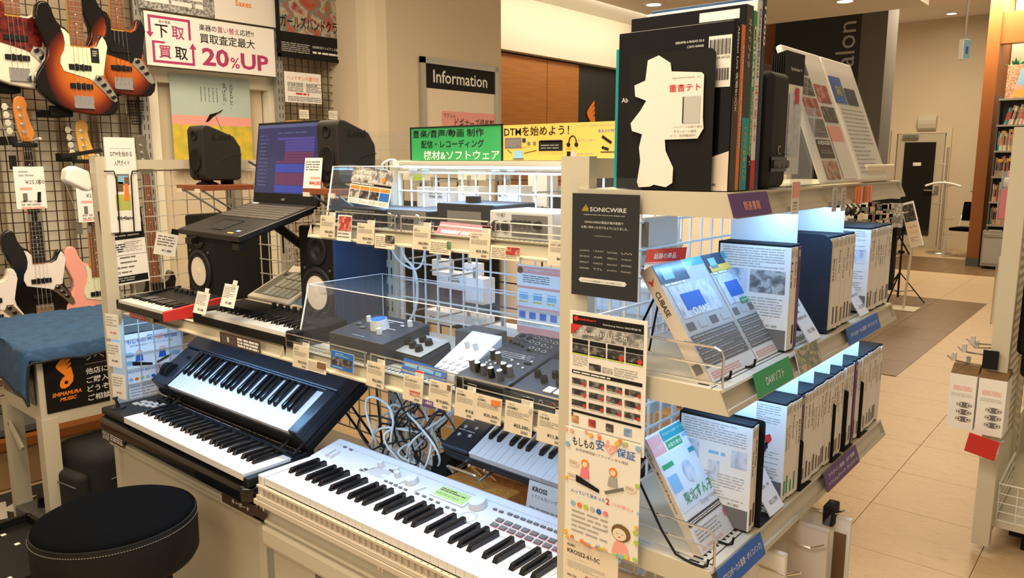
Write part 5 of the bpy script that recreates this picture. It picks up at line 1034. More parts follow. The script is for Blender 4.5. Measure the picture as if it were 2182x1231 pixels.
def d(b, w, h):
    b.text('DTMを始めよう！', .004, h * .68, h=h * .27, w=w * .56, z=Z1, m='ink', bold=.03)
    b.rect(.006, h * .34, w * .15, h * .30, Z1, 'ink_grey'); b.lines(.01, h * .4, w * .13, h * .18, 5, Z2, 'ink_light', .3, 1); b.rect(w * .175, h * .50, w * .03, h * .12, Z1, 'navy'); b.rect(w * .22, h * .42, w * .025, h * .1, Z1, 'ink_grey'); b.rect(w * .27, h * .42, w * .025, h * .1, Z1, 'ink_grey')
    b.rect(w * .32, h * .26, w * .20, h * .28, Z1, 'ink'); b.rect(w * .33, h * .50, w * .18, h * .06, Z1, 'ink_grey'); b.lines(w * .34, h * .3, w * .15, h * .15, 2, Z2, 'ink_light', .3, 4)
    for r in (1,): b.tube([(w * .60 + .011 * math.cos(i * .35), h * .44 + .018 * math.sin(i * .35), Z1) for i in range(10)], .0015, 4, 'ink'); b.cone((w * .60 - .011, h * .42, 0), (w * .60 - .011, h * .42, .002), .005, .005, 8, 'ink'); b.cone((w * .60 + .011, h * .42, 0), (w * .60 + .011, h * .42, .002), .005, .005, 8, 'ink')
    b.text('または', w * .55, h * .28, h=h * .05, z=Z1, m='red'); b.rect(w * .10, h * .05, w * .08, h * .22, Z1, 'skyblue'); b.rect(w * .09, h * .02, w * .10, h * .04, Z1, 'ink_grey'); b.rect(w * .555, h * .04, w * .03, h * .20, Z1, 'ink'); b.prism([(w * .61 + .008 * math.cos(i), h * .12 + .014 * math.sin(i)) for i in range(6)], Z1, Z2, 'pale_grey')
    b.bar((w * .04, h * .30, Z1), (w * .08, h * .2, Z1), .0012, .0006, 'ink'); b.bar((w * .19, h * .20, Z1), (w * .30, h * .28, Z1), .0012, .0006, 'ink')
    b.text('オーディオインターフェース', w * .32, h * .17, h=h * .05, w=w * .2, z=Z1, m='ink_grey'); b.text('DAWソフト', w * .165, h * .34, h=h * .05, z=Z1, m='ink_grey'); b.text('モニターヘッドホン', w * .64, h * .5, h=h * .06, w=w * .13, z=Z1, m='blue'); b.text('モニタースピーカー', w * .64, h * .14, h=h * .06, w=w * .13, z=Z1, m='blue')
    b.text('パソコンで音楽制作をはじめたい方に', w * .62, h * .88, h=h * .06, w=w * .37, z=Z1, m='ink_light'); b.text('あると便利な機材', w * .80, h * .72, h=h * .09, w=w * .19, z=Z1, m='blue', bold=.02)
    b.bar((w * .83, h * .62, Z1), (w * .90, h * .45, Z1), .006, .001, 'ink'); b.rect(w * .82, h * .2, w * .12, h * .03, Z1, 'brown_print'); b.rect(w * .95, h * .2, w * .04, h * .02, Z1, 'skyblue'); b.bar((w * .83, h * .34, Z1), (w * .88, h * .28, Z1), .006, .001, 'ink')
a = px(1072, 267, y=1.462); c = px(1316, 264, y=1.462)
ramp_mat('poster_yellow', [(.3, (.70, .45, .08)), (.7, (.85, .60, .18))], .5, 'noise', (3, 3, 3))
card('beginner_sign', c.x - a.x + .02, a.z - 1.502, d, T(a.x, 1.462, 1.502) @ SOUTH, 'poster_yellow', label='yellow handwritten beginner sign right of the green category sign', cat='sign')
a = px(782, 281, y=1.47); c = px(874, 281, y=1.47)
def d(b, w, h): b.text('楽器小物', .01, h * .5, h=h * .25, w=w * .8, z=Z1, m='sleeve'); 
card('clear_sign_holder', c.x - a.x, a.z - 1.502, lambda b, w, h: b.lines(.03, .02, w * .8, h * .7, 3, Z1, 'acrylic', .3, 2), T(a.x, 1.47, 1.502) @ SOUTH, 'sleeve', label='frosted clear sign sheet left of the green category sign', cat='sign')
# audio interfaces on the top shelf
ZS = 1.339
def shell(name, label, x0, x1, y0, y1, h, m, front, top=None, cat='audio interface', slope=0, rz=0):
    t = thing(name, label, cat, T(x0, y0, ZS) @ RZ(rz)); w = x1 - x0; dd = y1 - y0
    b = MB(m); b.extx([(0, 0), (dd, 0), (dd, h), (slope, h)], 0, w); b.build('case', t, bevel=.003, seg=2)
    q = MB('ink'); q.M = SOUTH @ T(0, 0, .001) if not slope else T(0, 0, 0) @ RX(90 - math.degrees(math.atan2(slope, h))) @ T(0, 0, .001); front(q, w, math.hypot(h, slope)); q.build('front_panel', t)
    if top: q = MB('ink'); q.M = T(0, 0, h + .0005); top(q, w, dd); q.build('top_detail', t)
    return t
def jack(q, x, y, r, m='ink', m2='ink_light'):
    q.cone((x, y, 0), (x, y, .002), r, r, 14, m2); q.cone((x, y, .001), (x, y, .003), r * .82, r * .82, 14, m)
def knobf(q, x, y, r, h=.012, m='black_gloss'): q.cone((x, y, 0), (x, y, h), r, r * .85, 14, m)
def xr(u0, u1, y, v): return px(u0, v, y=y).x, px(u1, v, y=y).x
def f(q, w, h):
    for k in range(2): jack(q, w * (.12 + .16 * k), h * .45, .011, 'ink', 'ink_grey')
    for k in range(5): knobf(q, w * (.42 + .11 * k), h * .5, .006)
    q.lines(w * .05, h * .8, w * .8, .004, 1, .0004, 'ink_light', .6, 1)
x0, x1 = xr(727, 812, 1.25, 455)
shell('audio_interface', 'black audio interface with small knobs at the left end under the clear cover', x0, x1, 1.25, 1.40, .044, 'black_plastic', f)
def f(q, w, h):
    q.rect(0, 0, w, h, 0, 'ink_grey')
    for k in (.10, .82): q.tube([(w * k + .012 * math.cos(i * .6) * (1 if i < 6 else 1), h * .45 + .016 * math.sin(i * .6), .006) for i in range(-2, 4)], .0015, 5, 'chrome')
    for k in range(4): knobf(q, w * (.26 + .13 * k), h * .45, .006)
x0, x1 = xr(826, 908, 1.25, 458)
shell('audio_interface', 'grey-fronted audio interface with blue-lit top, second from the left under the clear cover', x0, x1, 1.25, 1.42, .046, 'navy_plastic', f)
x0, x1 = xr(950, 1070, 1.30, 460)
shell('audio_interface', 'dark sloping audio interface with a round dial on top, centre of the top shelf', x0, x1, 1.27, 1.42, .066, 'black_plastic', lambda q, w, h: q.rect(w * .2, h * .05, w * .6, h * .7, 0, 'ink_grey'), lambda q, w, d: q.cone((w * .35, d * .4, 0), (w * .35, d * .4, .014), .018, .018, 28, 'black_matte'))
def f(q, w, h):
    q.text('VOLT', w * .12, h * .78, h=h * .12, z=.0003, m='ink_grey'); q.rect(w * .21, h * .77, w * .015, h * .14, .0003, 'ink_grey')
    jack(q, w * .11, h * .42, .013, 'ink', 'ink_grey'); jack(q, w * .27, h * .42, .013, 'ink', 'ink_grey'); q.rect(w * .37, h * .10, w * .56, h * .78, .0003, 'ink_grey')
    for k in range(4): knobf(q, w * (.43 + .075 * k), h * .6, .0055)
    knobf(q, w * .80, h * .55, .009, .012, 'ink'); q.lines(w * .4, h * .18, w * .5, h * .16, 1, .0006, 'ink_light', .4, 3)
x0, x1 = xr(1050, 1192, 1.25, 475)
shell('audio_interface', 'cream audio interface with black knob panel and two big jacks, right on the top shelf', x0, x1 - .01, 1.24, 1.37, .058, 'kross_white', f)
x0, x1 = xr(1197, 1240, 1.25, 475)
t = shell('audio_interface', 'wood-sided audio interface at the right end of the top shelf, half behind the post', x0, x0 + .19, 1.25, 1.38, .058, 'kross_side', lambda q, w, h: (q.rect(.01, .004, w, h * .8, .0003, 'ink_grey'), jack(q, .035, h * .5, .010)))
def d(b, w, h): b.rect(0, 0, w, h, Z1, 'pink'); b.lines(w * .1, h * .1, w * .85, h * .4, 1, Z2, 'ink_white', .6, 5); b.text('オーディオインターフェイス', w * .22, h * .25, h=h * .28, w=w * .7, z=.0018, m='ink_white', bold=.03); b.rect(w * .02, h * .7, w * .9, h * .08, Z2, 'ink_white')
a = px(926, 468, y=1.215)
card('shelf_sign', .155, .035, d, T(a.x, 1.215, a.z - .034) @ RY(1) @ SOUTH @ RX(-35), 'pink', label='pink audio interface sign lying behind the price cards on the top shelf', cat='sign')
for k, u in enumerate((900, 918)):
    p = px(u, 474, y=1.235); b = MB('chrome'); b.cone((p.x, 1.235, 1.339), (p.x, 1.235, 1.362), .007, .009, 14); tag(b.build('metal_adapter'), 'small chrome jack adapter on the top shelf, %s of the two' % ('left', 'right')[k], 'adapter')
# clear covers
t = thing('clear_cover', 'clear acrylic front cover hanging before the audio interfaces on the top shelf', 'cover')
a0 = px(693, 458, y=1.20); a1 = px(712, 354, y=1.235)
q = MB('acrylic'); P = lambda x, y, z: (x, y, z)
zt = a1.z
X0, X1 = GXM + .066, GX1 + .01
q.add([(X0, 1.195, 1.342), (X1, 1.195, 1.342), (X1, 1.225, zt), (X0, 1.225, zt)], [(0, 1, 2, 3)]); q.build('front_sheet', t)
q = MB('acrylic'); q.add([(X0, 1.195, 1.342), (X0, 1.45, 1.342), (X0, 1.45, zt), (X0, 1.225, zt)], [(0, 1, 2, 3)]); q.build('side_sheet', t)
q = MB('white'); q.bar((X0, 1.195, 1.342), (X0, 1.225, zt), .003, .003); q.bar((X0, 1.225, zt), (X1, 1.225, zt), .0015, .0015, 'divider_white'); q.bar((X0, 1.225, zt), (X0, 1.45, zt), .0015, .0015, 'divider_white'); q.build('sheet_edge', t)
for u in (738, 889, 1068):
    p = px(u, 352, y=1.222); q = MB('acrylic'); q.box(p.x - .02, 1.215, zt - .022, p.x + .02, 1.24, zt + .004); q.build('clip', t)
X0 = GXM + .038
t = thing('clear_cover', 'clear acrylic box cover over the mixers on the middle right shelf', 'cover')
q = MB('acrylic'); q.add([(X0, 1.115, 1.036), (X1, 1.115, 1.036), (X1, 1.155, 1.19), (X0, 1.155, 1.19)], [(0, 1, 2, 3)]); q.build('front_sheet', t)
q = MB('acrylic'); q.add([(X0, 1.155, 1.19), (X1, 1.155, 1.19), (X1, 1.40, 1.19), (X0, 1.40, 1.19)], [(0, 1, 2, 3)]); q.build('top_sheet', t)
q = MB('acrylic'); q.add([(X0, 1.115, 1.036), (X0, 1.40, 1.036), (X0, 1.40, 1.19), (X0, 1.155, 1.19)], [(0, 1, 2, 3)]); q.build('side_sheet', t)
q = MB('divider_white'); q.bar((X0, 1.115, 1.036), (X0, 1.155, 1.19), .003, .003); q.bar((X0, 1.155, 1.19), (X1, 1.155, 1.19), .0018, .0018); q.bar((X0, 1.40, 1.19), (X1, 1.40, 1.19), .0014, .0014); q.bar((X0, 1.155, 1.19), (X0, 1.40, 1.19), .0015, .0015); q.bar((X0, 1.40, 1.036), (X0, 1.40, 1.19), .0014, .0014); q.build('sheet_edge', t)
for u, v in ((690, 619), (838, 645), (1012, 672)):
    p = px(u, v, y=1.152); q = MB('acrylic'); q.box(p.x - .018, 1.146, 1.172, p.x + .018, 1.17, 1.194); q.build('clip', t)
q = MB('acrylic'); q.box(X0 + .01, 1.098, 1.034, X1 - .01, 1.104, 1.060); q.build('front_lip', t)
def d(b, w, h):
    b.rect(0, h * .60, w, h * .40, Z1, 'pic_grey'); b.text('UADの DSPエフェクトで', w * .05, h * .83, h=h * .11, w=w * .80, z=Z2, m='ink_white', bold=.03); b.text('快適宅録生活', w * .05, h * .68, h=h * .11, w=w * .45, z=Z2, m='ink_white', bold=.03); b.prism([(w * .80 + h * .08 * math.cos(i), h * .72 + h * .08 * math.sin(i)) for i in range(6)], Z2, .0016, 'orange'); b.rect(0, h * .53, w, h * .055, Z2, 'ink'); b.lines(.005, h * .535, w * .93, h * .045, 1, .0018, 'ink_white', .6, 3)
    for k in range(4): b.rect(w * (.02 + .245 * k), h * .40, w * .225, h * .09, Z1, 'orange'); b.rect(w * (.02 + .245 * k), h * .16, w * .225, h * .22, Z1, ['pic_grey', 'pic_dark', 'pic_dark', 'blue'][k]); b.lines(w * (.03 + .245 * k), h * .03, w * .2, h * .10, 3, Z1, 'ink_light', .4, k)
a = px(757, 365, y=1.213); c = px(838, 380, y=1.213); e = px(739, 430, y=1.19)
card('info_card', .150, .088, d, Matrix.Translation(px(740, 430, y=1.192)) @ RY(0) @ SOUTH @ Matrix.Rotation(R(-4), 4, 'Z') @ RX(-12), 'white', label='information card with orange boxes behind the left end of the top clear cover', cat='card')
# LED lit flyer in front of the back grid
def d(b, w, h):
    b.rect(0, h * .88, w, h * .10, Z1, 'salmon'); b.text('AG03MK2で配信をアップグレード！', w * .14, h * .91, h=h * .045, w=w * .83, z=Z2, m='ink_white', bold=.03); b.cone((w * .08, h * .92, 0), (w * .08, h * .92, .0015), h * .05, h * .05, 12, 'leather_print')
    b.lines(w * .14, h * .74, w * .6, h * .12, 4, Z1, 'ink_grey', .4, 1); b.rect(0, h * .66, w, h * .035, Z1, 'salmon')
    for k in range(3): b.rect(w * (.06 + .32 * k), h * .50, w * .2, h * .10, Z1, 'skyblue'); b.lines(w * (.05 + .32 * k), h * .45, w * .22, .006, 1, Z1, 'yellow', .6, k)
    b.rect(0, h * .36, w, h * .035, Z1, 'salmon')
    for k in range(4): b.rect(w * (.05 + .24 * k), h * .22, w * .15, h * .10, Z1, 'blue')
    b.rect(0, 0, w, h * .10, Z1, 'salmon'); b.lines(w * .05, h * .12, w * .8, h * .07, 3, Z1, 'ink_light', .4, 7)
a = px(1102, 562, y=YB - .006); c = px(1196, 574, y=YB - .006); e = px(1100, 705, y=YB - .006)
card('streaming_flyer', c.x - a.x, a.z - e.z, d, T(a.x, YB - .006, e.z) @ SOUTH, 'white', label='white and pink streaming mixer flyer clipped on the back grid above the mixers', cat='flyer')
# ---------------------------------------------------------------- mixers on the middle shelf
ZM = 1.034
def wedge(name, label, x0, y0, w, dpt, h0, h1, m, cat='mixer', rz=0, r=.004):
    t = thing(name, label, cat, T(x0, y0, ZM) @ RZ(rz)); b = MB(m); b.extx([(0, 0), (dpt, 0), (dpt, h1), (0, h0)], 0, w); b.build('case', t, bevel=r, seg=2)
    return t, T(0, 0, h0 + .0006) @ RX(math.degrees(math.atan2(h1 - h0, dpt)))
def kn(t, F, x, y, r, h, m, cap=None, n=16):
    q = MB(m); q.M = F; q.cone((x, y, 0), (x, y, h), r, r * .85, n)
    if cap: q.cone((x, y, h), (x, y, h + .0006), r * .8, r * .8, n, cap)
    return q.build('knob', t)
t, F = wedge('audio_interface', 'large black desktop audio interface with blue-topped dial under the clear cover', -1.535, 1.128, .200, .15, .052, .075, 'mixer_black_lit', 'audio interface', r=.002)
kn(t, F, .105, .075, .024, .024, 'kross_white', 'blue', 32); kn(t, F, .035, .10, .007, .014, 'kross_white'); kn(t, F, .068, .092, .007, .014, 'kross_white'); kn(t, F, .168, .118, .007, .014, 'kross_white'); kn(t, F, .138, .045, .007, .014, 'kross_white')
q = MB('ink_white'); q.M = F; q.text('Solid State Logic', .075, .012, h=.004, w=.045, z=.0004, m='ink_white'); q.text('SSL', .140, .108, h=.008, z=.0004, m='ink_white', bold=.03); q.rect(.075, .125, .06, .004, .0004, 'ink_white'); q.rect(.125, .08, .03, .002, .0004, 'ink_white'); q.lines(.07, .108, .05, .012, 2, .0004, 'ink_white', .3, 1); q.rect(.045, .05, .0006, .07, .0004, 'ink_light'); q.rect(.075, .03, .0006, .05, .0004, 'ink_light'); q.build('panel_print', t)
for x, y in ((.022, .068), (.055, .052)): q = MB('dark_grey_metal'); q.M = F; q.box(x, y, 0, x + .016, y + .010, .004); q.build('button', t, bevel=.001)
t, F = wedge('pocket_mixer', 'small rounded grey mixer with five dark knobs under the clear cover', -1.365, 1.165, .122, .10, .026, .050, 'navy_plastic', rz=-3, r=.010)
q = MB('grey_metal'); q.M = F; q.box(.004, .004, 0, .118, .10, .002); q.build('face_plate', t, bevel=.001)
for x, y in ((.028, .045), (.058, .036), (.088, .028), (.055, .070), (.085, .062)): kn(t, F, x, y, .0105, .015, 'black_plastic')
q = MB('ink_white'); q.M = F; q.lines(.05, .084, .05, .010, 2, .0026, 'ink_white', .3, 2); q.build('panel_print', t)
tag(MB('dark_grey_metal').box(-1.30, 1.33, ZM, -1.19, 1.40, ZM + .058).build('metal_box', bevel=.002), 'plain dark grey metal box behind the small rounded mixer', 'box')
t, F = wedge('streaming_mixer', 'white streaming mixer with eight round buttons and two small knobs', -1.185, 1.135, .092, .135, .018, .082, 'kross_white', r=.003)
for i in range(4):
    for j in range(2): q = MB('pale_grey'); q.M = F; q.cone((.014 + i * .020, .016 + j * .018, 0), (.014 + i * .020, .016 + j * .018, .0015), .0072, .007, 16); q.cone((.014 + i * .020, .016 + j * .018, .0015), (.014 + i * .020, .016 + j * .018, .002), .0055, .0055, 16, 'kross_white'); q.build('pad_button', t)
for x in (.035, .060): kn(t, F, x, .092, .0065, .016, 'kross_white')
q = MB('ink_light'); q.M = F; q.text('Roland', .055, .128, h=.003, z=.0003, m='ink_light'); q.cone((.045, .055, 0), (.045, .055, .0015), .007, .007, 16, 'pale_grey'); q.cone((.068, .055, 0), (.068, .055, .0015), .007, .007, 16, 'pale_grey'); q.build('panel_print', t)
t, F = wedge('desktop_mixer', 'dark mixer with ten tall white-capped knobs at the front of the clear cover', -1.078, 1.098, .138, .15, .032, .066, 'mixer_black_lit')
for k, (x, y) in enumerate(((.018, .040), (.040, .034), (.060, .030), (.083, .026), (.108, .024), (.095, .052), (.115, .047), (.028, .095), (.050, .088))): kn(t, F, x, y, .0072, .020, 'black_gloss' if k % 2 else 'dark_grey_metal', 'ink_white')
q = MB('ink_light'); q.M = F
for k, (x, y) in enumerate(((.03, .07), (.045, .066), (.06, .085), (.03, .08), (.05, .075), (.075, .10), (.10, .09), (.12, .08), (.09, .12), (.12, .11))): q.cone((x, y, 0), (x, y, .003), .0028, .0028, 10, 'pale_grey')
q.box(.108, .098, 0, .124, .104, .003, 'ink'); q.lines(.02, .105, .09, .03, 4, .0005, 'ink_light', .25, 6); q.build('buttons', t)
t, F = wedge('desktop_mixer', 'dark mixer with chrome jacks on its sloping top, back right under the cover', -1.112, 1.258, .148, .10, .048, .074, 'mixer_black_lit')
q = MB('ink_light'); q.M = F
for x, y in ((.025, .078), (.048, .074)): q.cone((x, y, 0), (x, y, .003), .0115, .0115, 18, 'ink_grey'); q.cone((x, y, .002), (x, y, .004), .009, .009, 18, 'ink')
q.build('combo_jacks', t)
q = MB('chrome'); q.M = F
for i in range(4):
    for j in range(2 + (i > 0)): x, y = .068 + i * .019, .080 - j * .022 - i * .003; q.cone((x, y, 0), (x, y, .006), .0062, .0058, 12); q.cone((x, y, .006), (x, y, .0064), .0035, .0035, 10, 'ink')
q.build('jacks', t)
q = MB('ink'); q.M = F
for x, y in ((.012, .05), (.028, .045), (.04, .044), (.055, .04), (.08, .028)): q.cone((x, y, 0), (x, y, .004), .004, .004, 10)
q.build('buttons', t)
q = MB('ink_white'); q.M = SOUTH @ T(0, 0, .0012); q.text('YAMAHA', .095, .014, h=.008, z=0, m='ink_light', bold=.02); q.build('lettering', t)
t, F = wedge('desktop_interface', 'dark podcast interface with square white pads at the right end, half behind the posters', -.938, 1.108, .19, .14, .030, .062, 'mixer_black_lit', 'audio interface')
for x, y in ((.026, .062), (.052, .048), (.060, .074), (.088, .05)): kn(t, F, x, y, .0078, .012, 'black_gloss')
q = MB('kross_white'); q.M = F
for k in range(4): q.box(.075 + k * .024, .012, 0, .094 + k * .024, .032, .003)
q.build('pads', t); kn(t, F, .082, .11, .014, .012, 'black_matte')
q = MB('ink'); q.M = SOUTH @ T(0, 0, .0012)
for k, m in enumerate(('ink_light', 'ink_light', 'red')): q.tube([(.05 + k * .03 + .005 * math.cos(i * .7), .016 + .005 * math.sin(i * .7), 0) for i in range(10)], .0008, 4, m)
q.build('front_jacks', t)
def d(b, w, h): b.text('ボーカロイドも配信も', w * .05, h * .55, h=h * .25, w=w * .8, z=Z1, m='skyblue', bold=.03) if 0 else b.lines(w * .06, h * .5, w * .85, h * .3, 1, Z1, 'skyblue', .7, 4); b.lines(w * .02, h * .12, w * .9, h * .25, 1, Z1, 'skyblue', .5, 8)
a = px(850, 758, y=1.12)
card('blue_sign', .135, .036, d, T(a.x, 1.122, a.z - .04) @ SOUTH @ Matrix.Rotation(R(-3), 4, 'Z') @ RX(-20), 'blue', label='bright blue sign strip under the clear cover before the white mixer', cat='sign')
# ---------------------------------------------------------------- price cards
def price(lb, u0, v0, u1, v1, y, brand, model, cost, tab='ink', red=False, tilt=-6, pic=None, extra=None):
    a = px(u0, v0, y=y); c = px(u1, v1, y=y); w = c.x - a.x; h = max(a.z - c.z, .03)
    def d(b, w, h):
        if brand: b.text(brand, w * .10, h * .885, h=h * .045, z=Z1, m='ink_grey')
        b.text(model, w * .08, h * .76, h=h * .085, w=min(w * .7, len(model) * h * .062), z=Z1, m='ink', bold=.01)
        b.lines(w * .08, h * .52, w * .8, h * .2, 4, Z1, 'ink_grey', .3, len(model))
        b.text(cost, w * (.35 if len(cost) > 5 else .55), h * .20, h=h * .13, w=w * (.52 if len(cost) > 5 else .38), z=Z1, m='red' if red else 'ink', bold=.02); b.text('税込', w * .89, h * .21, h=h * .08, w=w * .07, z=Z1, m='ink')
        if red: b.rect(w * .35, h * .36, w * .55, h * .055, Z1, 'red')
        for k in range(9): b.rect(w * .62 + k * w * .028, h * .06, w * .014, h * .09, Z1, 'ink_grey')
        if extra: extra(b, w, h)
    o = card('price_card', w, h, d, T(a.x, y, c.z) @ SOUTH @ RX(tilt), 'card_cream', label=lb, cat='price card')
    q = MB('sleeve'); q.rect(-.002, -.004, w + .004, h + .008, .0022); q.build('clear_sleeve', o)
    if tab:
        q = MB('paper'); q.box(w * .55, h * .98, -.003, w * .96, h * 1.24, -.002); q.rect(w * .55, h * 1.17, w * .41, h * .07, -.0015, tab); q.lines(w * .57, h * 1.0, w * .3, h * .14, 3, -.0015, 'ink_light', .4, 3); q.build('tab', o)
    return o
def mini(lb, u0, v0, u1, v1, y, pic, base='card_cream', px0=.55, tilt=-6, full=False):
    a = px(u0, v0, y=y); c = px(u1, v1, y=y)
    def d(b, w, h):
        if full: b.rect(0, 0, w, h, Z1, 'blue'); b.rect(w * .06, h * .22, w * .88, h * .42, Z2, 'pic_dark'); b.lines(w * .2, h * .72, w * .6, h * .2, 2, Z2, 'skyblue', .5, 2); b.lines(w * .1, h * .06, w * .8, h * .12, 1, Z2, 'skyblue', .5, 3)
        else: b.lines(w * .05, h * .1, w * .85, h * .75, 6, Z1, 'ink_grey', .35, int(u0)); b.rect(w * px0, h * .40, w * (1 - px0), h * .55, Z2, pic)
    return card('product_card', c.x - a.x, max(a.z - c.z, .02), d, T(a.x, y, c.z) @ SOUTH @ RX(tilt), base, label=lb, cat='card')
YC = 1.078
price('price card reading 29,920 yen at the left end of the middle rail', 621, 732, 656, 789, YC, 'Solid State Logic', 'SSL 2', '¥29,920', red=False)
mini('small cream card with brown photo, left on the middle rail', 652.5, 763, 694, 799, YC - .003, 'leather_print')
mini('blue product card with black gear photo on the middle rail', 703, 745, 752, 795, YC - .003, '', full=True)
def e(b, w, h): pass
price('price card reading 22,000 yen for a pocket mixer on the middle rail', 778, 768, 817, 830, YC, 'Roland', 'GO:MIXER PRO-X', '¥22,000')
price('price card with red strip reading 22,275 yen on the middle rail', 856, 796, 899, 861, YC, 'Roland', 'GO:LIVECAST', '¥22,275', tab='red', red=True)
price('price card reading 19,800 yen with a purple strip at its lower left', 911, 808, 960, 877, YC, 'YAMAHA', 'AG03MK2', '¥19,800', tab=None, extra=lambda b, w, h: (b.rect(-.012, -.004, w * .42, h * .26, .0018, 'purple'), b.text('入荷待ち', -.008, h * .04, h=h * .12, w=w * .34, z=.0026, m='ink_white', bold=.02), b.box(w * .8, h * .75, 0, w * .95, h * .95, .001, 'leather_print')))
price('price card reading 19,8 partly covered by its right neighbour', 967, 826, 1010, 896, YC, 'YAMAHA', 'AG03MK2', '¥19,8')
price('price card reading 25,300 yen with an orange speech bubble', 1010, 838, 1066, 908, YC - .003, 'YAMAHA', 'AG06MK2', '¥25,300', tab=None, extra=lambda b, w, h: b.prism([(w * .62, h * .72), (w * .72, h * .72), (w * .76, h * .66), (w * .80, h * .72), (w * .96, h * .74), (w * .96, h * .93), (w * .62, h * .91)], Z1, .002, 'orange'))
price('price card reading 25,300 yen with a small device drawing', 1073, 853, 1132, 934, YC, 'YAMAHA', 'AG06MK2', '¥25,300', extra=lambda b, w, h: b.prism([(w * .84, h * .78), (w * .90, h * .94), (w * .98, h * .90), (w * .92, h * .74)], Z1, Z2, 'pale_grey'))
price('price card reading 11,800 yen at the right end of the middle rail', 1143, 875, 1206, 956, YC, 'TASCAM', 'US-42B', '¥11,800')
YT = 1.178
price('price card reading 22,000 yen at the left end of the top rail', 679, 458, 712, 508, YT, 'Roland', 'UR22C', '¥22,000')
mini('white card with three red device photos on the top rail', 716, 457, 747, 515, YT - .003, 'pic_red', 'paper', .1)
price('price card reading 20,900 yen for the second interface on the top rail', 758, 474, 796, 522, YT, 'Roland', 'Rubix22', '¥20,900')
mini('small cream card with a black device photo at the cut corner', 797, 497, 840, 532, YT - .004, 'pic_dark')
price('price card reading 20,900 yen for the dark sloping interface', 877, 480, 915, 534, YT, 'Audient', 'EVO 4', '¥20,900')
mini('small cream card with a green corner picture on the top rail', 914, 509, 960, 544, YT - .004, 'pic_green', px0=.82)
price('price card reading 29,700 yen below the cream interface', 998, 493, 1042, 553, YT, 'UNIVERSAL AUDIO', 'VOLT 2', '¥29,700')
mini('small cream card with a red and black picture below the cream interface', 1044, 521, 1106, 557, YT - .004, 'pic_red')
price('price card reading 46,200 yen at the right end of the top rail', 1166, 510, 1222, 570, YT, 'UNIVERSAL AUDIO', 'VOLT 276', '¥46,200', tab=None)
# wire guards of these shelves
for y, z, lb in ((1.082, 1.036, 'middle right'), (1.183, 1.342, 'top right')):
    b = MB('brushed')
    for x in (GXM + .02, GXM + .33, GXM + .35, GXM + .62, GXM + .64, GX1 - .02): b.tube([(x, y + .012, z - .004), (x, y + .012, z + .030), (x + .006, y + .012, z + .034)], .0018, 5)
    for x0, x1 in ((GXM + .02, GXM + .33), (GXM + .35, GXM + .62), (GXM + .64, GX1 - .02)): b.tube([(x0, y + .012, z + .034), (x1, y + .012, z + .034)], .0018, 5); b.tube([(x0, y + .012, z + .016), (x1, y + .012, z + .016)], .0014, 5)
    tag(b.build('wire_guard'), 'steel wire guard along the edge of the %s shelf' % lb, 'guard')
# ---------------------------------------------------------------- goods hung behind the back grid
def backbox(u0, v0, u1, v1, y, dep, lb, m='white', name='hanging_box', dr=None):
    a = px(u0, v0, y=y); c = px(u1, v1, y=y); w = c.x - a.x; h = a.z - c.z
    b = MB(m); b.box(0, 0, -dep, w, h, 0); 
    o = b.build(name, bevel=.001); o.matrix_world = T(a.x, y, c.z) @ SOUTH; tag(o, lb, 'box' if name == 'hanging_box' else 'goods')
    if dr: q = MB('ink'); dr(q, w, h); q.build('print', o)
    b = MB('grey_metal'); b.box(w * .5 - .006, h, -.006, w * .5 + .006, h + .03, -.003); b.box(w * .5 - .002, h + .014, -.01, w * .5 + .002, h + .018, y - YB - .002); b.build('hang_hook', o)
    return o
def onst(q, w, h): q.text('On-Stage', w * .42, h * .66, h=h * .10, w=w * .42, z=Z1, m='ink_grey', bold=.03); q.text('Stands', w * .42, h * .52, h=h * .12, w=w * .44, z=Z1, m='ink_grey', bold=.03); q.rect(w * .45, h * .49, w * .4, h * .01, Z1, 'ink_grey'); q.rect(w * .12, h * .64, w * .09, h * .02, Z1, 'ink_grey')
backbox(888, 398, 952, 445, 1.56, .05, 'white stand box with serif lettering behind the back grid, upper left', dr=onst)
backbox(1060, 395, 1104, 450, 1.57, .06, 'plain white box behind the grid, above the dark centre interface', dr=lambda q, w, h: q.cone((w * .12, h * .6, 0), (w * .12, h * .6, .001), .004, .004, 8, 'ink_grey'))
backbox(975, 396, 1020, 440, 1.60, .05, 'pale box behind the upper back grid beside the lettered stand box')
backbox(1170, 420, 1214, 462, 1.60, .05, 'dark folded case behind the upper back grid at the right', 'black_matte')
backbox(1125, 370, 1165, 440, 1.66, .05, 'tall white carton behind the upper back grid, right of centre')
backbox(855, 365, 905, 385, 1.60, .04, 'cream and green card box at the top behind the grid', 'card_cream', dr=lambda q, w, h: q.rect(w * .5, 0, w * .5, h, Z1, 'lime'))
backbox(975, 362, 1035, 384, 1.62, .04, 'kraft card box at the top behind the grid, centre', 'card_cream')
backbox(932, 578, 988, 620, 1.56, .05, 'white stand box with serif lettering behind the back grid above the mixers', dr=onst)
backbox(990, 590, 1030, 650, 1.57, .05, 'plain white box right of the lower lettered stand box')
backbox(920, 552, 948, 590, 1.60, .04, 'white hook card pack behind the grid below the top shelf')
backbox(985, 560, 1012, 590, 1.60, .04, 'small white hook card pack with black mark behind the grid', dr=lambda q, w, h: q.cone((w * .4, h * .5, 0), (w * .4, h * .5, .001), .004, .004, 8, 'ink_grey'))
backbox(905, 658, 960, 695, 1.58, .05, 'white box with a small black hook picture behind the mixers', dr=lambda q, w, h: q.tube([(w * .2, h * .5, 0), (w * .3, h * .5, 0), (w * .33, h * .4, 0), (w * .38, h * .5, 0)], .002, 5, 'ink_grey'))
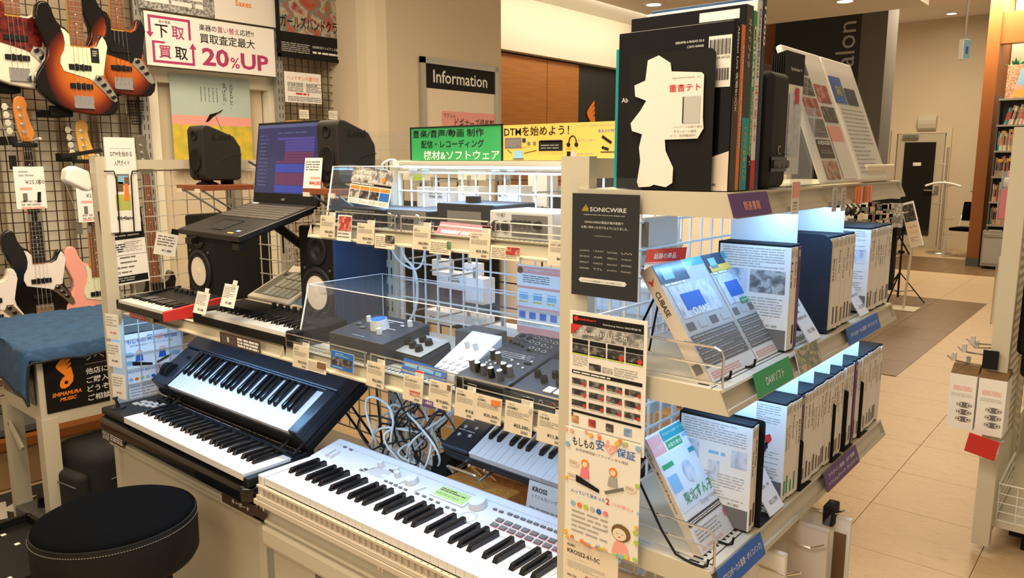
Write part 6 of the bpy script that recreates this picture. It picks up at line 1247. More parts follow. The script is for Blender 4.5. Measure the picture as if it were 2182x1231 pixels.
backbox(965, 668, 1030, 700, 1.60, .05, 'low white carton behind the back grid at mixer height')
backbox(1040, 690, 1100, 720, 1.62, .05, 'pale carton behind the back right mixer')
t = thing('far_gondola_side', 'black wire grid and tan boards of the next display seen through the back grid', 'display', T(0, 2.5, 0))
b = MB('black_matte')
for k in range(14): b.box(-2.9 + k * .12, 0, .6, -2.895 + k * .12, .005, 1.42)
for k in range(8): b.box(-2.9, 0, .65 + k * .11, -1.3, .005, .655 + k * .11)
b.build('black_grid', t, kind='stuff'); MB('cardboard').box(-2.9, .0, 0, -1.3, .3, .56).build('base', t)
MB('card_cream').box(-2.6, .25, .5, -1.2, .27, 1.3).build('back_board', t); MB('wood_brown').box(-1.75, .20, .6, -1.45, .24, 1.12).build('wooden_panel', t); MB('black_matte').box(-2.95, .12, .7, -2.35, .2, 1.30).build('dark_panel', t)
for k in range(4): MB('leather_print').box(-2.25 + k * .3, .1, .56, -2.03 + k * .3, .24, .78 + .06 * (k % 2)).build('stored_box', t)
b = MB('white'); b.box(-1.06, 1.50, 1.10, -.86, 1.60, 1.22); tag(b.build('white_carton', bevel=.002), 'white carton low behind the grid below the streaming flyer', 'box')
# ---------------------------------------------------------------- cables behind the synthesizer
t = thing('power_strip', 'white power strip with plugs on the shelf behind the synthesizer', 'power strip', T(-1.66, 1.37, .642))
MB('kross_white').box(0, 0, 0, .24, .05, .028).build('strip_body', t, bevel=.004)
for k in range(5): MB('kross_white').box(.01 + k * .046, .01, .028, .04 + k * .046, .04, .052).build('plug', t, bevel=.004)
t = thing('power_strip', 'second white power strip near the orange box', 'power strip', T(-1.46, 1.33, .642) @ RZ(6))
MB('kross_white').box(0, 0, 0, .10, .05, .030).build('strip_body', t, bevel=.004); MB('black_matte').box(.05, .01, .03, .075, .035, .06).build('plug', t, bevel=.003)
rg = random.Random(11)
for k in range(22):
    wht = k % 2 == 0; r = .0035 if wht else .0026
    x0 = rg.uniform(-1.66, -1.40); x1 = rg.uniform(-1.60, -1.36)
    pts = [(x0, rg.uniform(1.32, 1.42), .665), (x0 + rg.uniform(-.10, .12), rg.uniform(1.28, 1.40), rg.uniform(.70, .80)), (rg.uniform(-1.68, -1.36), rg.uniform(1.30, 1.45), rg.uniform(.76, .90)), (x1, rg.uniform(1.30, 1.46), rg.uniform(.74, .93)), (x1 + rg.uniform(-.16, .16), rg.uniform(1.28, 1.42), rg.uniform(.67, .74)), (x1 + .02, rg.uniform(1.32, 1.42), .668)]
    b = MB('cable_white' if wht else 'cable_black'); b.tube(pts, r, 6, sm=3)
    tag(b.build('cable', smooth=True), '%s cable in the tangle behind the white synthesizer' % ('white' if wht else 'black'), 'cable', 'white tangled cables' if wht else 'black tangled cables')
for k, (pts, r, wht, lb) in enumerate([([(-1.62, 1.44, 1.33), (-1.60, 1.43, 1.24), (-1.54, 1.43, 1.21), (-1.55, 1.44, 1.10), (-1.60, 1.44, 1.04)], .004, True, 'thick white cable looping down the centre post above the mixers'), ([(-1.60, 1.44, 1.32), (-1.66, 1.43, 1.28), (-1.60, 1.42, 1.22), (-1.53, 1.44, 1.20), (-1.52, 1.45, 1.30)], .003, True, 'white cable tied in a loop beside the centre post'),
        ([(-1.64, 1.40, 1.02), (-1.645, 1.36, .9), (-1.63, 1.36, .78), (-1.62, 1.36, .67)], .0035, False, 'straight black cable hanging beside the tilted keyboard'), ([(-1.70, 1.20, .72), (-1.60, 1.25, .67), (-1.5, 1.28, .66), (-1.45, 1.33, .66)], .0025, False, 'black cable lying between the two keyboards'),
        ([(-2.3, 1.40, 1.50), (-2.26, 1.45, 1.46), (-2.22, 1.46, 1.40), (-2.20, 1.45, 1.2)], .0035, False, 'black cable dropping from the left grey speaker'), ([(-1.74, 1.44, 1.32), (-1.76, 1.43, 1.2), (-1.75, 1.42, 1.10)], .0012, True, 'thin pale cable in front of the navy divider board')]):
    b = MB('cable_white' if wht else 'cable_black'); b.tube(pts, r, 8, sm=3); tag(b.build('cable', smooth=True), lb, 'cable')
# ================================================================ SOFTWARE END DISPLAY (shelves run along Y, front faces +X)
EX = -.735   # grid plane
EY0, EY1 = 1.02, 1.93
def shelf_y(label, xf, y0, y1, zt, xb=EX + .02, h=.036):
    t = thing('display_shelf', label, 'shelf', T(0, y0, zt)); w = y1 - y0
    b = MB('cream_metal'); b.box(xb, 0, -.012, xf - .028, w, 0); b.build('shelf_board', t)
    b = MB('cream_metal'); b.exty([(xf - .03, .0), (xf - .012, .0), (xf - .010, -.003), (xf - .018, -.008), (xf - .006, -h + .006), (xf, -h + .008), (xf + .002, -h), (xf - .022, -h), (xf - .030, -.006)], 0, w); b.build('price_rail', t)
    for y in (0, w - .003): b = MB('cream_metal'); b.exty([(xb, 0), (xf - .014, 0), (xf + .002, -h), (xb, -h)], y + (-.003 if y == 0 else .003), y + (-.0002 if y == 0 else .0058)); b.build('end_plate', t)
    b = MB('ink')
    for i in range(int(w / .0135)): b.box(xf - .055, .01 + i * .0135, -.001, xf - .038, .015 + i * .0135, .0004)
    b.build('slots', t, kind='stuff'); return t
shelf_y('top shelf of the software end display carrying books and leaflets', -.45, EY0, EY1, 1.457)
shelf_y('middle shelf of the software end display with the tilted boxes', -.447, EY0, EY1, 1.172)
shelf_y('lower shelf of the software end display with the long row of cases', -.45, EY0, EY1, .888)
slot_post('gondola_post', 'cream post at the near corner of the software display, covered by posters', EX + .01, EY0 + .012, 0, 1.508, 'cream_metal', .022, .055, 'post', faces='')
slot_post('gondola_post', 'pale blue-lit post at the far end of the software display', EX, EY1 - .02, 0, 1.508, 'cream_metal', .035, .05, 'post')
mesh_panel('back_grid', 'pale blue-lit wire grid behind the software shelves', EX, EY0 + .03, EY1 - .04, .62, 1.44, 'white_wire', r=.0022)
b = MB('cream_metal'); b.box(EX - .012, EY0 + .02, 1.472, EX + .012, EY1, 1.505); tag(b.build('top_rail'), 'cream top rail at the back of the book shelf', 'rail')
SX = -.467
# ---- case prototype
SPINES = [('Live', 'ink', None), ('VOCALOID', 'ink_grey', 'pale_grey'), ('Studio One', 'ink', 'brown_print'), ('MASTER', 'ink', None), ('COMPLETE', 'brown_print', 'leather_print'), ('Symphonic', 'ink_grey', 'brown_print'), ('Producer', 'ink_grey', 'ink_grey'), ('Voice Pack', 'purple', 'leather_print')]
def case_proto(kind, back=0, green=False, sp='paper'):
    D, H, TH_ = .132, .186, .0136
    t = bpy.data.objects.new('software_case', None); COL.objects.link(t)
    b = MB('black_matte'); b.box(-D, 0, 0, -.001, TH_, H); b.build('plastic_shell', t, bevel=.001, seg=1)
    b = MB(sp); s, e = .0006, .003
    b.box(-D + .004, -s, e, s, TH_ + s, H - .004); 
    s2 = s + .0003
    tx, tm, lo = SPINES[kind]
    q = b; M0 = T(s2, TH_ / 2, H * .60) @ EAST
    q.M = M0 @ Matrix.Rotation(R(-90), 4, 'Z'); q.text(tx, -.030 if kind % 2 else -.045, -.003, h=.0062, z=.0, m=tm, bold=.01, w=.045)
    q.M = I4
    if lo: q.add([(s2, .003, .012), (s2, TH_ - .003, .012), (s2, TH_ - .003, .012 + .022 + .006 * (kind % 3)), (s2, .003, .012 + .022 + .006 * (kind % 3))], [(0, 1, 2, 3)], 'green' if green else lo)
    q.add([(s2, .003, H - .022), (s2, TH_ - .003, H - .022), (s2, TH_ - .003, H - .010), (s2, .003, H - .010)], [(0, 1, 2, 3)], 'pale_grey')
    q.M = T(-D + .004, -s2, 0) @ SOUTH
    if back:
        W = D - .006
        q.rect(0, .003, W, .035, 0, 'ink_grey'); q.lines(.006, .143, W - .014, .036, 8, 0, 'ink_light', .34, 3 + kind)
        if back == 1: q.rect(.0, .100, W * .42, .040, 0, 'pic_dvd'); q.rect(W * .46, .100, W * .50, .040, 0, 'pic_grey')
        if back == 2:
            q.rect(.0, .105, W * .28, .035, 0, 'pic_dvd'); q.lines(W * .42, .122, W * .3, .008, 1, 0, 'skyblue', .7, 2); q.rect(W * .74, .108, W * .22, .030, .0001, 'pic_dvd'); q.rect(W * .42, .078, W * .16, .034, .0003, 'pic_dvd')
        if back == 3: q.prism([(W * .75, .10), (W * .83, .115), (W * .80, .125), (W * .72, .12)], 0, .0003, 'red'); q.prism([(W * .72, .085), (W * .78, .10), (W * .76, .11), (W * .70, .10)], 0, .0003, 'navy'); q.rect(W * .52, .062, .006, .040, 0, 'ink_light')
        q.lines(.006, .048, W - .014, .045, 9, 0, 'ink_light', .32, 13 + kind); q.text('¥11,800', W * .72, .040, h=.005, z=0, m='ink')
    q.M = I4
    b.build('printed_sleeve', t); return t
PROTO = {}
ORD = ['first', 'second', 'third', 'fourth', 'fifth', 'sixth', 'seventh', 'eighth', 'ninth', 'tenth', 'eleventh', 'twelfth', 'thirteenth']
def put_cases(y, n, z, where, group, kinds, back=0, green=False, purple=(), jitter=.0):
    for i in range(n):
        k = kinds[i % len(kinds)]; bk = back if i == 0 else 0; sp = 'purple' if i in purple else 'paper'
        key = (k, bk, green, sp)
        if key not in PROTO: PROTO[key] = case_proto(*key); o = PROTO[key]
        else: o = copy_tree(PROTO[key])
        o.matrix_world = T(SX - random.uniform(0, .004), y + i * .0143, z)
        if n == 1: lb = where
        else: lb = '%s case, %s from the near end %s' % ('purple-spined' if sp == 'purple' else 'white-spined', ORD[i], where)
        tag(o, lb, 'software case', group)
ZM2, ZL2 = 1.1735, .8895
put_cases(1.297, 3, ZM2, 'of three beside the tilted boxes', 'middle shelf cases, near group', [0, 2, 4], back=1, purple=(2,))
put_cases(1.498, 10, ZM2, 'of ten behind the navy bookend', 'middle shelf cases, centre group', [1, 3, 5, 2, 6, 7, 4, 2, 5, 4])
put_cases(1.752, 12, ZM2, 'of the middle shelf far group', 'middle shelf cases, far group', [5, 6, 2, 1, 4, 5, 3, 7, 5, 6, 2, 5], back=2)
put_cases(1.168, 2, ZL2, 'of the lower shelf near pair', 'lower shelf near pair', [7, 2], back=2)
put_cases(1.318, 5, ZL2, 'of the green-footed lower shelf group', 'lower shelf green cases', [1, 5, 6, 5, 3], back=3, green=True)
put_cases(1.398, 12, ZL2, 'of the long lower shelf row', 'lower shelf long row', [5, 6, 2, 4, 1, 5, 7, 6, 5, 2, 4, 5], purple=(0,))
put_cases(1.578, 5, ZL2, 'of the five-case lower shelf row', 'lower shelf short row', [2, 4, 7, 2, 1])
put_cases(1.658, 7, ZL2, 'of the seven-case lower shelf row', 'lower shelf purple-spine row', [4, 6, 2, 7, 5, 2, 4], purple=(4,))
put_cases(1.766, 11, ZL2, 'of the last lower shelf row', 'lower shelf last row', [6, 5, 7, 6, 4, 5, 6, 2, 5, 1, 3])
def bookend(y, z, h, lb, w=.10, m='black_matte', x1=SX + .004, r=.02):
    b = MB(m); b.M = T(x1 - w, y, z) @ SOUTH
    pts = [(0, 0), (w, 0), (w, h - r)] + [(w - r + r * math.cos(a * math.pi / 10), h - r + r * math.sin(a * math.pi / 10)) for a in range(1, 6)] + [(r - r * math.sin(a * math.pi / 10), h - r + r * math.cos(a * math.pi / 10)) for a in range(6)]
    b.prism(pts, -.0012, 0); b.M = I4; b.box(x1 - w, y, z, x1, y + .06, z + .001); tag(b.build('bookend'), lb, 'bookend')
def slimend(y, z, h, lb): bookend(y, z, h, lb, w=.09, x1=SX + .006, r=.006)
bookend(1.492, ZM2, .19, 'large navy metal bookend with a cut-out on the middle shelf', .135, 'bookend_navy', SX + .002, .022)
def d(b, w, h): b.rect(0, 0, w, h, Z1, 'pic_dvd'); b.rect(0, 0, w, h * .45, Z2, 'white'); b.lines(.004, h * .08, w * .85, h * .33, 5, .0016, 'ink_light', .4, 6)
card('case_back', .042, .11, d, T(SX - .137, 1.4895, ZM2 + .005) @ SOUTH, 'white', label='part of a white case back seen through the navy bookend cut-out', cat='card')
slimend(1.200, ZL2, .188, 'black bookend beside the near pair of cases on the lower shelf')
slimend(1.391, ZL2, .10, 'black bookend after the green-footed cases on the lower shelf')
slimend(1.572, ZL2, .125, 'black bookend after the long white row on the lower shelf')
slimend(1.651, ZL2, .135, 'black bookend before the purple-spine row on the lower shelf')
slimend(1.760, ZL2, .13, 'black bookend before the last row on the lower shelf')
for y, z, lb, hh in ((1.345, ZM2, 'glowing white divider behind the near group on the middle shelf', .235), (1.60, ZM2, 'glowing white divider in the centre group on the middle shelf', .235), (1.205, ZL2, 'white divider behind the near pair on the lower shelf', .22), (1.395, ZL2, 'white divider before the long row on the lower shelf', .225), (1.48, ZL2, 'white divider in the middle of the long row on the lower shelf', .225), (1.575, ZL2, 'white divider after the long row on the lower shelf', .225), (1.655, ZL2, 'white divider before the purple-spine row on the lower shelf', .225), (1.765, ZL2, 'white divider before the last row on the lower shelf', .225)):
    b = MB('divider_white'); b.box(SX - .135, y - .0008, z, SX - .012, y + .0002, z + hh); tag(b.build('divider_sheet'), lb, 'divider')
# tilted demo boxes (face +X and upwards)
def front_box(name, lb, v0, v1, zsh, draw, spine, wy, h=.20, th=.028, lean=24, xb=SX + .01, cat='software box', sm='kross_side'):
    # lower front edge along Y from v0 (near)
    t = thing(name, lb, cat, T(xb, v0, zsh) @ RY(-lean) @ RZ(0))
    b = MB('paper'); b.box(-th, 0, 0, 0, wy, h); b.build('carton', t, bevel=.001, seg=1)
    q = MB('white'); q.M = T(.0006, 0, 0) @ EAST; draw(q, wy, h); q.build('front_print', t)
    q = MB(sm); q.M = T(-th, -.0006, 0) @ SOUTH; q.rect(0, 0, th, h, 0, sm); spine(q, th, h); q.build('spine_print', t)
    q = MB('sleeve'); q.M = T(.0022, 0, 0) @ EAST; q.rect(.001, .001, wy - .002, h - .002); q.build('clear_wrap', t)
    return t
def daw(b, w, h):
    b.rect(0, 0, w, h, 0, 'pale_grey'); b.rect(.0, h * .83, w * .58, h * .17, Z1, 'navy'); b.rect(w * .10, h * .86, w * .2, h * .10, Z2, 'skyblue'); b.lines(w * .05, h * .80, w * .5, h * .035, 1, Z2, 'ink_white', .5, 2); b.rect(w * .60, h * .93, w * .4, h * .07, Z1, 'teal')
    b.rect(w * .08, h * .52, w * .84, h * .28, Z1, 'pic_dvd'); b.rect(w * .22, h * .58, w * .4, h * .14, Z2, 'blue')
    for k in range(4): b.rect(w * (.06 + .24 * k), h * .42, w * .15, h * .065, Z1, 'ink_grey' if k % 2 == 0 else 'pale_grey')
    for j in range(6):
        b.rect(w * .03, h * (.12 + .045 * j), w * .94, h * .038, Z1, 'ink_grey')
        b.lines(w * .05, h * (.127 + .045 * j), w * .88, h * .02, 1, Z2, 'ink_light', .7, j)
    b.rect(0, 0, w, h * .11, Z1, 'paper'); b.lines(w * .05, h * .02, w * .6, h * .06, 3, Z2, 'salmon', .4, 3)
def daw1(b, w, h): daw(b, w, h); b.text('CUBASE', w * .30, h * .53, h=h * .06, z=.0016, m='ink_white', bold=.02)
def daw2(b, w, h): daw(b, w, h); b.rect(w * .05, h * .83, w * .6, h * .06, Z2, 'yellow'); b.rect(w * .40, h * .5, w * .22, h * .05, .0016, 'green'); b.text('お取り寄せ', w * .42, h * .51, h=h * .025, w=w * .18, z=.002, m='ink_white')
def sp1(q, w, h): q.M = q.M @ T(w * .5, h * .80, Z1) @ Matrix.Rotation(R(-90), 4, 'Z'); q.text('CUBASE', 0, -w * .22, h=w * .40, z=0, m='brown_print', bold=.02); q.prism([(-.022, -.006), (-.010, -.002), (-.022, .007), (-.017, 0)], 0, .0004, 'red'); q.box(h * .62, -w * .3, 0, h * .70, w * .3, .0006, 'ink_grey')
front_box('software_box', 'tilted white software box with red spine emblem, nearest on the middle shelf', 1.042, 0, ZM2, daw1, sp1, .164, h=.200, lean=33.5, xb=-.484, th=.022)
front_box('software_box', 'tilted software box with small green sticker, right of the red-emblem box', 1.210, 0, ZM2, daw2, lambda q, w, h: None, .128, h=.200, lean=33.5, xb=-.484, th=.022)
def voice(b, w, h):
    b.rect(0, 0, w, h, 0, 'paper'); b.rect(w * .30, h * .90, w * .7, h * .09, Z1, 'teal'); b.text('ボカロ(ボーカル音源・スターターパック)', w * .33, h * .94, h=h * .025, w=w * .6, z=Z2, m='ink_white'); b.rect(.0, h * .82, w * .28, h * .16, Z1, 'salmon'); b.text('レジまで', w * .03, h * .86, h=h * .035, w=w * .2, z=Z2, m='ink_white', bold=.02); b.rect(w * .32, h * .82, w * .34, h * .07, Z1, 'green'); b.text('お取り寄せ', w * .34, h * .835, h=h * .035, w=w * .3, z=Z2, m='ink_white', bold=.02); b.rect(w * .7, h * .86, w * .22, h * .03, Z1, 'skyblue')
    b.rect(.02 * w, h * .34, w * .96, h * .46, Z1, 'pale_blue'); b.rect(w * .04, h * .50, w * .2, h * .14, Z2, 'skyblue'); b.rect(w * .04, h * .7, w * .24, h * .04, Z2, 'green'); b.rect(w * .68, h * .72, w * .24, h * .04, Z2, 'teal')
    b.text('東北ずん子', w * .16, h * .38, h=h * .095, w=w * .68, z=.0016, m='green', bold=.01); b.prism([(w * (.5 + .12 * math.cos(i * .785)), h * (.60 + .10 * math.sin(i * .785))) for i in range(8)], Z2, .0015, 'pic_dvd'); b.text('Song Voice', w * .42, h * .31, h=h * .05, w=w * .42, z=.0016, m='ink_light')
    b.rect(0, h * .225, w, h * .055, Z2, 'brown_print'); b.lines(w * .04, h * .235, w * .85, h * .03, 2, .0018, 'ink_white', .45, 3); b.lines(w * .06, h * .08, w * .55, h * .11, 4, Z1, 'ink_light', .4, 4); b.rect(w * .76, h * .13, w * .12, h * .06, Z1, 'pink'); b.lines(w * .05, h * .02, w * .5, h * .03, 2, Z1, 'salmon', .4, 5)
mat('pale_blue', (.72, .77, .80), .5)
def sp2(q, w, h): q.M = q.M @ T(w * .5, h * .62, Z1) @ Matrix.Rotation(R(-90), 4, 'Z'); q.text('東北ずん子 Song Voice', -.02, -w * .2, h=w * .35, w=h * .36, z=0, m='brown_print', bold=.02); q.lines(-.06, -w * .25, .035, w * .5, 2, 0, 'ink_grey', .5, 2)
front_box('software_box', 'tilted voice software box with green title lettering on the lower shelf', 1.052, 0, ZL2, voice, sp2, .143, h=.200, lean=33, xb=-.493, th=.014)
for y, z, lb in ((1.16, ZM2, 'middle'), (1.11, ZL2, 'lower')):
    b = MB('black_matte'); b.tube([(-.66, y - .08, z), (-.605, y - .06, z + .135), (-.66, y + .0, z)], .002, 6); b.tube([(-.605, y - .09, z + .13), (-.53, y - .09, z + .008), (-.50, y - .09, z + .001), (-.47, y - .09, z + .001), (-.468, y - .09, z + .016)], .002, 6, sm=1); b.tube([(-.605, y + .0, z + .13), (-.53, y + .0, z + .008), (-.50, y, z + .001), (-.47, y + .0, z + .001), (-.468, y + .0, z + .016)], .002, 6, sm=1); b.tube([(-.605, y - .09, z + .13), (-.605, y, z + .13)], .002, 6)
    tag(b.build('wire_easel'), 'black wire easel behind the tilted box on the %s shelf' % lb, 'easel')
def d(b, w, h): b.rect(0, h * .60, w, h * .4, Z1, 'red'); b.text('話題の商品', w * .22, h * .68, h=h * .18, w=w * .55, z=Z2, m='ink_white', bold=.04); b.rect(0, h * .55, w, h * .05, Z1, 'salmon')
p = px(1368, 540, y=1.16); card('red_header_card', .078, .065, d, T(-.702, 1.20, 1.285) @ SOUTH @ RX(-30) @ Matrix.Rotation(R(8), 4, 'Z'), 'white', label='red and white hot item card standing behind the tilted software boxes', cat='card')
# wire guards at near ends of shelves
for z, lb in ((1.1725, 'middle'), (.8885, 'lower')):
    b = MB('chrome'); y = EY0 + .008; x1 = -.462
    b.tube([(EX + .06, y, z + .060), (x1 - .014, y, z + .060), (x1 - .004, y, z + .056), (x1, y, z + .046), (x1, y, z)], .0022, 8); b.tube([(EX + .06, y, z + .032), (x1, y, z + .032)], .0018, 6); b.tube([(EX + .06, y, z + .006), (x1, y, z + .006)], .0018, 6)
    tag(b.build('wire_guard'), 'chrome wire guard at the near end of the %s software shelf' % lb, 'guard')
# shelf rail labels
def ylabel(name, lb, u0, v0, u1, v1, draw, base, tilt=0, x=-.4435):
    a = px(u0, v0, x=x); c = px(u1, v1, x=x); h = a.z - c.z
    return card(name, c.y - a.y, h, draw, T(x, a.y, c.z) @ EAST @ Matrix.Rotation(R(tilt), 4, 'Z') @ RX(-18), base, label=lb, cat='label')
def lab(name, lb, yy, w, z, h, draw, base, x=-.4435, tl=-18): return card(name, w, h, draw, T(x, yy, z) @ EAST @ RX(tl), base, label=lb, cat='label')
a = px(1617, 800, x=-.446).y; c = px(1692, 760, x=-.446).y
lab('category_label', 'green shelf label reading DAW software on the middle shelf rail', a, c - a, 1.139, .038, lambda b, w, h: b.text('DAWソフト', w * .26, h * .3, h=h * .38, w=w * .5, z=Z1, m='ink_white', bold=.02), 'green')
a = px(1704, 770, x=-.446).y; c = px(1750, 745, x=-.446).y
lab('picture_label', 'small colourful picture label on the middle shelf rail', a, c - a, 1.139, .042, lambda b, w, h: b.rect(0, 0, w, h, Z1, 'pic_multi'), 'paper')
a = px(1810, 715, x=-.446).y; c = px(1877, 670, x=-.446).y
lab('category_label', 'blue vocal software label near the far end of the middle shelf rail', a, c - a, 1.139, .034, lambda b, w, h: b.text('ボカロ(ボーカル音源・ボイスバンク)', w * .08, h * .35, h=h * .28, w=w * .84, z=Z1, m='ink_white', bold=.03), 'blue')
a = px(1520, 1215, x=-.446).y; c = px(1632, 1120, x=-.446).y
lab('category_label', 'blue vocal software label at the near end of the lower shelf rail', 1.024, c - 1.024, .8545, .037, lambda b, w, h: b.text('ボカロ(ボーカル音源・ボイスバンク)', w * .06, h * .33, h=h * .36, w=w * .88, z=Z1, m='ink_white', bold=.02), 'blue')
a = px(1765, 1005, x=-.446).y; c = px(1833, 940, x=-.446).y
lab('category_label', 'purple plug-in label on the lower shelf rail', a, c - a, .8545, .038, lambda b, w, h: (b.text('プラグイン音源・各種音源', w * .1, h * .58, h=h * .2, w=w * .8, z=Z1, m='ink_white', bold=.02), b.text('ソフトウェアトーク・ボイスバンク', w * .06, h * .2, h=h * .2, w=w * .88, z=Z1, m='ink_white', bold=.02)), 'purple')
a = px(1562, 440, x=-.446).y; c = px(1643, 440, x=-.446).y
lab('category_label', 'dark purple label under the black books on the top shelf rail', a, c - a, 1.4235, .034, lambda b, w, h: b.text('関連書籍', w * .3, h * .25, h=h * .4, w=w * .42, z=Z1, m='salmon', bold=.02), 'purple')
def leafy(b, w, h): b.rect(0, h * .5, w, h * .5, Z1, 'salmon'); b.lines(w * .15, h * .1, w * .7, h * .3, 3, Z1, 'ink_light', .4, 2); b.text('¥27,500', w * .25, h * .3, h=h * .07, z=Z1, m='ink')
p = px(1693, 385, x=-.44); card('price_card', .030, .050, leafy, T(-.442, p.y, p.z - .052) @ EAST, 'paper', label='narrow pink and white price card hanging under the grey book speaker', cat='price card')
for k, (u, lb) in enumerate(((1779, 'left'), (1798, 'right'))):
    p = px(u, 400, x=-.44); card('pen_card', .022, .042, lambda b, w, h: b.lines(w * .3, .004, w * .5, h - .008, 5, Z1, 'ink_light', .5, 3), T(-.442, p.y, p.z - .042) @ EAST, 'pale_grey', label='silver strip card clipped to the top rail, %s of two' % lb, cat='card')
def org(b, w, h):
    for k in range(5): b.rect(w * (.04 + .2 * k), 0, w * .1, h, Z1, ('orange', 'salmon', 'wood_brown', 'orange', 'salmon')[k])
p = px(1828, 398, x=-.44); card('orange_card', .105, .032, org, T(-.442, p.y, p.z - .032) @ EAST, 'orange', label='orange striped card on the far end of the top shelf rail', cat='card')
for (yy, z0, lb) in ((1.245, ZL2, 'lower shelf, beside the near pair'), (1.385, ZM2, 'middle shelf, past the near group'), (1.695, ZM2, 'middle shelf, before the far group')):
    def d(b, w, h): b.rect(0, 0, w, h, Z1, 'white'); b.lines(w * .1, h * .45, w * .7, h * .4, 3, Z2, 'ink_light', .4, 3); b.text('¥21,780', w * .3, h * .15, h=h * .10, z=Z2, m='ink_grey')
    card('slanted_price_card', .062, .09, d, T(SX + .006, yy, z0 + .003) @ RY(-34) @ EAST, 'white', label='slanted white price card on the %s' % lb, cat='price card')
# posters hanging on the near post
YF = EY0 - .012
def d(b, w, h):
    b.text('SONICWIRE', w * .28, h * .83, h=h * .042, w=w * .54, z=Z1, m='ink_white', bold=.01)
    for k in range(6): b.rect(w * (.16 + .017 * k), h * .83, w * .009, h * (.02 + .015 * (3 - abs(k - 3))), Z1, 'yellow')
    b.lines(w * .18, h * .79, w * .62, h * .016, 1, Z1, 'ink_light', .5, 1); b.text('SONICWIREの製品が島村楽器で', w * .2, h * .715, h=h * .026, w=w * .58, z=Z1, m='ink_white'); b.text('お買い求めいただけるようになりました。', w * .15, h * .665, h=h * .026, w=w * .7, z=Z1, m='ink_white'); b.text('sonicwire.com', w * .36, h * .59, h=h * .018, w=w * .25, z=Z1, m='ink_light')
    for k, r in enumerate((('soundiron', 'UJAM', 'Sound Ideas', 'UVI'), ('BEST SERVICE', 'AIR', 'ZERO-G', 'output'), ('IMPACT', 'AudioSwift', 'nekosound', 'SPITFIRE'), ('LEARNING', 'TTL', 'Jolie', 'PIANO'))):
        for i, s in enumerate(r): b.text(s, w * (.13 + .21 * i), h * (.44 - .058 * k), h=h * .018, w=w * .15, z=Z1, m='ink_light', bold=.02)
    b.prism([(w * .15, h * .135), (w * .82, h * .135), (w * .85, h * .157), (w * .82, h * .18), (w * .15, h * .18), (w * .12, h * .157)], Z1, Z2, 'ink_white'); b.text('ソフトウェアの取扱店舗スタッフまでお尋ねください', w * .18, h * .147, h=h * .016, w=w * .6, z=.0016, m='ink')
def scard(name, lb, u0, v0, u1, v1, y, draw, base, cat='poster', rz=0, **k):
    a = px(u0, v0, y=y); c = px(u1, v0 + (v1 - v0), y=y); cc = px(u0, v1, y=y)
    w = px(u1, v0 + (u1 - u0) * .15, y=y).x - a.x
    return card(name, w, a.z - cc.z, draw, T(a.x, y, cc.z) @ SOUTH, base, label=lb, cat=cat, **k)
o = scard('software_poster', 'black poster with white lettering on the near post of the software display', 1220, 411, 1363, 626, YF, d, 'black_gloss')
q = MB('sleeve'); q.rect(-.002, -.012, .128, .20, .0025); q.build('clear_sleeve', o)
def d(b, w, h):
    b.rect(w * .04, h * .90, w * .92, h * .07, Z1, 'ink'); b.text('steinberg', w * .12, h * .93, h=h * .025, w=w * .24, z=Z2, m='red', bold=.03); b.text('Steinberg News 2023年秋号', w * .45, h * .92, h=h * .018, w=w * .48, z=Z2, m='ink_white'); b.cone((w * .09, h * .945, 0), (w * .09, h * .945, .0014), w * .03, w * .03, 10, 'red')
    b.rect(w * .04, h * .80, w * .92, h * .095, Z1, 'pic_grey'); b.prism([(w * .02, h * .90), (w * .18, h * .90), (w * .02, h * .82)], Z2, .0016, 'red'); b.text('Cubase 13リリース!!', w * .14, h * .83, h=h * .035, w=w * .62, z=.0018, m='ink_white', bold=.03)
    for k in range(4):
        X = w * (.04 + .235 * k); b.rect(X, h * .755, w * .215, h * .035, Z1, 'ink'); b.rect(X, h * .68, w * .215, h * .07, Z1, 'pic_dark'); b.rect(X, h * .67, w * .215, h * .018, Z1, 'lime')
        if k > 1: b.cone((X + w * .18, h * .70, 0), (X + w * .18, h * .70, .0016), w * .03, w * .03, 10, 'red')
        for j in range(3): b.rect(X, h * (.44 - .085 * j), w * .20, h * .045, Z1, 'pic_dark'); b.lines(X, h * (.425 - .085 * j), w * .2, h * .012, 1, Z1, 'ink_light', .5, k); b.cone((X + w * .18, h * (.45 - .085 * j), 0), (X + w * .18, h * (.45 - .085 * j), .0016), w * .022, w * .022, 8, 'red')
        b.rect(X, h * .13, w * .10, h * .06, Z1, ['pic_warm', 'pic_red', 'pic_dark', 'pic_blue'][k])
    b.lines(w * .05, h * .58, w * .2, h * .08, 5, Z1, 'ink_light', .4, 2); b.rect(w * .27, h * .57, w * .16, h * .05, Z1, 'pic_dark'); b.rect(w * .45, h * .57, w * .13, h * .04, Z1, 'pic_grey'); b.lines(w * .60, h * .56, w * .3, h * .07, 4, Z1, 'ink_light', .4, 5); b.rect(w * .04, h * .52, w * .92, h * .028, Z1, 'ink'); b.lines(w * .06, h * .525, w * .5, h * .018, 1, Z2, 'ink_white', .6, 4); b.rect(w * .04, h * .215, w * .92, h * .02, Z1, 'ink'); b.rect(w * .04, h * .19, w * .02, h * .02, Z1, 'ink')
    b.rect(w * .04, h * .03, w * .92, .0006, Z1, 'ink'); b.rect(w * .04, h * .10, w * .92, .0006, Z1, 'ink'); b.lines(w * .06, h * .05, w * .5, h * .03, 2, Z1, 'ink_light', .4, 8)
scard('news_flyer', 'white newsletter flyer with red heading hanging below the black poster', 1215, 660, 1380, 932, YF - .004, d, 'paper', 'flyer')
scard('insurance_flyer', 'colourful insurance flyer with heart and dotted border hanging above the synthesizer price sheet', 1206, 907, 1366, 1143, YF - .007, lambda b, w, h: insurance(b, w, h, True), 'paper', 'flyer')
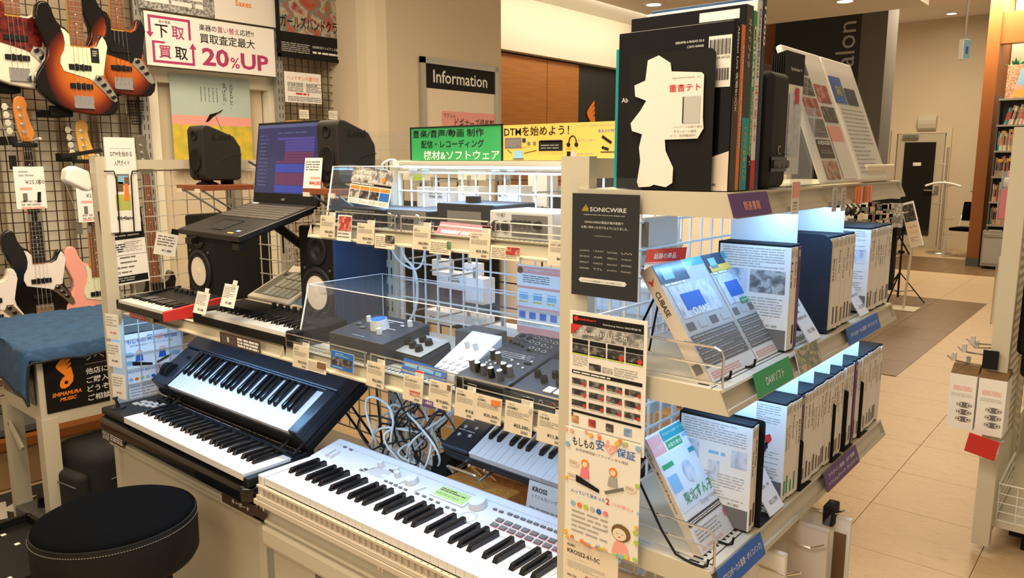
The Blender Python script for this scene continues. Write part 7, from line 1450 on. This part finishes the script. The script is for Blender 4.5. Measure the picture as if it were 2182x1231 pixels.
def d(b, w, h): b.text('KORG', w * .08, h * .90, h=h * .03, z=Z1, m='ink', bold=.02); b.text('KROSS2-61-SC', w * .08, h * .81, h=h * .055, w=w * .6, z=Z1, m='ink', bold=.01); b.text('ミュージックシンセサイザー', w * .08, h * .75, h=h * .02, z=Z1, m='ink_light'); b.lines(w * .08, h * .62, w * .7, h * .10, 4, Z1, 'ink_light', .3, 3); b.text('¥84,700', w * .08, h * .5, h=h * .035, z=Z1, m='ink'); b.rect(w * .42, h * .51, w * .5, h * .07, Z1, 'red'); b.text('数量限定特価', w * .45, h * .525, h=h * .035, z=Z2, m='ink_white'); b.text('¥82,500', w * .45, h * .36, h=h * .09, z=Z1, m='red', bold=.02)
scard('price_sheet', 'large cream synthesizer price sheet at the bottom of the near post', 1201, 1140, 1318, 1300, YF - .003, d, 'card_cream', 'price card')
# ================================================================ BOOKS ON TOP
ZT = 1.4585
def book(lb, y, th, dep, h, cover, spine, stext=None, smat='ink_white', band=None, name='book', front=None, sw=.7, sy=.5, rot=-90, x=SX - .002):
    t = thing(name, lb, 'book', T(x, y, ZT))
    b = MB(cover); b.box(-dep, 0, 0, 0, th, h); b.build('cover', t, bevel=.0008, seg=1)
    b = MB('paper'); b.box(-dep - .0, .0012, .001, -.003, th - .0012, h + .0003); b.build('pages', t)
    q = MB(spine); q.M = T(.0006, 0, 0) @ EAST; q.rect(0, 0, th, h)
    if band: q.rect(0, 0, th, h * band[0], Z1, band[1])
    if stext:
        for (s, cy, ln, hh, mm) in stext: q2 = q.M; q.M = q.M @ T(th / 2, h * cy, Z2) @ Matrix.Rotation(R(-90), 4, 'Z'); q.text(s, 0, -th * hh / 2, h=th * hh, w=h * ln, z=0, m=mm, bold=.02, al='l'); q.M = q2
    q.build('spine_print', t)
    if front: q = MB('ink'); q.M = T(-dep, -.0006, 0) @ SOUTH; front(q, dep, h); q.build('back_cover_print', t)
    return t
def fr(b, w, h):
    b.rect(w * .80, h * .62, w * .185, h * .30, 0, 'paper')
    for k in range(16):
        b.rect(w * (.81 + .0105 * k), h * .81, w * (.004 + .003 * (k % 3 == 0)), h * .09, Z1, 'ink'); b.rect(w * (.81 + .0105 * k), h * .66, w * (.004 + .003 * (k % 2 == 0)), h * .07, Z1, 'ink')
    b.text('9 784904 547335', w * .81, h * .785, h=h * .015, w=w * .165, z=Z1, m='ink'); b.text('ISBN978-4-904547-33-5', w * .52, h * .895, h=h * .014, w=w * .24, z=0, m='ink_white'); b.text('C3073 ¥3000E', w * .62, h * .865, h=h * .014, w=w * .14, z=0, m='ink_white'); b.text('定価3,300円(本体3,000円+税10%)', w * .46, h * .83, h=h * .016, w=w * .30, z=0, m='ink_white')
    b.prism([(w * .80, 0), (w, 0), (w, h * .24), (w * .80, h * .19)], 0, Z1, 'salmon_pale'); b.text('DESIGNER', w * .80, h * .03, h=h * .014, z=Z2, m='brown_print', bold=.02)
    b.text('Ab', w * .04, h * .56, h=h * .030, z=0, m='ink_white')
mat('salmon_pale', (.72, .62, .52), .5)
book('black music software manual with barcode on its back cover, front of the book row', 1.030, .021, .184, .231, 'black_gloss', 'ink', [('Ableton Live 攻略BOOK', .97, .50, .42, 'ink_white')], front=fr, band=(.55, 'brown_print'))
book('book with orange spine behind the black manual', 1.052, .012, .18, .228, 'orange', 'orange', [('STUDIO ONE 攻略BOOK', .88, .62, .6, 'card_cream')])
book('tall black audio guidebook with teal lower spine', 1.065, .024, .185, .257, 'black_gloss', 'brown_print', [('ガイドブック', .93, .26, .42, 'card_cream'), ('イチから音楽づくり', .36, .30, .45, 'yellow')], band=(.40, 'teal'), front=lambda b, w, h: b.rect(w * .62, h * .93, w * .33, h * .05, 0, 'paper'))
book('series guide with green spine beside the teal-footed book', 1.090, .012, .18, .252, 'headstock_grey', 'green', [('Cubase', .92, .34, .8, 'ink_white'), ('SERIES 徹底操作ガイド', .56, .42, .5, 'card_cream')], band=(.2, 'ink'))
book('book with white spine and a red foot', 1.103, .016, .18, .268, 'paper', 'paper', [('GarageBand', .96, .36, .5, 'ink_grey'), ('はじめよう', .56, .30, .4, 'red')], band=(.16, 'red'))
book('large blue music textbook at the back of the book row', 1.122, .012, .182, .276, 'denim', 'navy', [('1000', .95, .2, .6, 'ink_white')])
book('small teal and yellow book peeking out left of the black manual', 1.054, .010, .198, .213, 'teal', 'teal', None, x=SX - .008)
# bookend with sign
b = MB('black_matte'); w, h, r = .137, .196, .010
b.M = T(-.627, 1.020, ZT) @ SOUTH
b.prism([(0, 0), (w, 0), (w, h - r)] + [(w - r + r * math.cos(a * math.pi / 10), h - r + r * math.sin(a * math.pi / 10)) for a in range(1, 6)] + [(r - r * math.sin(a * math.pi / 10), h - r + r * math.cos(a * math.pi / 10)) for a in range(6)], -.0015, 0)
be = b.build('bookend'); tag(be, 'large black bookend with rounded corners in front of the black manual', 'bookend')
CY = 1.0165
def cz(a, c): p = px(1300 + a / 2.797, c / 2.797, y=CY); return p.x, p.z
q = MB('paper'); o0 = cz(90, 1130)
def LC(a, c): x, z = cz(a, c); return x - o0[0], z - o0[1]
q.prism([LC(*p) for p in [(225, 360), (290, 330), (360, 375), (366, 425), (545, 430), (560, 445), (556, 545), (552, 700), (556, 765), (520, 825), (325, 832), (330, 900), (375, 1000), (370, 1090), (330, 1115), (260, 1100), (235, 1112), (170, 1115), (160, 1085), (180, 960), (172, 880), (190, 800), (130, 780), (122, 735), (180, 660), (215, 600), (150, 575), (145, 510), (210, 480)]][::-1], -.0008, 0)
def tx(s_, a0, c0, a1, c1, m, bold=.01): x0, y0 = LC(a0, c1); x1, y1 = LC(a1, c0); q.text(s_, x0, y0, h=y1 - y0, w=x1 - x0, z=Z1, m=m, bold=bold)
tx('Synthesizer V', 372, 450, 538, 472, 'ink_grey'); tx('重音テト', 352, 492, 542, 550, 'red', .03)
x0, y0 = LC(430, 735); x1, y1 = LC(540, 570); q.rect(x0, y0, x1 - x0, y1 - y0, Z1, 'pale_grey'); q.rect(x0, y0, .0015, y1 - y0, Z2, 'ink')
tx('・パッケージお取り寄せ', 368, 745, 552, 765, 'ink_grey', 0); tx('・ダウンロード販売', 368, 772, 515, 792, 'ink_grey', 0); tx('にて、好評販売中！', 360, 797, 512, 817, 'ink_grey', 0)
o = q.build('cutout_card'); o.matrix_world = T(o0[0], CY, o0[1]) @ SOUTH
tag(o, 'white die-cut voice software card with red lettering on the black bookend', 'card')
# grey speaker standing as bookend, leaflets, boards
t = thing('compact_speaker', 'compact black powered speaker with control strip standing after the books', 'speaker', T(SX + .006, 1.153, ZT) @ Matrix.Diagonal((1, .76, .86, 1)))
MB('soft_black').box(-.16, 0, 0, 0, .098, .205).build('cabinet', t, bevel=.014, seg=3, smooth=True)
b = MB('black_gloss'); b.M = T(.0008, 0, 0) @ EAST; b.box(.008, .030, -.002, .090, .056, .001); b.prism([(.049 + .008 * math.cos(i * .6283), .068 + .008 * math.sin(i * .6283)) for i in range(10)], 0, .001, 'ink_light'); b.prism([(.049 + .006 * math.cos(i * .6283), .068 + .006 * math.sin(i * .6283)) for i in range(10)], 0, .0015, 'ink'); b.rect(.004, .060, .09, .0012, .0008, 'ink'); b.build('control_strip', t)
for y in (.030, .052, .075): b = MB('dark_grey_metal'); b.M = T(.001, 0, 0) @ EAST; b.cone((y, .043, 0), (y, .043, .008), .008, .007, 14); b.build('knob', t)
t = thing('leaflet_stand', 'clear stand holding a fan of black and white leaflets beside the compact speaker', 'leaflet stand', T(SX, 1.262, ZT))
q = MB('acrylic'); q.box(.0, 0, 0, .003, .10, .13); q.box(-.06, 0, 0, .0, .10, .003); q.box(-.06, 0, 0, -.057, .10, .20); q.build('holder', t)
for k in range(7):
    b = MB('paper'); b.box(-.05 + k * .006, .004, .02, -.049 + k * .006, .085, .215); b.box(-.0505 + k * .006, .0035, .165, -.0485 + k * .006, .0855, .2155, 'ink')
    if k == 6: q = b; q.M = T(-.0483 + k * .006, .004, .02) @ EAST; q.text('Synthesizer V', .02, .165, h=.007, w=.05, z=Z1, m='ink_white'); q.rect(.02, .03, .05, .10, Z1, 'pic_dvd'); q.rect(.045, .115, .016, .025, Z2, 'red'); q.M = I4
    o = b.build('leaflet', t); o.location = (0, -k * .006 + .02, 0)
def tablet(lb, y, w, h, lean, x, draw, th=.012):
    t = thing('display_board', lb, 'board', T(x, y, ZT + .004) @ RY(-lean))
    b = MB('paper'); b.box(-th, 0, 0, 0, w, h); b.build('board', t, bevel=.004); q = MB('paper'); q.M = T(.0008, 0, 0) @ EAST; draw(q, w, h); q.build('leaflets', t)
    q = MB('sleeve'); q.M = T(.003, 0, 0) @ EAST; q.rect(w * .05, h * .03, w * .9, h * .85); q.build('clear_pocket', t); return t
def cards(b, w, h):
    for k, (m, t) in enumerate((('pic_warm', ''), ('brown_print', 'AVENGER'), ('ink_grey', ''), ('pic_red', ''), ('pic_dark', ''), ('navy', ''))): b.rect(w * .08, h * (.02 + .155 * k), w * .38, h * .135, Z1, m); b.lines(w * .12, h * (.05 + .155 * k), w * .3, h * .03, 2, Z2, 'ink_light', .4, k)
    b.text('AVENGER', w * .09, h * .27, h=h * .03, w=w * .34, z=.0016, m='ink_white', bold=.04); b.rect(w * .52, h * .02, w * .38, h * .28, Z1, 'paper'); b.rect(w * .52, h * .30, w * .38, h * .12, Z1, 'salmon'); b.rect(w * .52, h * .45, w * .38, h * .12, Z1, 'pic_dark'); b.rect(w * .52, h * .60, w * .36, h * .14, Z1, 'pic_red')
def doc(b, w, h): b.rect(w * .02, h * .62, w * .36, h * .22, Z1, 'blue'); b.rect(w * .10, h * .68, w * .2, h * .08, Z2, 'pic_multi'); b.rect(w * .42, h * .62, w * .36, h * .14, Z1, 'navy'); b.lines(w * .1, h * .05, w * .75, h * .54, 16, Z1, 'ink_light', .25, 6)
tablet('white leaflet board with dark cards leaning on the far part of the book shelf', 1.40, .20, .262, 21, -.455, cards)
tablet('tall white price list board with blue leaflets at the far end of the book shelf', 1.605, .195, .262, 21, -.455, doc)
tag(MB('card_cream').box(SX - .02, 1.66, ZT, SX + .008, 1.87, ZT + .035).build('name_card_box', bevel=.004), 'cream tray of cards at the foot of the price list board', 'tray')
for k, (uu, lb) in enumerate(((1.665, 'cream card pack hanging far right below the top shelf, left one'), (1.73, 'cream card pack hanging far right below the top shelf, middle one'), (1.80, 'patterned card pack hanging far right below the top shelf, right one'))):
    pass
# hooks and goods under the lower shelf
def hang(lb, y, z, w, h, m, x0, x1, name='hanging_pack', dr=None, bag=True, rz=0):
    t = thing(name, lb, 'hanging goods', T((x0 + x1) / 2, y, z) @ RZ(rz)); d_ = x1 - x0
    b = MB(m); b.box(-d_ / 2, -.006, -h, d_ / 2, .006, -.03); b.build('pack', t, bevel=.002)
    q = MB('ink'); q.M = T(-d_ / 2, -.0068, -h) @ SOUTH; (dr or (lambda q, w, h: q.rect(w * .1, h * .1, w * .8, h * .7, 0, 'pic_warm')))(q, d_, h - .03); q.build('print', t)
    if bag:
        q = MB('plastic_bag'); n = 9
        for i in range(n): a, c = -d_ / 2 + d_ * i / n, -d_ / 2 + d_ * (i + 1) / n; q.add([(a, -.008, -.034), (c, -.008, -.034), (c, -.004 + .008 * ((i + 1) % 2), .0 - .012 * ((i + 1) % 3)), (a, -.004 + .008 * (i % 2), .0 - .012 * (i % 3))], [(0, 1, 2, 3)])
        q.build('crinkled_top', t)
    return t
def wave(q, w, h):
    for k in range(9): q.tube([(w * (.1 + .09 * k), h * .1, 0), (w * (.16 + .09 * k), h * .4, 0), (w * (.1 + .09 * k), h * .75, 0)], .0012, 4, 'pale_grey', sm=2)
    q.text('S', w * .2, h * .78, h=.02, z=0, m='ink')
hang('white strap pack with curved grey lines hanging under the lower shelf, nearest', 1.25, .862, .1, .36, 'paper', -.57, -.43, dr=wave)
hang('tall tan boxed pack in crinkled plastic hanging under the lower shelf', 1.36, .875, .1, .42, 'kross_side', -.545, -.395, dr=lambda q, w, h: (q.rect(0, 0, w * .12, h, 0, 'ink'), q.rect(w * .2, h * .1, w * .7, h * .6, 0, 'card_cream')))
hang('brown and white card pack hanging behind the tall tan pack', 1.46, .862, .1, .34, 'paper', -.50, -.385, dr=lambda q, w, h: q.rect(w * .75, h * .4, w * .2, h * .5, 0, 'leather_print'))
hang('beige card pack hanging far left under the lower shelf', 1.12, .80, .1, .22, 'card_cream', -.70, -.62)
hang('navy pack hanging on the inner hook under the lower shelf', 1.30, .82, .1, .16, 'navy', -.68, -.60, bag=False, dr=lambda q, w, h: q.lines(0, 0, w, h * .4, 3, 0, 'skyblue', .3, 3))
for k, (y, z, lb) in enumerate(((1.12, .83, 'nearest'), (1.22, .82, 'second'), (1.34, .82, 'third'), (1.45, .845, 'farthest'))):
    b = MB('chrome'); b.tube([(EX, y, z), (-.42, y, z - .01), (-.395, y, z + .004)], .0025, 6); b.tube([(EX, y, z + .02), (-.47, y, z + .015)], .002, 6)
    q = b.build('hook'); tag(q, 'chrome display hook under the lower shelf, %s' % lb, 'hook')
    if k in (1, 3): MB('paper').box(-.475, y - .018, z - .035, -.473, y + .018, z + .01).build('price_tag', q)
tag(MB('black_matte').box(-.432, 1.435, .815, -.412, 1.475, .855).build('hook_stop', bevel=.003), 'black plastic stop on the farthest hook under the lower shelf', 'hook stop')
b = MB('chrome'); b.tube([(-.72, 1.035, .845), (-.72, 1.035, .81), (-.70, 1.035, .80), (-.50, 1.035, .80), (-.49, 1.035, .81), (-.49, 1.035, .845)], .003, 6, sm=1); b.tube([(-.72, 1.035, .80), (-.72, 1.035, .60)], .003, 6); b.tube([(-.60, 1.035, .80), (-.60, 1.035, .60)], .003, 6)
tag(b.build('wire_bracket'), 'chrome wire bracket under the near end of the lower software shelf', 'bracket')
# ================================================================ RIGHT RACK
RXX = -.40; RY0 = 3.35
t = thing('white_rack', 'white metal rack frame with perforated panel at the right edge of the aisle', 'rack', T(RXX, RY0, 0))
MB('cream_metal').box(-.03, -.05, .03, .03, .0, 1.62).build('near_post', t, bevel=.002)
b = MB('cream_metal'); b.box(-.012, .5, 0, .028, .54, 1.7); b.build('inner_post', t)
b = MB('ink'); 
for k in range(30): b.box(.0285, .515, .1 + k * .05, .029, .522, .128 + k * .05)
b.build('post_slots', t, kind='stuff')
b = MB('cream_metal')
for k in range(34): b.box(-.004, .01, .36 + k * .036, .004, .5, .374 + k * .036)
for k in range(14): b.box(-.004, .01 + k * .037, .36, .004, .022 + k * .037, 1.6)
b.build('perforated_panel', t, kind='stuff')
MB('cream_metal').box(-.01, .0, .12, .01, .9, .36).build('lower_panel', t)
MB('cream_metal').box(.0, .0, .10, .9, .9, .13).build('base_shelf', t)
MB('cream_metal').box(.0, .88, .10, .9, .9, 1.6).build('back_panel', t)
t = thing('wire_basket', 'white wire basket on the lowest level of the right rack', 'basket', T(RXX + .04, RY0 + .0, .13))
b = MB('white_wire')
for k in range(9): b.tube([(k * .06, 0, 0), (k * .06, -.01, .15)], .0018, 5)
for k in range(5): b.tube([(0, -.002 * k, .037 * k), (.6, -.002 * k, .037 * k)], .0018, 5); b.tube([(0, -.002 * k, .037 * k), (0, .4, .037 * k)], .0018, 5)
for k in range(9): b.tube([(k * .06, 0, 0), (k * .06, .4, 0)], .0018, 5)
b.tube([(-.002, -.012, .152), (.6, -.012, .152)], .003, 6); b.tube([(-.002, -.012, .152), (-.002, .4, .152)], .003, 6)
b.build('wires', t, kind='stuff')
b = MB('black_matte'); b.box(RXX + .12, RY0 + .08, .0, RXX + .16, RY0 + .12, .06); b.box(RXX + .08, RY0 + .05, 0.06, RXX + .9, RY0 + .45, .11)
tag(b.build('floor_equipment'), 'dark low equipment on the floor under the wire basket', 'equipment')
# hooks to the aisle with boxes
def rbox(lb, x, y, z, w=.075, dd=.10, h=.19):
    t = thing('boxed_speaker', lb, 'box', T(x, y, z))
    b = MB('white'); b.box(0, 0, 0, w, dd, h - .03); b.extx([(0, h - .03), (dd, h - .03), (dd * .62, h), (dd * .38, h)], 0, w, 'leather_print'); b.build('carton', t)
    q = MB('ink'); q.M = T(0, -.0006, 0) @ SOUTH; q.lines(w * .15, h * .62, w * .7, h * .08, 3, 0, 'salmon', .5, 2); q.lines(w * .1, h * .52, w * .8, h * .06, 3, 0, 'ink_light', .3, 3)
    for k in range(3):
        yy = h * (.40 - .115 * k); q.prism([(w * .62 + w * .30 * math.cos(i * .5236), yy + h * .045 * (math.sin(i * .5236))) for i in range(12)], 0, .0004, 'ink_grey')
        for s in (-1, 1): q.cone((w * (.62 + .17 * s), yy, 0), (w * (.62 + .17 * s), yy, .0008), w * .085, w * .085, 12, 'paper'); q.cone((w * (.62 + .17 * s), yy, 0), (w * (.62 + .17 * s), yy, .0012), w * .05, w * .05, 12, 'ink_grey')
    q.build('front_print', t); MB('grey_metal').box(w * .42, dd * .45, h, w * .58, dd * .5, h + .03).build('hang_tab', t); return t
def at(u, v, y): return px(u, v, y=y)
a = at(2015, 908, 3.30); c = at(2072, 790, 3.30)
W = at(2072, 908, 3.30).x - a.x; H = at(2030, 778, 3.30).z - a.z
rbox('white boxed speaker pack hanging on the left hook over the aisle', a.x, 3.30, a.z, W, .14, H)
a2 = at(2075, 922, 3.26)
rbox('white boxed speaker pack hanging on the right hook beside the rack post', a2.x, 3.26, a2.z, W, .14, H)
for k, (u0, v0, u1, v1, lb) in enumerate(((2066, 734, 2125, 742, 'farthest'), (2040, 742, 2120, 760, 'second'), (2018, 760, 2110, 785, 'nearest'), (2058, 725, 2120, 735, 'upper'))):
    a = at(u0, v0, 3.3 + .1 * (k == 0)); c = at(u1, v1, 3.45)
    b = MB('chrome'); b.tube([(c.x, c.y, c.z), (a.x + .02, a.y, a.z - .008), (a.x, a.y, a.z + .006)], .0035, 6); b.box(a.x + .015, a.y - .002, a.z - .012, a.x + .03, a.y + .012, a.z + .02, 'pale_grey'); tag(b.build('aisle_hook'), 'chrome display hook reaching into the aisle, %s' % lb, 'hook')
a = at(2094, 762, 3.28); b = MB('black_matte'); b.box(a.x, 3.28, a.z - .04, a.x + .05, 3.29, a.z + .03); tag(b.build('black_tag_plate'), 'small black plate on the hooks above the boxed speakers', 'plate')
p = at(2056, 922, 3.22)
q = MB('red'); q.box(0, -.08, -.002, .10, 0, 0); o = q.build('red_card'); o.matrix_world = T(at(2066, 918, 3.2).x, 3.2, at(2060, 920, 3.2).z) @ SOUTH @ Matrix.Rotation(R(-10), 4, 'Z') @ RX(10); tag(o, 'plain red card hanging below the boxed speaker packs', 'card')
b = MB('chrome'); a = at(2092, 965, 3.3); b.tube([(a.x, 3.25, a.z), (a.x + .05, 3.3, a.z + .01), (RXX, 3.45, a.z + .03)], .003, 6); b.tube([(a.x, 3.25, a.z), (a.x + .06, 3.35, a.z + .05), (RXX, 3.45, a.z + .06)], .003, 6); tag(b.build('low_hook'), 'low chrome double hook behind the red card', 'hook')
# items further along the rack (left side)
p = at(2122, 650, 4.2)
def bag(lb, u0, v0, u1, v1, y, m, nm, cat):
    a = at(u0, v0, y); c = at(u1, v1, y); w = c.x - a.x; h = a.z - c.z
    t = thing(nm, lb, cat, T(a.x, y, c.z)); b = MB(m); b.box(0, 0, 0, w, .03, h); b.build('pack', t, bevel=min(.01, w * .2)); q = MB('plastic_bag'); q.box(-.006, -.004, -.01, w + .006, .036, h + .03); q.build('plastic_bag', t)
    return t
bag('hot pink strap pack hanging on the rack hooks, left one', 2132, 402, 2150, 468, 4.3, 'pink', 'strap_pack', 'hanging goods')
bag('hot pink strap pack hanging on the rack hooks, right one', 2152, 398, 2170, 468, 4.2, 'pink', 'strap_pack', 'hanging goods')
bag('long white plastic pack with black buckle on the rack, below the pink packs', 2128, 545, 2152, 690, 3.9, 'paper', 'strap_pack', 'hanging goods')
a = at(2134, 575, 3.88); b = MB('black_matte'); b.box(a.x, 3.88, a.z, a.x + .02, 3.89, a.z + .06); tag(b.build('buckle', bevel=.003), 'black strap buckle on the long white pack', 'buckle')
bag('small white card pack stack hanging above the pink packs', 2138, 378, 2170, 400, 4.3, 'paper', 'card_pack', 'hanging goods')
b = MB('black_matte'); b.box(RXX + .04, 3.38, .78, RXX + .30, 3.46, 1.08); b.box(RXX + .06, 3.36, .70, RXX + .28, 3.5, .80); tag(b.build('black_gear_bag', bevel=.02, seg=3, smooth=True), 'black gear bag inside the right rack at the picture edge', 'bag')
b = MB('white'); b.box(RXX + .07, 3.32, .90, RXX + .22, 3.34, 1.02); b.lines(0, 0, .1, .1, 1, 0, 'ink'); tag(b.build('white_box', bevel=.002), 'white price box in front of the black gear bag', 'box')
b = MB('red'); b.box(RXX + .05, 3.42, 1.15, RXX + .10, 3.46, 1.42); tag(b.build('red_pack', bevel=.004), 'red hanging pack inside the right rack above the gear bag', 'hanging goods')
# ================================================================ AISLE SIGN STAND, TRIPOD, FAR DISPLAY
b0 = px(1925, 658, z=0)
t = thing('sign_stand', 'slim aisle sign stand with tilted white frame and flat base', 'sign stand', T(b0.x, b0.y, 0))
MB('cream_metal').box(-.13, -.14, 0, .13, .14, .012).build('base', t, bevel=.004)
top = px(1948, 495, y=b0.y)
b = MB('cream_metal'); b.bar((0, 0, .01), (top.x - b0.x, 0, top.z + .05), .035, .018); b.build('pole', t)
M = T(top.x - b0.x + .0, -.02, top.z) @ RZ(-8) @ SOUTH @ Matrix.Rotation(R(17), 4, 'Z')
hh = .46; ww = .13
b = MB('white'); b.M = M; b.box(-ww / 2, -hh * .32, -.012, ww / 2, hh * .68, .004); b.build('frame', t, bevel=.006)
b = MB('paper'); b.M = M @ T(0, 0, .0045); b.rect(-ww * .42, hh * .25, ww * .84, hh * .38, 0, 'pic_dark'); b.rect(-ww * .42, -hh * .28, ww * .84, hh * .52, 0, 'card_cream'); b.text('ハルディ', -ww * .34, hh * .10, h=.032, w=ww * .7, z=Z1, m='red', bold=.02); b.text('プレゼント', -ww * .34, -hh * .02, h=.032, w=ww * .7, z=Z1, m='orange', bold=.02); b.lines(-ww * .3, -hh * .2, ww * .5, .05, 3, Z1, 'ink_light', .4, 3); b.build('poster', t)
b1 = px(1905, 652, z=0)
t = thing('tripod', 'black folding tripod stand behind the sign stand', 'tripod', T(b1.x - .03, b1.y + .25, 0))
MB('black_matte').cone((0, 0, .06), (0, 0, .80), .011, .009, 10).build('column', t)
for k in range(3):
    a = R(20 + 120 * k); MB('black_matte').bar((0, 0, .33), (.26 * math.cos(a), .26 * math.sin(a), .01), .012, .012).build('leg', t); MB('black_matte').bar((0, 0, .12), (.16 * math.cos(a), .16 * math.sin(a), .14), .008, .006).build('strut', t)
MB('black_matte').cone((-.03, 0, .55), (.03, 0, .55), .016, .016, 10).build('clamp', t); MB('black_matte').box(-.05, -.03, .80, .07, .03, .83).build('head_plate', t)
# display behind the software shelves
t = thing('far_display_table', 'pale counter with stacked goods beyond the software shelves', 'counter', T(0, 0, 0))
MB('cream_metal').box(-2.9, 5.0, .68, -1.98, 6.4, .72).build('counter_top', t); MB('cream_metal').box(-2.9, 5.05, .05, -2.15, 6.35, .68).build('counter_body', t)
MB('cream_metal').box(-2.9, 5.0, .30, -2.0, 6.3, .33).build('low_shelf', t); MB('grey_metal').box(-3.0, 5.3, .72, -2.95, 6.3, 1.45).build('back_panel', t)
rg = random.Random(4)
for k in range(16):
    u = 1790 + (k % 8) * 15; v = 432 + (k // 8) * 22 + rg.uniform(-3, 3); y = 4.9 - .0 * k + (k // 8) * -.12
    a = at(u, v, y); m = ('paper', 'card_cream', 'pic_warm', 'paper', 'leather_print', 'pic_grey', 'card_cream', 'pic_dark')[(k * 3) % 8]
    b = MB(m); w = rg.uniform(.045, .075); h = rg.uniform(.08, .14); b.box(0, 0, 0, w, .03, h); b.box(.006, -.001, h * .3, w - .006, 0, h * .7, 'pic_multi' if k % 3 else 'ink_grey')
    b.box(w / 2 - .003, .03, h - .012, w / 2 + .003, 5.06 - a.y, h - .006, 'grey_metal'); o = b.build('goods_pack', bevel=.001); o.matrix_world = T(a.x, a.y, .725 + (.35 if k < 8 else .16)) if 0 else T(a.x, a.y, a.z - h)
    tag(o, 'small accessory pack, %s from the left in the %s row of the far rack' % (ordw(k % 8 + 1), ('upper', 'lower')[k // 8]), 'hanging goods', 'far display accessory packs')
a = at(1780, 420, 5.05); c = at(1902, 500, 5.05)
b = MB('black_matte'); b.box(a.x - .05, 5.06, .72, c.x + .02, 5.09, a.z); tag(b.build('dark_rack_panel'), 'dark rack panel with hanging accessories beyond the software shelves', 'rack')
a = at(1790, 428, 4.7)
b = MB('cable_black'); 
for k in range(4): b.tube([(a.x + k * .03, 4.68, a.z), (a.x + .05 + k * .03, 4.66, a.z - .05), (a.x + .02 + k * .02, 4.68, a.z - .09), (a.x + .1, 4.68, a.z - .03)], .006, 6, sm=2)
tag(b.build('cable_bundle', smooth=True), 'bundle of black cables hanging under the far end of the top shelf', 'cable')
b = MB('cardboard'); b.box(-3.3, 4.2, .0, -2.2, 4.9, .42); tag(b.build('storage_box', bevel=.004), 'brown storage box on the floor behind the software display', 'box')
